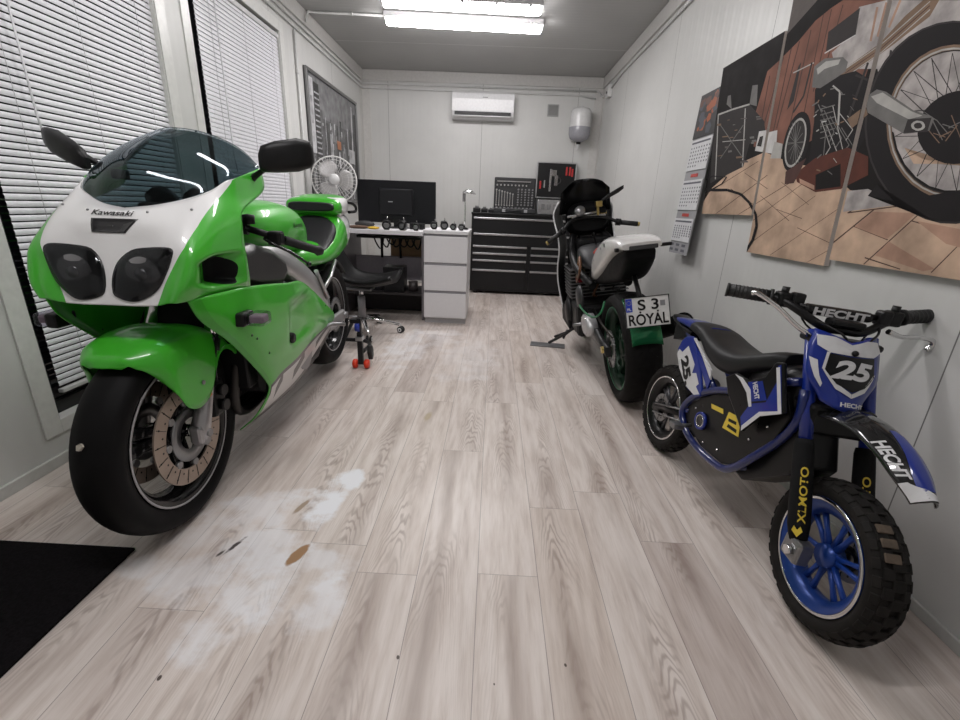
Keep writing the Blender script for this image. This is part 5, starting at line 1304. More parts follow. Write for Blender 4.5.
def green_bike():
    t = empty('sport_motorcycle', (.655, 1.235, 0), (0, 0, R(-88.2)))
    tag(t, 'lime green and white faired sport motorcycle facing the camera by the window blinds', 'motorcycle')
    # wheels
    fw = wheel(t, 'front_wheel', (0, .004, .308), .308, .229, .126, 3, M_blkg, mat('pale rim stripe', (.42, .41, .42), .4), double=True, spoke_w=.04)
    for s in (-1, 1): disc(fw, (0, .004, .308), s*.066, .162, .112, M_bronze, M_steel, 36)
    m = MB(); rn = random.Random(2)
    m.poly([(.288+.0006, -.008, .425), (.290, .004, .432), (.289, .006, .428), (.2925, .010, .424), (.296, .003, .414), (.2945, -.006, .414)], (.006, 0, .003)); m.build('chewing_gum', mat('pale gum', (.45, .42, .36), .7), fw)
    rw = wheel(t, 'rear_wheel', (-1.46, 0, .350), .316, .226, .19, 3, M_blkg, mat('pale rim stripe', (.42, .41, .42), .4), double=True, spoke_w=.04)
    disc(rw, (-1.46, 0, .350), -.085, .115, .075, M_steel, M_blk, 20)
    m = MB(); m.lathe([(.07, .088), (.102, .088), (.102, .094), (.07, .094)], (0, 1, 0), (-1.46, 0, .35), 40, loop=True)
    for k in range(38):
        a = 2*pi*k/38; m.box((-.004, .088, .10), (.004, .094, .109), M=Matrix.Translation((-1.46, 0, .35)) @ Matrix.Rotation(a, 4, 'Y'))
    m.build('sprocket', M_steel, rw)
    # fork
    for s in (-1, 1):
        yy = s*.098; f = MB(); f.tube([(-.012, yy, .270), (-.012, yy, .315), (-.045, yy, .37), (-.085, yy, .46), (-.135, yy, .57)], [.024, .030, .025, .023, .025], 18)
        f.box((-.04, yy-.02 if s > 0 else yy-.02, .275), (.02, yy+.02, .335), .010); fo = f.build('fork_leg', M_fork, t)
        MB().tube([(-.135, yy, .57), (-.195, yy, .70), (-.33, yy, 1.0)], .0205, 16).build('fork_tube', M_chrome, fo)
        MB().cyl((-.013, yy+s*.018, .305), (-.013, yy+s*.032, .305), .014, seg=6).build('axle_nut', M_steel, fo)
        MB().cyl((-.013, yy-s*.05, .31), (-.013, yy-s*.015, .31), .020, seg=20).build('axle_spacer', M_chrome, fo)
        MB().cyl((-.125, yy, .545), (-.142, yy, .583), .030, seg=18).build('dust_seal', M_blk, fo)
        MB().box((-.062, yy+s*.020, .415), (-.042, yy+s*.0265, .437)).build('reflector', mat('orange tag', (.55, .16, .08), .4), fo)
        c = MB(); c.box((-.19, yy-.045 if s > 0 else yy+.005, .30), (-.115, yy-.005 if s > 0 else yy+.045, .43), .014); c.cyl((-.15, yy+s*.0, .34), (-.15, yy+s*.016, .34), .02, seg=14).cyl((-.15, yy, .395), (-.15, yy+s*.016, .395), .02, seg=14)
        c.build('brake_caliper', M_blk, t)
        MB().tube([(-.14, yy, .43), (-.11, yy+s*.02, .50), (-.125, yy+s*.03, .58), (-.19, yy+s*.02, .68)], .004, 8, smooth_path=5).build('brake_hose', M_blk, t)
    # front mudguard
    th = [57.5, 61, 66, 72, 80, 88, 97, 106, 117, 131, 148, 166]
    bt = [(.135, .567), (.115, .540), (.100, .505), (.086, .468), (.066, .432), (.035, .410), (-.002, .405), (-.045, .420), (-.080, .458), (-.115, .53), (-.20, .545), (-.27, .48)]
    rows = []
    for i, (a, b) in enumerate(zip(th, bt)):
        ym = .078 + .050*sstep(0, 3.5, i) if i < 8 else .128 - .01*sstep(8, 11, i); row = []
        for u, rr in ((0, .330 if i == 0 else .345), (.3, .330 if i == 0 else .345), (.55, .322 if i == 0 else .341), (.76, .330), (.90, .312)):
            A = R(a + 3.5*u*u*(i == 0)); row.append(Vector((cos(A)*rr, u*ym, .308 + sin(A)*rr)))
        e = Vector((b[0], ym, b[1])); s_ = row[-1]
        row += [s_.lerp(e, .30) + Vector((0, ym*.045, 0)), s_.lerp(e, .65) + Vector((0, ym*.03, 0)), e]; rows.append(row)
    Gm = surf(rows, 4, 5); full = [[Vector((p[0], -p[1], p[2])) for p in r[:0:-1]] + r for r in Gm]
    fd = MB().grid(full).build('front_mudguard', M_green, t, solid=.003)
    for s in (-1, 1): MB().cyl((-.02, s*.126, .475), (-.02, s*.132, .475), .007, seg=10).build('mudguard_screw', M_steel, fd)
    # upper fairing
    Gc = surf(COWL, 11, 9)
    def scoop(p):
        x, y, z = p
        a = sstep(.075, -.03, x)*(1-sstep(-.085, -.112, x)); hz = .050 - .018*sstep(-.02, .08, x); zc = .822
        b = 1-sstep(hz*.62, hz, abs(z-zc)); return Vector((x, y - .055*a*b*sstep(.16, .20, y), z))
    Gc = [[scoop(p) for p in r] for r in Gc]
    full = [[Vector((p[0], -p[1], p[2])) for p in r[:0:-1]] + r for r in Gc]
    M_cowl = cowl_paint()
    cw = MB().grid(full).build('upper_fairing', M_cowl, t, recalc=False, solid=0)
    tree = bvh_of(cw)
    md = cw.modifiers.new('solidify', 'SOLIDIFY'); md.thickness = .004; md.offset = 1 if False else 0
    HL = [(-.006,.790),(-.004,.818),(.008,.852),(.038,.880),(.080,.888),(.150,.891),(.171,.886),(.172,.868),(.158,.828),(.135,.786),(.100,.759),(.045,.752),(.002,.765)]
    HL = [(y+.014 if y < .09 else y-.006, z) for y, z in HL]
    def drape(y, z, lift):
        h = tree.ray_cast(Vector((1, y, z)), Vector((-1, 0, 0))); x = h[0].x if h[0] is not None else .08
        return Vector((x+lift+.0022, y, z))
    for s in (1, -1):
        pts = crv([Vector((y, z, 0)) for y, z in HL+[HL[0]]], 3)[:-1]; cy, cz = .09, .823
        def ring(k, lift): return [drape(s*(cy+(p[0]-cy)*k), cz+(p[1]-cz)*k, lift) for p in pts]
        hl = MB().rings([ring(1.0, .0004), ring(.985, .004), ring(.93, .0035), ring(.90, .001), ring(.6, .0012), ring(.3, .0012), ring(.01, .0012)], True, False).build('headlight', mat('headlight bowl black', (.012, .012, .013), .25), t)
        b = MB(); cc = drape(s*.088, .822, .003)
        b.lathe([(.0, .006), (.020, .004), (.036, .001), (.045, -.003)], (1, 0, 0), cc, 24); b.build('reflector', mat('lamp reflector', (.30, .30, .31), .2, .8), hl)
        MB().lathe([(.0, .012), (.012, .010), (.016, .004)], (1, 0, 0), cc, 16).build('bulb', mat('bulb glass', (.30, .30, .31), .15, .6), hl)
        MB().rings([ring(.95, .004), ring(.85, .011), ring(.6, .016), ring(.3, .018), ring(.01, .0185)], True, False).build('lens', M_lens, hl)
    dp = [(-.062, .956), (.062, .957), (.036, .921), (-.052, .921)]
    n_ = []
    for i in range(4):
        a, b = dp[i], dp[(i+1) % 4]; n_ += [(a[0]+(b[0]-a[0])*k/4, a[1]+(b[1]-a[1])*k/4) for k in range(4)]
    cy, cz = 0, .938
    dl = lambda k, l: [drape(cy+(y-cy)*k, cz+(z-cz)*k, l) for y, z in n_]
    MB().rings([dl(1, .0004), dl(.97, .003), dl(.86, .0025), dl(.8, -.001+.0016), dl(.4, .0008), dl(.02, .0008)], True, False).build('air_slot', mat('smoked slot', (.02, .02, .022), .2), t)
    Mx = frame_of((.2, -.012, .9715), (0, 1, 0), (-.35, 0, 1), (1, 0, .35)); Mx = Matrix(((0, 0, 1, .25), (1, 0, 0, -.012), (0, 1, 0, .9705), (0, 0, 0, 1)))
    lettering('maker_lettering', 'Kawasaki', .02, Mx, M_blk, t, fit=(.108, .0125), onto=tree, direction=(-1, 0, 0), lift=.0060, bold=.0003, extrude=.0)
    sc = MB()
    for y, z in ((-.085, .975), (.075, .975), (.175, .985), (-.175, .985)):
        p = drape(y, z, .0025); sc.sphere(p, .0035, 8)
    sc.build('fairing_screws', M_steel, t)
    # windscreen
    base = COWL[7]; mid = []; 
    for i, (a, b) in enumerate(zip(base, SCRT)):
        a, b = Vector(a), Vector(b); f = 1-i/5.0; mid.append([a.lerp(b, k) + Vector((.060*f+.012, .018*(i/5.0)*(1-i/5.0)*4*.6, .020*f))*sin(pi*k)*1.0 for k in (.25, .5, .75)])
    rows = [[Vector(p) + Vector((-.001, 0, -.004)) for p in base], [q[0] for q in mid], [q[1] for q in mid], [q[2] for q in mid], [Vector(p) for p in SCRT]]
    Gs = surf(rows, 6, 5); full = [[Vector((p[0], -p[1], p[2])) for p in r[:0:-1]] + r for r in Gs]
    MB().grid(full).build('windscreen', M_smoke, t, solid=.003)
    # cockpit
    MB().box((-.30, -.11, .955), (-.21, .11, .995), .012).build('instrument_panel', M_blk, t)
    mb = MB()
    for s in (-1, 1): mb.lathe([(0, .03), (.042, .03), (.048, .0), (0, -.02)], (-.8, 0, .6), (-.26, s*.06, .995), 20)
    mb.build('gauges', M_blk, t)
    MB().box((-.30, -.15, .84), (-.14, .15, .94), .02).build('fairing_bracket', M_blk, t)
    # side fairings
    SP = side_paint(); Gd = surf(SIDE, 9, 8)
    def dent(p):
        x, y, z = p; a = sstep(-.425, -.47, x)*(1-sstep(-.66, -.80, x)); b = sstep(.44, .50, z)*(1-sstep(.60, .66, z)); return Vector((x, y-.018*a*b, z))
    Gd = [[dent(p) for p in r] for r in Gd]
    for s in (1, -1):
        G_ = Gd if s > 0 else mirr(Gd)
        sf = MB().grid(G_).build('side_fairing', SP, t, solid=0, recalc=False)
        tr = bvh_of(sf); md = sf.modifiers.new('solidify', 'SOLIDIFY'); md.thickness = .004; md.offset = 0
        h = tr.ray_cast(Vector((-.478, s*.5, .489)), Vector((0, -s, 0))); p = h[0] if h[0] is not None else Vector((-.478, s*.235, .489))
        MB().lathe([(0, .016), (.020, .016), (.022, .012), (.022, 0)], (.12, s, .05), p, 20).build('duct_hole', M_blk, sf)
        sc = MB()
        for x, z in ((-.13, .60), (-.25, .50), (-.16, .58), (-.95, .52)):
            h = tr.ray_cast(Vector((x, s*.5, z)), Vector((0, -s, 0)))
            if h[0] is not None: sc.sphere(h[0]+Vector((0, s*.001, 0)), .005, 8)
        sc.build('fairing_screws', mat('dark green screw', (.02, .10, .015), .4), sf)
        # indicator
        xo = 0 if s > 0 else .085; q = MB().box((-.125+xo, min(s*.225, s*.262), .645), (-.055+xo, max(s*.225, s*.262), .688), .008)
        ind = q.build('indicator', M_blk, t)
        a, b = (s*.262, s*(.318 if s > 0 else .300)); MB().box((-.128+xo, min(a, b), .647), (-.058+xo, max(a, b), .688), .012).build('indicator_lens', M_clear, ind)
        MB().box((-.115+xo, min(a, b)+.006, .655), (-.07+xo, max(a, b)-.006, .680), .006).build('indicator_core', mat('indicator core', (.30, .24, .27), .3), ind)
        # infill between front edges and the belly, air box cover, frame
        yy = s
        AB = [(-.19, .868), (-.30, .875), (-.44, .842), (-.56, .782), (-.57, .74), (-.50, .698), (-.28, .725), (-.16, .76)]
        m = MB(); m.rings([[(x, yy*y0, z) if k == 0 else (x*(1-.0)+(-.36-x)*.0, yy*y0, z) for x, z in AB] for k, y0 in ((0, .12), (1, .195))]+[[(-.36+(x+.36)*.75, yy*.214, .79+(z-.79)*.7) for x, z in AB]])
        m.build('air_duct_cover', mat('satin charcoal plastic', (.035, .035, .035), .32), t, bev=.006)
        fr = [(-.35, .135, .86, .77), (-.55, .150, .845, .73), (-.70, .155, .795, .67), (-.88, .152, .715, .58), (-1.05, .145, .615, .47), (-1.16, .14, .54, .40)]
        rr = []
        for x, y, zt, zb in crv([Vector(v) for v in fr], 4): rr.append([(x, s*(y-.02), zt), (x, s*(y+.016), zt-.006), (x, s*(y+.022), (zt+zb)/2), (x, s*(y+.016), zb+.006), (x, s*(y-.02), zb)])
        MB().rings(rr, True, True).build('frame_beam', mat('satin alloy frame', (.46, .455, .46), .36, .8, grain=.01, gscale=6), t)
        # handlebar
        hb = MB().cyl((-.36, s*.10, .925), (-.37, s*.155, .918), .022, seg=16).tube([(-.355, s*.15, .922), (-.395, s*.22, .895), (-.44, s*.255, .876)], .012, 12)
        h_ = hb.build('handlebar', M_blk, t)
        MB().tube([(-.432, s*.250, .878), (-.545, s*.325, .836), (-.552, s*.33, .833), (-.566, s*.339, .828)], [.0165, .0165, .021, .014], 14).build('grip', M_rub, h_)
        MB().box((-.425, s*.235-.024, .862), (-.375, s*.235+.024, .912), .010).build('switch_block', M_blk, h_)
        MB().tube([(-.385, s*.20, .885), (-.375, s*.235, .868), (-.40, s*.29, .835), (-.43, s*.335, .795)], [.007, .006, .005, .0045], 8, smooth_path=4).sphere((-.43, s*.335, .795), .010, 10).build('lever', M_blkg, h_)
        MB().lathe([(0, .0), (.02, 0), (.022, .03), (0, .034)], (0, 0, 1), (-.345, s*.17, .935), 16).build('fluid_reservoir', M_blk, h_)
        # mirror
        st = MB().tube([(-.305, s*.212, 1.077), (-.30, s*.232, 1.088), (-.29, s*.266, 1.108), (-.28, s*.30, 1.13)], [.016, .010, .009, .012], 10, smooth_path=3).box((-.335, s*.210-.012, 1.062), (-.28, s*.210+.014, 1.092), .006)
        st = st.build('mirror_stalk', M_blk, t)
        sec = []
        for u, hz, xx, dz in ((0, .020, .006, -.006), (.06, .038, .020, 0), (.3, .046, .032, .002), (.7, .050, .034, .002), (.94, .040, .022, 0), (1, .022, .008, -.004)):
            y = (.272 + .138*u) if s > 0 else (.262 + .190*u); hz *= 1 if s > 0 else .78; c = Vector((-.25-.10*u, s*y, (1.135+.030*u if s > 0 else 1.110+.075*u)+dz)); dx = Vector((.93, s*.35, 0)).normalized()
            sec.append([c + dx*(xx*math.copysign(abs(cos(a))**.7, cos(a)) if cos(a) > 0 else -.010*abs(cos(a))**.4) + Vector((0, 0, hz*math.copysign(abs(sin(a))**.55, sin(a)))) for a in [2*pi*k/20 for k in range(20)]])
        MB().rings([sec[0]] + [[a.lerp(b, t_) for a, b in zip(sec[i], sec[i+1])] for i in range(5) for t_ in (.5, 1)], True, True).build('mirror', M_blk, st)
        # footrest, subframe struts
        MB().tube([(-.93, s*.165, .40), (-1.05, s*.20, .40), (-1.05, s*.27, .40)], .010, 10).build('footrest', M_steel, t)
        MB().tube([(-.97, s*.165, .69), (-1.04, s*.17, .60), (-1.10, s*.172, .53)], .010, 10).tube([(-1.05, s*.17, .585), (-1.18, s*.168, .63), (-1.32, s*.155, .70)], .010, 10).build('footrest_hanger', M_alu, t)
        MB().box((-1.47, s*.135-.014, .315), (-1.0, s*.135+.014, .385), .010).build('swingarm', mat('satin alloy frame', (.46, .455, .46), .36, .8, grain=.01, gscale=6), t)
        MB().cyl((-1.46, s*.12, .35), (-1.46, s*.165, .35), .020, seg=18).build('axle_block', M_steel, t)
        # hand grab hook
        MB().tube([(-1.70, s*.13, 1.015), (-1.74, s*.155, 1.008), (-1.80, s*.160, .985), (-1.80, s*.155, .960), (-1.72, s*.135, .955)], .009, 8, smooth_path=4).build('grab_hook', M_blk, t)
    # radiator, engine, sump
    MB().box((-.30, -.155, .36), (-.24, .155, .70), .01).build('radiator', M_blk, t)
    eng = MB().box((-.72, -.17, .30), (-.33, .17, .62), .03).box((-.98, -.165, .24), (-.50, .165, .48), .04).build('engine', mat('engine black', (.009, .009, .0095), .45, spec=.25), t)
    MB().cyl((-.70, .165, .36), (-.70, .185, .36), .085, seg=28).build('engine_cover', M_steel, eng)
    for k in range(4): MB().tube([(-.32, -.105+.07*k, .50), (-.25, -.105+.07*k, .44), (-.26, -.08+.053*k, .28), (-.40, -.045+.03*k, .20), (-.6, -.03+.02*k, .19)], .017, 10, smooth_path=4).build('exhaust_header', mat('sooty header steel', (.04, .036, .034), .45, .7), eng)
    MB().tube([(-.6, -.05, .19), (-.95, -.14, .24), (-1.15, -.18, .35)], .028, 14).tube([(-1.12, -.19, .34), (-1.20, -.205, .37), (-1.62, -.22, .50), (-1.66, -.22, .51)], [.035, .058, .058, .045], 22).build('silencer', M_blk, t)
    # tank
    tk = MB().rings(loft([(-.335,.070,.945,.87),(-.36,.115,.972,.84),(-.45,.160,.998,.82),(-.58,.175,1.012,.80),(-.74,.172,1.014,.79),(-.88,.155,.998,.78),(-.98,.130,.965,.775),(-1.05,.105,.915,.77),(-1.085,.075,.86,.77)], 4, 2.5)).build('fuel_tank', M_green, t)
    MB().lathe([(0, .006), (.035, .006), (.038, 0), (.038, -.01)], (.03, 0, 1), (-.66, 0, 1.013), 24).build('filler_cap', M_steel, tk)
    tt = bvh_of(tk)
    for s in (1, -1):
        Mx = Matrix(((s*-1, 0, 0, -.80), (0, 0, s, s*.4), (0, 1, 0, .915), (0, 0, 0, 1)))
        lettering('tank_lettering', 'Kawasaki', .03, Mx, mat('dark green lettering', (.015, .10, .01), .4), tk, fit=(.15, .02), onto=tt, direction=(0, -s, 0), lift=.002, bold=.001, extrude=0)
    # seat and tail
    TP = tail_paint()
    tl = MB().rings(loft([(-.90,.110,.79,.71),(-.98,.135,.80,.695),(-1.15,.155,.785,.685),(-1.30,.165,.83,.68),(-1.42,.168,.90,.68),(-1.50,.166,.955,.69),(-1.60,.155,.96,.705),(-1.72,.135,.96,.73),(-1.82,.105,.95,.77),(-1.88,.07,.94,.82)], 4, 2.8)).build('tail_unit', TP, t)
    MB().rings(loft([(-1.02,.085,.815,.765),(-1.08,.125,.80,.75),(-1.18,.145,.785,.74),(-1.28,.150,.825,.75),(-1.36,.150,.875,.78),(-1.42,.140,.915,.80),(-1.455,.10,.935,.83)], 4, 3.0)).build('rider_seat', M_seat, t)
    hp = MB().rings(loft([(-1.435,.110,1.005,.955),(-1.455,.150,1.028,.945),(-1.52,.158,1.045,.93),(-1.62,.152,1.056,.93),(-1.74,.128,1.055,.93),(-1.84,.09,1.035,.93),(-1.885,.05,1.0,.94)], 4, 3.2)).build('seat_hump', TP, t)
    MB().rings([[(-1.432-.0*k, y*kx, .985+(z-.985)*kz) for y, z in [(.135*math.copysign(abs(cos(a))**.5, cos(a)), .985+.026*math.copysign(abs(sin(a))**.6, sin(a))) for a in [2*pi*j/28 for j in range(28)]]] for k, kx, kz in ((0, .98, .98),)] + [[(-1.418, y, z) for y, z in [(.122*math.copysign(abs(cos(a))**.5, cos(a)), .985+.020*math.copysign(abs(sin(a))**.6, sin(a))) for a in [2*pi*j/28 for j in range(28)]]]]).build('hump_pad', M_seat, hp)
    for s in (1, -1):
        Mx = Matrix(((s*-.95, 0, 0, -1.70), (0, 0, s, s*.4), (0, 1, 0, .90), (0, 0, 0, 1)))
        lettering('tail_lettering', '7R', .05, Mx, mat('slate lettering', (.10, .12, .13), .4), tl, fit=(.10, .075), onto=bvh_of(tl), direction=(0, -s, 0), lift=.002, bold=.001, extrude=0, shear=.3)
    MB().box((-1.62, -.06, .60), (-1.30, .06, .70), .02).build('undertray', M_blk, t)
    # rear hugger
    rows = []
    for a in range(60, 150, 10): rows.append([(-1.46-cos(R(a))*-.34*1, y, .35+sin(R(a))*.34) for y in (-.09, -.05, 0, .05, .09)])
    MB().grid(rows).build('rear_hugger', M_blk, t, solid=.003)
    return t
green_bike()

# ------------------------------------------------------------------ blue electric children's dirt bike
def dirt_bike():
    t = empty('electric_dirt_bike', (2.552, .956, 0.0), (R(-5.7), 0, R(-85)))
    tag(t, 'small blue and black electric dirt bike number 25, leaning its handlebar on the right wall', 'dirt bike')
    M_blue = paint('royal blue plastic', (.005, .022, .225)).m; M_dk = mat('dirt bike black plastic', (.0055, .0055, .006), .3, spec=.3)
    M_w = mat('white decal vinyl', (.60, .60, .61), .35); M_y = mat('yellow decal vinyl', (.70, .52, .05), .4); M_bf = mat('blue painted frame', (.003, .011, .10), .3, coat=.6)
    M_bs = mat('blue anodised spokes', (.010, .05, .28), .35, .2)
    def st(o): o.rotation_euler = (0, 0, R(-8)); return o
    # wheels
    fw = st(wheel(t, 'front_wheel', (0, 0, .203), .196, .146, .088, 6, mat('blue wheel rim', (.012, .05, .25), .3, .3), M_chrome, mat('knobbly tyre rubber', (.011, .0095, .0085), .75, grain=.35, gscale=40, spec=.25), .012, .030, True, (30, .0085), spoke_m=M_bs, lipw=.006, deep=.14))
    disc(fw, (0, 0, .203), .048, .058, .036, M_steel, M_blk, 12)
    m = MB()
    for k in range(3):
        a = R(40+k*9); m.box((-.010, -.030, -.003), (.010, .004, .003), .002, M=Matrix.Translation((cos(a)*.2, 0, .203+sin(a)*.2)) @ Matrix.Rotation(-a, 4, 'Y') @ Matrix.Rotation(R(90), 4, 'Y'))
    m.build('dried_mud', mat('dried mud', (.10, .075, .055), .9, grain=.3), fw)
    rw = wheel(t, 'rear_wheel', (-.905, 0, .198), .191, .142, .085, 6, M_dk, M_chrome, mat('knobbly tyre rubber', (.011, .0095, .0085), .75, spec=.25), .012, .030, True, (28, .0085), spoke_m=mat('grey spokes', (.14, .14, .15), .3, .7), lipw=.006, deep=.14)
    disc(rw, (-.905, 0, .198), -.040, .062, .040, M_steel, M_blk, 12)
    # fork
    for s in (-1, 1):
        y = s*.080
        f = st(MB().tube([(-.125, y, .455), (-.262, y, .735)], .0165, 18).build('fork_tube', M_blue, t))
        g = MB().tube([(-.012, y, .215), (-.035, y, .26), (-.080, y, .355), (-.125, y, .448), (-.132, y, .462)], [.019, .026, .0255, .0235, .020], 20).build('fork_guard', mat('neoprene guard', (.007, .007, .0075), .8, spec=.2), f)
        b = MB().box((-.040, y-.020, .172), (.024, y+.020, .235), .008).cyl((0, y-.022, .203), (0, y+.024, .203), .019, seg=6).build('axle_clamp', M_steel, f)
        MB().cyl((0, y+s*.022, .203), (0, y+s*.034, .203), .013, seg=6).build('axle_nut', M_chrome, f)
        tr = bvh_of(g); up = Vector((-.43, 0, .90)).normalized(); n = Vector((.78, -.62, 0)); n = (n - up*n.dot(up)).normalized(); yv = n.cross(up)
        c = Vector((-.058, y, .335)) + n*.2
        lettering('fork_lettering', 'XLMOTO', .05, frame_of(c, up, yv, n), M_y, g, fit=(.145, .017), onto=tr, direction=tuple(-n), lift=.0012, extrude=0, bold=.001)
        l = MB(); q = Vector((-.028, y, .247)) + n*.0265
        l.poly([q+yv*a+up*b for a, b in ((-.012, 0), (0, -.016), (.012, 0), (.007, .012), (0, .002), (-.007, .012))], tuple(n*.001)); l.build('fork_emblem', M_y, g)
    # triple clamps, stem
    st(MB().box((-.285, -.098, .705), (-.225, .098, .725), .008).box((-.235, -.095, .545), (-.175, .095, .562), .008).tube([(-.20, 0, .55), (-.262, 0, .72)], .022, 14).build('fork_clamps', M_blk, t))
    st(MB().box((-.215, -.085, .475), (-.135, .085, .560), .012).build('fork_bridge', M_dk, t))
    # handlebar
    hb = st(MB().tube([(-.390, -.275, .798), (-.345, -.165, .800), (-.300, -.125, .785), (-.265, -.055, .748), (-.262, 0, .746), (-.265, .055, .748), (-.290, .125, .785), (-.300, .165, .800), (-.322, .298, .825)], .0115, 12, smooth_path=3).build('handlebar', M_blk, t))
    MB().cyl((-.298, -.118, .792), (-.290, .118, .792), .0075).build('crossbar', M_blk, hb)
    pad = MB().box((-.018, -.092, -.014), (.018, .092, .014), .010).build('bar_pad', M_blk, hb); pad.location = (-.294, -.012, .788)
    Mx = frame_of((.0185, 0, -.001), (0, 1, 0), (0, 0, 1), (1, 0, 0))
    lettering('bar_pad_lettering', 'HECHT', .03, Mx, M_w, pad, fit=(.150, .022), bold=.0012, extrude=.0005)
    for s, a, b in ((-1, (-.390, -.275, .798), (-.348, -.172, .800)), (1, (-.322, .298, .825), (-.302, .168, .801))):
        a, b = Vector(a), Vector(b); d = (a-b).normalized()
        gp = MB(); gp.cyl(b, a, .0185, seg=16); gp.cyl(a, a+d*.006, .0205, seg=16); gp.cyl(b-d*.004, b+d*.004, .023, seg=18)
        for k in range(9): gp.cyl(b.lerp(a, .12+.09*k), b.lerp(a, .15+.09*k), .0196, seg=16)
        gp.build('grip', M_rub, hb)
        c = b - d*.030
        MB().box(tuple(c+Vector((-.02, -.018, -.022))), tuple(c+Vector((.02, .018, .020))), .007).cyl(c+Vector((0, 0, .01)), c+Vector((0, 0, .035)), .010).build('switch_block', M_blk, hb)
        q = b - d*.062
        MB().box(tuple(q+Vector((-.012, -.016, -.018))), tuple(q+Vector((.022, .016, .024))), .007).build('brake_clamp', M_blk, hb)
        if s < 0: P = [(-.245, -.095, .722), (-.258, -.135, .745), (-.275, -.185, .782), (-.300, -.235, .808), (-.310, -.246, .806)]
        else: P = [(-.262, .115, .762), (-.268, .16, .752), (-.275, .205, .756), (-.270, .240, .756), (-.272, .252, .742), (-.275, .244, .724)]
        MB().tube(P, [.0075, .0065, .006, .0065, .008, .008], 10, smooth_path=4).build('brake_lever', M_chrome, hb)
        MB().tube([q+Vector((0, 0, -.01)), q+Vector((.05, -s*.03, -.035)), Vector((-.20, s*.03, .735)), Vector((-.235, s*.02, .66))], .0032, 7, smooth_path=5).tube([q+Vector((0, 0, .01)), q+Vector((.02, -s*.04, -.06)), Vector((-.22, s*.01, .70))], .0028, 7, smooth_path=5).build('control_cable', M_blk, hb)
    MB().box((-.285, -.045, .755), (-.245, .045, .775), .006).build('bar_clamp', M_blk, hb)
    # number plate
    hw = lambda v: (.050 + (.088-.050)*sstep(-.05, .45, v)) - .012*sstep(.75, 1.0, v)
    def pl(u, v, lift=0):
        zt = .742 - .020*(1-abs(u))**1.3*sstep(.6, 1, v); z = .556 + (zt-.556)*v; x = -.108 - .080*v - .034*u*u + lift; return Vector((x, -.022 + u*hw(v)*1.08, .006 + z - (1-v)*.0*u*u + .012*(1-v)**4*u*u))
    G_ = [[pl(-1+2*i/16, j/14) for i in range(17)] for j in range(15)]
    np_ = st(MB().grid(G_).build('number_plate', M_blue, t, solid=.004))
    def decal(name, o, m, lift, par=np_):
        c = Vector((sum(p[0] for p in o)/len(o), sum(p[1] for p in o)/len(o))); fine = []
        for i in range(len(o)):
            a, b = Vector(o[i]), Vector(o[(i+1) % len(o)]); fine += [a.lerp(b, k/3) for k in range(3)]
        MB().rings([[pl(*(c+(p-c)*k), lift) for p in fine] for k in (1, .66, .33, .01)], True, False).build(name, m, par)
    decal('plate_decal', [(-.93, .93), (-.5, .985), (0, .97), (.5, .985), (.96, .93), (.97, .80), (.66, .74), (0, .76), (-.56, .74), (-.84, .80)], M_w, .0035)
    decal('plate_decal', [(-.56, .73), (.68, .73), (.72, .48), (.44, .33), (.05, .27), (-.38, .34), (-.64, .50)], M_dk, .0040)
    for o_ in ([(-.62, .74), (-.54, .74), (-.62, .50), (-.70, .50)], [(-.70, .51), (-.62, .50), (-.36, .32), (.04, .245), (.05, .19), (-.42, .275)], [(.76, .51), (.68, .50), (.44, .31), (.05, .245), (.05, .19), (.50, .27)], [(-.98, .62), (-.80, .60), (-.72, .30), (-.80, .24)]): decal('plate_decal', o_, M_w, .0038)
    tr = bvh_of(np_); n = Vector((.90, 0, .42)).normalized(); up = Vector((-.42, 0, .90)).normalized()
    lettering('plate_number', '25', .08, frame_of(Vector((-.15, -.019, .662))+n*.1, (0, 1, 0), up, n), M_w, np_, fit=(.108, .050), onto=tr, direction=tuple(-n), lift=.0058, bold=.0035, extrude=0, shear=.25)
    lettering('plate_lettering', 'HECHT', .03, frame_of(Vector((-.12, -.012, .577))+n*.1, (0, 1, 0), up, n), M_w, np_, fit=(.064, .012), onto=tr, direction=tuple(-n), lift=.0058, bold=.0012, extrude=0)
    st(MB().sphere((-.164, -.020, .706), .008, 10).build('plate_screw', M_blk, t))
    # front mudguard
    cl = crv([Vector(p) for p in ((-.36, .0, .41), (-.30, .045, .475), (-.22, .064, .530), (-.13, .070, .562), (-.04, .064, .573), (.045, .057, .555), (.110, .047, .522), (.160, .026, .485))], 4)
    rows = []
    for i, c in enumerate(cl):
        a = cl[min(i+1, len(cl)-1)] - cl[max(i-1, 0)]; d = Vector((a.x, 0, a.z)).normalized(); nn = Vector((-d.z, 0, d.x)); w_ = max(c.y, .028)
        rows.append([Vector((c.x, 0, c.z)) + Vector((0, w_*u, 0)) + nn*(-.026*abs(u)**2.2 + .004*(abs(u) < .3)) for u in [-1+2*j/14 for j in range(15)]])
    fd = st(MB().grid(rows).build('front_mudguard', mat('gloss black mudguard', (.010, .010, .011), .12, coat=.8), t, solid=.004)); L = len(rows)-1
    def on(i, u, lift):
        f = i*L; k = min(int(f), L-1); fr = f-k; j = (u+1)*7; q = min(int(j), 13); g = j-q
        a = rows[k][q].lerp(rows[k][q+1], g); b = rows[k+1][q].lerp(rows[k+1][q+1], g); return a.lerp(b, fr) + Vector((.3, 0, .95))*lift
    def fdec(name, i0, i1, fu0, fu1, m, lift, par=fd):
        MB().grid([[on(i0+(i1-i0)*a/12, fu0(a/12)+(fu1(a/12)-fu0(a/12))*b/10, lift) for b in range(11)] for a in range(13)]).build(name, m, par)
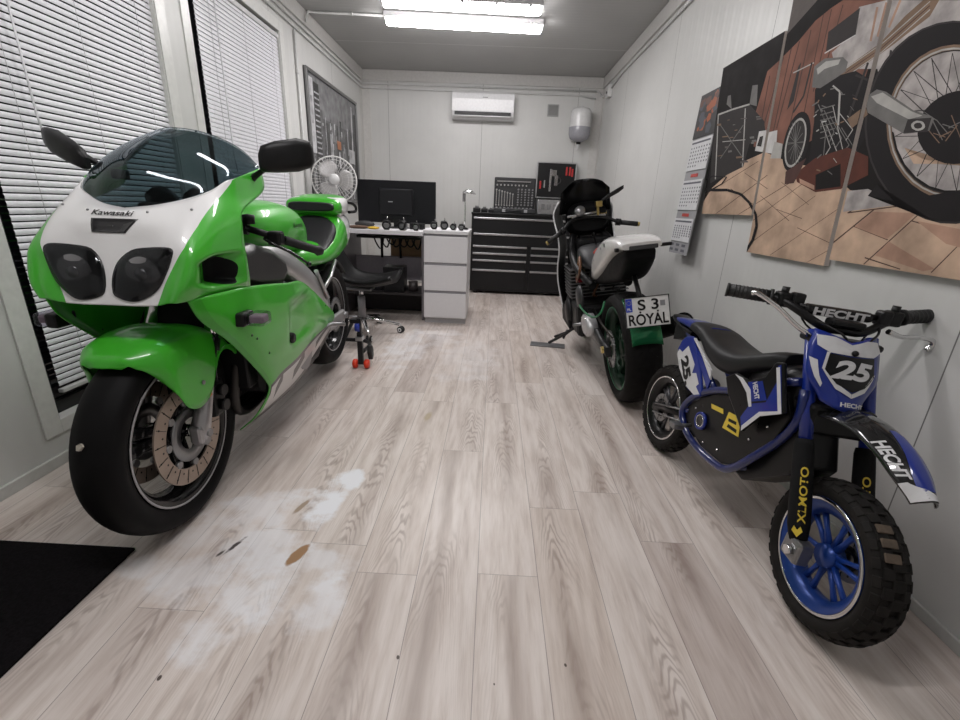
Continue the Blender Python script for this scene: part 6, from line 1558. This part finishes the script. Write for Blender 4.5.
    fdec('mudguard_decal', .64, .95, lambda a: -.10-.45*a, lambda a: .15+.65*a**.5, M_blue, .0012)
    fdec('mudguard_decal', .90, .995, lambda a: -.97, lambda a: -.70+.1*a+1.5*a**1.5, M_w, .0016)
    me = text_mesh('HECHT', .04, extrude=0, bold=.0015, shear=.2); xs = [v.co.x for v in me.vertices]; ys = [v.co.y for v in me.vertices]
    for v in me.vertices:
        a = (v.co.x-min(xs))/(max(xs)-min(xs)); b = (v.co.y-min(ys))/(max(ys)-min(ys)); v.co = on(.68+.21*a, -.90+.40*b, .0022)
    me.materials.clear(); me.materials.append(M_w); o = bpy.data.objects.new('mudguard_lettering', me); COL.objects.link(o); o.parent = fd
    # frame loop on both sides
    FL = [(-.21, .60), (-.33, .545), (-.44, .475), (-.518, .442), (-.593, .395), (-.650, .340), (-.668, .285), (-.612, .234), (-.509, .214), (-.375, .222), (-.317, .255), (-.268, .315), (-.208, .418), (-.175, .50), (-.19, .585)]
    fr = MB()
    for s in (-1, 1): fr.tube([(x, s*(.088 if x < -.25 else .07), z) for x, z in FL], .0125, 12, smooth_path=3)
    fr.tube([(-.21, 0, .53), (-.275, 0, .69)], .026, 16)
    fr.tube([(-.52, -.088, .442), (-.75, -.055, .52), (-.88, -.035, .555)], .010, 10, smooth_path=3).tube([(-.52, .088, .442), (-.75, .055, .52), (-.88, .035, .555)], .010, 10, smooth_path=3)
    for x, z in ((-.65, .30), (-.30, .27), (-.52, .442)): fr.cyl((x, -.088, z), (x, .088, z), .009)
    fr = fr.build('frame', M_bf, t)
    # side panels, battery box, motor cover
    PN = [(-.645, .330), (-.585, .385), (-.52, .428), (-.44, .455), (-.33, .53), (-.23, .56), (-.19, .50), (-.215, .41), (-.275, .31), (-.325, .262), (-.38, .232), (-.508, .225), (-.60, .245), (-.655, .285)]
    for s in (-1, 1): 
        sp = MB().poly([(x, s*.070, z) for x, z in PN], (0, s*.012, 0)).build('side_panel', M_dk, t, bev=.003)
        MB().lathe([(.0, .004), (.020, .006), (.0225, .006), (.0225, .0), (0, 0)], (0, s, 0), (-.545, s*.084, .308), 24).build('motor_cap', mat('dark cap', (.03, .03, .032), .3), sp)
        MB().lathe([(.0235, 0), (.033, 0), (.033, .009), (.0235, .009)], (0, s, 0), (-.545, s*.083, .308), 28, loop=True).build('motor_ring', M_blue, sp)
        m = MB(); m.lathe([(.020, .0065), (.0235, .0065), (.0235, .0095), (.020, .0095)], (0, s, 0), (-.545, s*.083, .308), 28, loop=True); m.build('motor_trim', M_chrome, sp)
        for x, z in ((-.60, .335), (-.50, .245), (-.42, .262), (-.30, .37), (-.25, .44)): MB().sphere((x, s*.083, z), .005, 8).build('screw', M_chrome, sp)
        if s < 0:
            MB().poly([(-.523, -.0835, .388), (-.455, -.0835, .399), (-.447, -.0835, .384), (-.514, -.0835, .374)], (0, -.0006, 0)).build('warning_sticker', M_y, sp)
            w2 = MB().poly([(-.424, -.0835, .404), (-.362, -.0835, .412), (-.345, -.0835, .352), (-.43, -.0835, .342)], (0, -.0006, 0)).build('warning_sticker', M_y, sp)
            mm = MB()
            mm.poly([(-.415, -.0842, .385), (-.375, -.0842, .391), (-.372, -.0842, .381), (-.412, -.0842, .375)], (0, -.0003, 0)); mm.poly([(-.408, -.0842, .367), (-.362, -.0842, .369), (-.360, -.0842, .358), (-.41, -.0842, .355)], (0, -.0003, 0)); mm.build('sticker_print', M_blk, w2)
    MB().poly([(-.36, -.062, .235), (-.30, -.062, .225), (-.145, -.062, .345), (-.125, -.062, .38), (-.185, -.062, .52), (-.30, -.062, .40)], (0, .124, 0)).build('battery_box', M_dk, t, bev=.008)
    MB().box((-.64, -.065, .24), (-.30, .065, .42), .02).build('motor_housing', mat('dark housing', (.012, .012, .012), .5), t)
    for s in (-1, 1):
        MB().tube([(-.64, s*.052, .28), (-.80, s*.060, .235), (-.905, s*.062, .198)], .016, 12).box((-.93, s*.062-.012, .18), (-.86, s*.062+.012, .215), .006).build('swingarm', M_dk, t)
        MB().tube([(-.58, s*.095, .27), (-.58, s*.15, .265)], .008, 10).box((-.60, s*.15-.02, .255), (-.56, s*.15+.02, .275), .003).build('footpeg', M_steel, t)
    MB().tube([(-.78, 0, .26), (-.66, 0, .42)], .022, 14).build('rear_shock', M_steel, t)
    MB().tube([(-.905, -.075, .215), (-.64, -.075, .30)], .004, 6).tube([(-.905, -.075, .175), (-.64, -.075, .25)], .004, 6).build('drive_chain', M_steel, t)
    # seat
    sec = [(-.875,.045,.608,.570),(-.80,.070,.622,.572),(-.72,.082,.618,.560),(-.64,.092,.600,.520),(-.56,.096,.590,.498),(-.48,.094,.598,.510),(-.41,.088,.622,.545),(-.345,.078,.648,.575),(-.30,.062,.655,.60)]
    MB().rings(loft(sec, 4, 3.0)).build('seat', mat('dull black seat vinyl', (.010, .010, .011), .5, spec=.35, grain=.2, gscale=400, bump=.2), t)
    MB().rings(loft([(-.42,.06,.57,.50),(-.34,.085,.60,.48),(-.27,.085,.635,.47),(-.21,.06,.62,.50)], 4, 3.0)).build('tank_cover', M_dk, t)
    # tail piece
    MB().rings(loft([(-1.02,.030,.592,.582),(-.97,.045,.602,.580),(-.88,.055,.614,.578),(-.80,.058,.616,.580),(-.72,.05,.62,.585)], 4, 3.5)).build('rear_mudguard', M_blue, t)
    MB().rings(loft([(-1.045,.030,.600,.585),(-1.02,.040,.602,.575),(-.93,.048,.580,.560),(-.84,.045,.575,.545)], 4, 3.5)).build('tail_tip', M_dk, t)
    MB().poly([(-.985, -.04, .572), (-.86, -.045, .568), (-.85, -.045, .535), (-.975, -.04, .500)], (0, .085, 0)).build('mud_flap', M_dk, t, bev=.004)
    for s in (-1, 1):
        SPt = [(-.807, .500), (-.795, .540), (-.770, .565), (-.725, .577), (-.675, .530), (-.607, .462), (-.572, .415), (-.575, .390), (-.604, .378), (-.680, .388), (-.755, .435)]
        sp = MB().poly([(x, s*.092, z) for x, z in SPt], (0, s*.010, 0)).build('side_number_plate', M_blue, t, bev=.004)
        MB().poly([(x, s*.1022, z) for x, z in [(-.800, .485), (-.79, .505), (-.765, .500), (-.735, .535), (-.705, .515), (-.66, .485), (-.66, .45), (-.635, .46), (-.600, .43), (-.612, .415), (-.578, .398), (-.608, .383), (-.680, .393), (-.755, .438)]], (0, s*.0008, 0)).build('plate_decal', M_w, sp)
        xd = Vector((.70, 0, -.72)).normalized() if s < 0 else Vector((-.70, 0, .72)).normalized(); n = Vector((0, s, 0)); 
        lettering('side_number', '25.', .06, frame_of((-.700, s*.1042, .447), tuple(xd), tuple(n.cross(xd)), n), M_blk, sp, fit=(.115, .050), bold=.003, extrude=.0003)
        MB().poly([(x, s*.094, z) for x, z in [(-.725, .572), (-.712, .575), (-.560, .500), (-.548, .468), (-.640, .530)]], (0, s*.006, 0)).build('side_stripe', M_w, t)
        MB().poly([(x, s*.092, z) for x, z in [(-.700, .545), (-.64, .525), (-.55, .462), (-.552, .430), (-.62, .480)]], (0, s*.006, 0)).build('side_stripe', M_blue, t)
        SH = [(-.455, .515), (-.414, .545), (-.345, .545), (-.290, .580), (-.270, .632), (-.242, .640), (-.178, .515), (-.257, .470), (-.304, .390), (-.345, .420), (-.42, .47)]
        sh = MB().poly([(x, s*.102, z) for x, z in SH], (0, s*.014, 0)).build('tank_shroud', M_dk, t, bev=.005)
        MB().poly([(x, s*.1165, z) for x, z in [(-.344, .540), (-.290, .565), (-.249, .522), (-.309, .490)]], (0, s*.0008, 0)).build('shroud_decal', M_blue, sh)
        MB().poly([(x, s*.1165, z) for x, z in [(-.305, .485), (-.25, .515), (-.235, .600), (-.254, .625), (-.245, .632), (-.183, .512), (-.257, .476), (-.304, .400), (-.325, .43)]], (0, s*.0006, 0)).build('shroud_decal', M_blue, sh)
        MB().poly([(x, s*.1172, z) for x, z in [(-.257, .619), (-.246, .625), (-.182, .511), (-.251, .470), (-.303, .394), (-.307, .410), (-.260, .480), (-.197, .512)]], (0, s*.0008, 0)).build('shroud_decal', M_w, sh)
        MB().poly([(x, s*.1172, z) for x, z in [(-.410, .541), (-.372, .543), (-.323, .524), (-.296, .480), (-.306, .474), (-.335, .509), (-.379, .532)]], (0, s*.0008, 0)).build('shroud_decal', M_w, sh)
        xd = Vector((.80, 0, .42)).normalized() if s > 0 else Vector((.55, 0, -.70)).normalized()
        lettering('shroud_lettering', 'HECHT', .03, frame_of((-.300, s*.1180, .530), tuple(xd), tuple(n.cross(xd)), n), M_w, sh, fit=(.052, .020), bold=.001, extrude=.0003)
    return t
dirt_bike()

# ------------------------------------------------------------------ dark half-stripped motorcycle seen from behind
def naked_bike():
    t = empty('streetfighter_motorcycle', (2.50, 2.42, 0.0), (R(-9), 0, R(90)))
    tag(t, 'half-stripped dark motorcycle seen from behind, white tail, green rear rim, plate S3 ROYAL', 'motorcycle')
    M_gr = mat('metallic dark green', (.02, .19, .075), .22, .55, coat=.6); M_b = mat('engine black', (.009, .009, .0095), .45, spec=.25); M_d = mat('deep black', (.0035, .0035, .004), .55, spec=.15)
    M_w = mat('tail gloss white', (.66, .65, .64), .25, coat=.8); M_gold = M_brass
    rw = wheel(t, 'rear_wheel', (0, 0, .312), .310, .232, .185, 5, mat('green rim paint', (.003, .028, .011), .3, .3), mat('pale green rim edge', (.08, .26, .15), .35, .4), mat('used tyre rubber', (.008, .0075, .0075), .7, spec=.15, grain=.3, gscale=30), .035, .05, double=True)
    m = MB()
    rn = random.Random(4)
    for k in range(26):
        a = 2*pi*k/26
        for s in (-1, 1):
            p0 = Vector((cos(a)*.3095, s*.012, .312+sin(a)*.3095)); p1 = Vector((cos(a+.09)*.306, s*.045, .312+sin(a+.09)*.306)); p2 = Vector((cos(a+.15)*.294, s*.072, .312+sin(a+.15)*.294))
            m.tube([p0, p1, p2], .0022, 4)
    m.build('tread_grooves', M_d, rw)
    disc(rw, (0, 0, .312), -.09, .11, .07, M_steel, M_blk, 16)
    # sprocket and chain on the near (left) side
    m = MB(); m.lathe([(.05, .098), (.098, .098), (.098, .104), (.05, .104)], (0, 1, 0), (0, 0, .312), 40, loop=True)
    for k in range(36): m.box((-.004, .098, .097), (.004, .104, .106), M=Matrix.Translation((0, 0, .312)) @ Matrix.Rotation(2*pi*k/36, 4, 'Y'))
    for k in range(5): a = 2*pi*k/5; m.cyl((.07*cos(a), .104, .312+.07*sin(a)), (.07*cos(a), .112, .312+.07*sin(a)), .008, seg=6)
    m.build('sprocket', M_steel, rw)
    MB().cyl((0, .10, .312), (0, .155, .312), .020, seg=16).build('axle', M_gold, t)
    MB().tube([(-.06, .101, .395), (.2, .101, .40), (.43, .101, .44)], .008, 6).tube([(-.03, .101, .215), (.2, .101, .30), (.43, .101, .37)], .008, 6).build('drive_chain', mat('greasy chain', (.05, .045, .04), .4, .8), t)
    for s in (-1, 1): 
        MB().rings([[(x, s*y+dy, z+dz) for dy, dz in ((-.015, -.028), (.015, -.028), (.018, 0), (.015, .028), (-.015, .028), (-.018, 0))] for x, y, z in ((-.05, .125, .312), (.12, .13, .33), (.30, .135, .38), (.46, .12, .42))]).build('swingarm', mat('dark worn swingarm', (.035, .035, .036), .4, .6), t)
    # hugger
    rows = []
    for a in range(112, 162, 6):
        A = R(a); rr = .335; rows.append([(-cos(A)*-1*rr if False else cos(A)*rr, y, .312+sin(A)*(rr - .0) - .012*abs(y/.08)**3) for y in (-.080, -.070, -.045, -.005, .035, .060, .070)])
    hg = MB().grid(surf(rows, 2, 1)).build('rear_hugger', M_gr, t, solid=.004)
    # number plate bracket
    MB().box((-.275, -.03, .56), (-.20, .03, .60), .004).tube([(-.24, 0, .60), (-.10, 0, .74)], .012, 8).build('plate_bracket', M_blk, t)
    nf = Vector((-.96, 0, .28)).normalized(); up = Vector((.28, 0, .96)).normalized(); ry = Vector((0, -1, 0)); c = Vector((-.290, -.010, .583))
    MP = frame_of(c, ry, up, nf); pw, ph = .1055, .0735
    P = MB().box((-pw, -ph, -.0015), (pw, ph, .0), .0012, M=MP, seg=1).build('number_plate', mat('plate white', (.66, .66, .65), .35), t)
    fm = MB(); e = .0035
    for a, b in (((-pw, -ph, 0), (pw, -ph+e, .002)), ((-pw, ph-e, 0), (pw, ph, .002)), ((-pw, -ph, 0), (-pw+e, ph, .002)), ((pw-e, -ph, 0), (pw, ph, .002))): fm.box(a, b, M=MP)
    fm.build('plate_frame', M_blk, P)
    MB().box((-pw+.005, .004, .0002), (-pw+.035, ph-.006, .0008), M=MP).build('country_strip', mat('plate blue', (.01, .04, .40), .4), P)
    lettering('country_lettering', 'PL', .02, MP @ Matrix.Translation((-pw+.020, .017, .0012)), mat('plate white', (.66, .66, .65), .35), P, fit=(.018, .013), bold=.0006, extrude=.0002)
    st = MB()
    for k in range(12): a = 2*pi*k/12; st.cyl(MP @ Vector((-pw+.020+.010*cos(a), .048+.010*sin(a), .0008)), MP @ Vector((-pw+.020+.010*cos(a), .048+.010*sin(a), .0012)), .0014, seg=5)
    st.build('star_ring', mat('plate star yellow', (.6, .5, .05), .4), P)
    lettering('plate_characters', 'S 3', .06, MP @ Matrix.Translation((.005, .034, .0010)), M_blk, P, fit=(.098, .052), bold=.0012, extrude=.0003)
    lettering('plate_characters', 'ROYAL', .06, MP @ Matrix.Translation((.002, -.036, .0010)), M_blk, P, fit=(.188, .054), bold=.0012, extrude=.0003)
    MB().box((.062, .022, .0002), (.085, .048, .0008), M=MP).build('registration_sticker', mat('grey hologram', (.22, .22, .23), .4), P)
    m = MB()
    for x in (-.035, .048): m.cyl(MP @ Vector((x, -.001, 0)), MP @ Vector((x, -.001, .003)), .0045, seg=10)
    m.build('plate_screws', M_blk, P)
    # white tail over black undertail
    W = [(.50, .090, .700, .62), (.40, .114, .775, .635), (.28, .120, .845, .675), (.14, .120, .900, .735), (.02, .118, .925, .795), (-.10, .113, .928, .845), (-.19, .105, .918, .868), (-.238, .092, .905, .876)]
    tl = MB().rings(loft(W, 4, 4.5, 32)).build('tail_cowl', M_w, t)
    U = [(.50, .080, .68, .60), (.36, .088, .72, .61), (.22, .088, .80, .64), (.06, .088, .86, .67), (-.08, .084, .875, .71), (-.19, .076, .876, .79), (-.225, .068, .876, .835)]
    MB().rings(loft(U, 3, 4.0, 28)).build('undertail', M_d, t)
    MB().box((-.243, -.075, .872), (-.205, .060, .893), .004).build('tail_light', mat('smoked tail light', (.05, .05, .052), .15), t)
    MB().box((-.21, -.150, .872), (-.185, -.095, .888), .004).build('indicator', M_blk, t); MB().box((-.21, .098, .868), (-.185, .118, .886), .004).build('indicator', M_blk, t)
    m = MB()
    for x, z in ((.10, .860), (.30, .775), (.02, .885)): m.cyl((x, .1175, z), (x, .1205, z), .012 if x == .02 else .007, seg=12)
    m.build('tail_slot', mat('slate grey plastic', (.08, .08, .09), .4), tl)
    MB().rings(loft([(.46,.10,.72,.68),(.55,.14,.79,.68),(.66,.15,.83,.70),(.74,.14,.83,.71)], 3, 3.0)).build('seat', M_seat, t)
    # tank area stripped: frame rails
    for s in (-1, 1):
        MB().tube([(.40, s*.11, .60), (.70, s*.16, .70), (1.0, s*.13, .84), (1.12, s*.05, .90)], .026, 12, smooth_path=3).build('frame_rail', M_b, t)
        MB().tube([(.42, s*.12, .42), (.55, s*.15, .26), (.95, s*.15, .22), (1.16, s*.10, .50), (1.12, s*.06, .86)], .016, 10, smooth_path=3).build('cradle_tube', M_b, t)
    eng = MB().box((.50, -.20, .24), (.98, .20, .46), .03).box((.72, -.19, .44), (.98, .19, .68), .02)
    eng = eng.build('engine', M_b, t)
    m = MB()
    for k in range(9): m.box((.71, -.20, .47+k*.024), (.99, .20, .477+k*.024))
    m.build('cooling_fins', M_steel, eng)
    MB().lathe([(0, .03), (.075, .028), (.095, .012), (.098, 0), (0, 0)], (0, 1, 0), (.80, .20, .36), 28).build('generator_cover', M_b, eng)
    MB().lathe([(0, .03), (.060, .028), (.078, .012), (.080, 0), (0, 0)], (0, 1, 0), (.50, .165, .52), 28).build('starter_cover', mat('scuffed black cover', (.028, .028, .03), .4), eng)
    cc = (.33, .375)
    cv = MB().rings([[(x, .125+dy*.055, z) for x, z in [(cc[0]+.105*cos(a)*(1.2 if cos(a) < 0 else 1), cc[1]+.068*sin(a)) for a in [2*pi*k/24 for k in range(24)]]] for dy in (0, .6, 1)] + [[(cc[0]-.01+.085*cos(a), .190, cc[1]+.053*sin(a)) for a in [2*pi*k/24 for k in range(24)]]]).build('sprocket_cover', mat('worn silver cover', (.50, .50, .51), .42, .6), eng)
    for k in range(4): a = .6+k*1.5; MB().cyl((.325+.095*cos(a), .176, .375+.058*sin(a)), (.325+.095*cos(a), .188, .375+.058*sin(a)), .006, seg=6).build('bolt', M_chrome, cv)
    for k in range(4):
        MB().cyl((.70, -.14+k*.093, .62), (.60, -.14+k*.093, .67), .026, seg=14).build('carburettor', mat('tarnished alloy', (.26, .22, .15), .45, .8), eng)
    # airbox, battery, green and red bits, wires
    MB().box((.60, .06, .705), (.72, .145, .785), .008).build('green_relay_box', mat('green plastic box', (.01, .10, .045), .35), t)
    MB().box((.78, -.10, .72), (.98, .12, .86), .03).build('air_box', M_d, t)
    MB().box((.58, .12, .600), (.70, .165, .618), .004).build('red_bracket', mat('dark red metal', (.22, .01, .02), .35), t)
    MB().tube([(.56, .08, .74), (.55, .06, .79), (.56, .03, .81), (.58, .0, .78), (.57, .04, .745)], .007, 8, smooth_path=5).build('red_hose', mat('red rubber hose', (.42, .03, .015), .4), t)
    MB().tube([(.60, .16, .50), (.40, .19, .475), (.20, .16, .455), (.10, .13, .50), (.12, .10, .56)], .006, 8, smooth_path=5).build('green_hose', mat('green hose', (.01, .14, .05), .4), t)
    rn = random.Random(21)
    for k in range(12):
        y0 = rn.uniform(-.14, .17); x0 = rn.uniform(.52, .9); z0 = rn.uniform(.55, .85)
        MB().tube([(x0, y0, z0), (x0+rn.uniform(-.08, .08), y0+rn.uniform(-.05, .05), z0+rn.uniform(.03, .09)), (x0+rn.uniform(-.1, .1), y0+rn.uniform(-.08, .08), z0-rn.uniform(.0, .1)), (x0+rn.uniform(-.1, .1), y0, z0-.12)], rn.choice((.004, .006, .009)), 7, smooth_path=5).build('loose_wire', rn.choice((M_blk, M_b, M_blk, mat('brown wire', (.12, .05, .02), .5), M_steel)), t)
    for k in range(7):
        y0 = rn.uniform(-.12, .16); x0 = rn.uniform(.52, .62); z0 = rn.uniform(.50, .82); s = rn.uniform(.010, .022)
        MB().box((x0-s, y0-s, z0-s), (x0+s, y0+s, z0+s*rn.uniform(.6, 1.6)), .003).build('electrical_connector', rn.choice((M_steel, M_blk, M_b, M_grey)), t)
    MB().box((.72, .13, .235), (1.06, .225, .385), .02).build('exhaust_box', M_d, t)
    for k in range(4): MB().tube([(1.0, -.13+k*.087, .58), (1.10, -.13+k*.087, .50), (1.08, -.10+k*.06, .28), (.85, -.06+k*.04, .20)], .019, 10, smooth_path=4).build('exhaust_header', M_b, eng)
    MB().tube([(.85, -.05, .19), (.40, -.14, .22), (.15, -.20, .34), (-.25, -.20, .50)], [.025, .03, .05, .048], 18, smooth_path=3).build('silencer', M_d, t)
    # front end
    MB().box((1.02, -.16, .45), (1.06, .16, .78), .008).build('radiator', M_d, t)
    for s in (-1, 1):
        MB().tube([(1.02, s*.10, .98), (1.36, s*.11, .33)], .026, 14).build('fork_leg', mat('bronze fork tube', (.16, .085, .035), .3, .7), t)
        MB().cyl((1.025, s*.10, .97), (1.00, s*.10, 1.02), .030, seg=14).build('fork_cap', M_gold, t)
    fw = wheel(t, 'front_wheel', (1.40, 0, .302), .302, .225, .12, 5, mat('green rim paint', (.008, .07, .028), .3, .3), None, mat('used tyre rubber', (.008, .0075, .0075), .7, spec=.15), .03, .04, double=True)
    disc(fw, (1.40, 0, .302), .06, .155, .11, M_steel, M_blk, 24)
    MB().grid([[(1.40+cos(R(a))*.325, y, .302+sin(R(a))*.325) for y in (-.065, -.04, 0, .04, .065)] for a in range(20, 165, 8)]).build('front_mudguard', M_d, t, solid=.003)
    MB().box((.965, -.115, .985), (1.035, .125, 1.005), .008).tube([(.93, .165, 1.012), (.93, .0, 1.020), (.93, -.06, 1.024)], .008, 8).build('top_clamp', M_alu, t)
    hb = MB().tube([(.90, .300, .862), (.915, .20, .925), (.95, .13, .985), (.96, .0, .99), (.95, -.11, .975), (.92, -.20, .935), (.90, -.305, .912)], .0115, 12, smooth_path=3).build('handlebar', M_blk, t)
    for a, b in (((.898, .315, .855), (.912, .215, .915)), ((.898, -.318, .910), (.916, -.205, .934))):
        a, b = Vector(a), Vector(b); d = (a-b).normalized()
        MB().cyl(b, a, .0165, seg=14).build('grip', M_rub, hb); MB().cyl(a, a+d*.014, .0150, seg=14).build('bar_end', M_gold, hb); MB().cyl(b, b-d*.035, .024, seg=14).build('switch_block', M_blk, hb)
        MB().tube([b-d*.02+Vector((.03, 0, 0)), b+d*.05+Vector((.055, 0, -.006)), a+Vector((.05, 0, -.012))], .006, 8, smooth_path=3).build('lever', M_blkg, hb)
    MB().box((.88, -.075, 1.055), (.93, -.030, 1.095), .006).box((.90, -.055, 1.00), (.92, -.04, 1.06), .003).build('brake_reservoir', M_gold, t)
    MB().lathe([(0, .02), (.035, .02), (.038, 0), (0, -.02)], (-1, 0, .3), (.93, .075, 1.04), 20).build('gauge', M_steel, t)
    # mirror blade on the right
    MB().rings([[(.90+dx, y, z+dz) for dx, dz in ((-.004, -.014*k), (.004, -.014*k), (.004, .014*k), (-.004, .014*k))] for y, z, k in ((-.07, 1.095, .5), (-.11, 1.115, 1.0), (-.19, 1.150, 1.15), (-.225, 1.168, .8))]).build('mirror', M_blkg, t, bev=.002)
    # screen and nose seen from behind
    rows = []
    for j in range(9):
        v = j/8; z = 1.03+.225*v; hw = (.185 - .02*v - .05*max(0, v-.75)/.25); rows.append([(1.00-.07*v + .10*(1-u*u), .028+u*hw - .0*v, z - .03*(abs(u)**3)*v) for u in [-1+2*i/14 for i in range(15)]])
    MB().grid(rows).build('windscreen', mat('opaque black screen', (.004, .004, .0045), .25, spec=.25), t, solid=.004)
    MB().rings(loft([(.98,.12,1.06,.90),(1.06,.155,1.10,.86),(1.16,.14,1.08,.86),(1.25,.08,1.02,.88)], 3, 3)).build('headlamp_shell', M_d, t)
    for s in (1, -1):
        E = [(1.02, .205, 1.12), (1.03, .245, 1.05), (1.02, .245, .98), (.98, .235, .91), (.93, .235, .83), (.95, .235, .76), (1.00, .245, .66), (1.03, .245, .55), (1.02, .235, .44), (1.00, .22, .33)]
        if s < 0: E = [(x+.04, y-.06, z) for x, y, z in E]
        G_ = [[Vector((x+.30*k, s*(y - .10*k*k), z)) for k in (0, .25, .5, .75, 1)] for x, y, z in E]
        fp = MB().grid(surf(G_, 3, 3)).build('side_fairing', M_d, t, solid=.003)
        MB().tube([(x, s*y, z) for x, y, z in E], .006, 6, smooth_path=4).build('fairing_edge', mat('white edge tape', (.70, .70, .71), .4), fp)
    # footrest and side stand
    for s in (1, -1): MB().tube([(.42, s*.14, .36), (.43, s*.24, .355)], .010, 8).build('footrest', M_steel, t)
    sd = MB().tube([(.60, .13, .34), (.80, .245, .19), (.955, .352, .090)], .012, 8).tube([(.66, .12, .30), (.80, .24, .20), (.90, .31, .15)], .010, 8).tube([(.80, .26, .160), (.86, .22, .20)], .009, 8)
    sd.build('side_stand', M_blkmetal, t)
naked_bike()
o = MB().box((-.135, -.05, 0), (.135, .05, .010), .003).build('stand_plate', mat('grey steel plate', (.20, .20, .205), .45, .7), None, loc=(2.13, 3.40, 0)); o.rotation_euler = (0, 0, R(-8)); tag(o, 'flat grey metal plate on the floor under the side stand foot of the dark motorcycle', 'metal plate')

# ------------------------------------------------------------------ paddock stand under the green motorcycle's tail
def paddock_stand():
    t = empty('paddock_stand', (.655-1.46*sin(R(1.8)), 1.235+1.46*cos(R(1.8)), 0), (0, 0, R(-88.2)))
    tag(t, 'black rear paddock stand with orange wheels lifting the green motorcycle', 'motorcycle stand')
    red = mat('orange red wheel plastic', (.75, .045, .012), .35)
    for s in (-1, 1):
        y = s*.235
        leg = MB().box((-.016, y-.016, .03), (.016, y+.016, .24), .003).box((-.016, min(y, y-s*.055)-.0, .30), (.016, max(y, y-s*.055), .325), .003).box((-.014, y-.013, .22), (.014, y+.013, .33), .003).build('upright', M_blkmetal, t)
        for e in (-.037, .037): MB().lathe([(0, -.016), (.022, -.016), (.030, -.010), (.030, .010), (.022, .016), (0, .016)], (0, 1, 0), (0, y+e, .030), 22).build('wheel', red, leg)
        MB().cyl((0, y-.05, .030), (0, y+.05, .030), .007).build('wheel_axle', M_steel, leg)
        MB().lathe([(0, -.014), (.030, -.014), (.030, .014), (0, .014)], (0, 1, 0), (0, y-s*.01, .275), 20).build('bobbin_hook', mat('blue bobbin', (.02, .04, .30), .35), leg)
        MB().box((-.03, y-.022, .19), (.03, y+.022, .215), .003).build('clamp', M_alu, leg)
        MB().tube([(-.0, y, .10), (-.30, s*.22, .06), (-.42, s*.16, .055), (-.44, 0, .055)], .014, 10, smooth_path=3).build('frame_tube', M_blkmetal, t)
    MB().tube([(-.44, 0, .055), (-.66, 0, .12)], .014, 10).build('handle', M_rub, t)
    MB().rings([[(x, .27+dy, z) for x, z in ((-.06, .14), (-.03, .145), (-.02, .10), (-.05, .04), (-.085, .06), (-.085, .11))] for dy in (0, .03)], True, True).build('side_pad', M_rub, t, bev=.006)
paddock_stand()
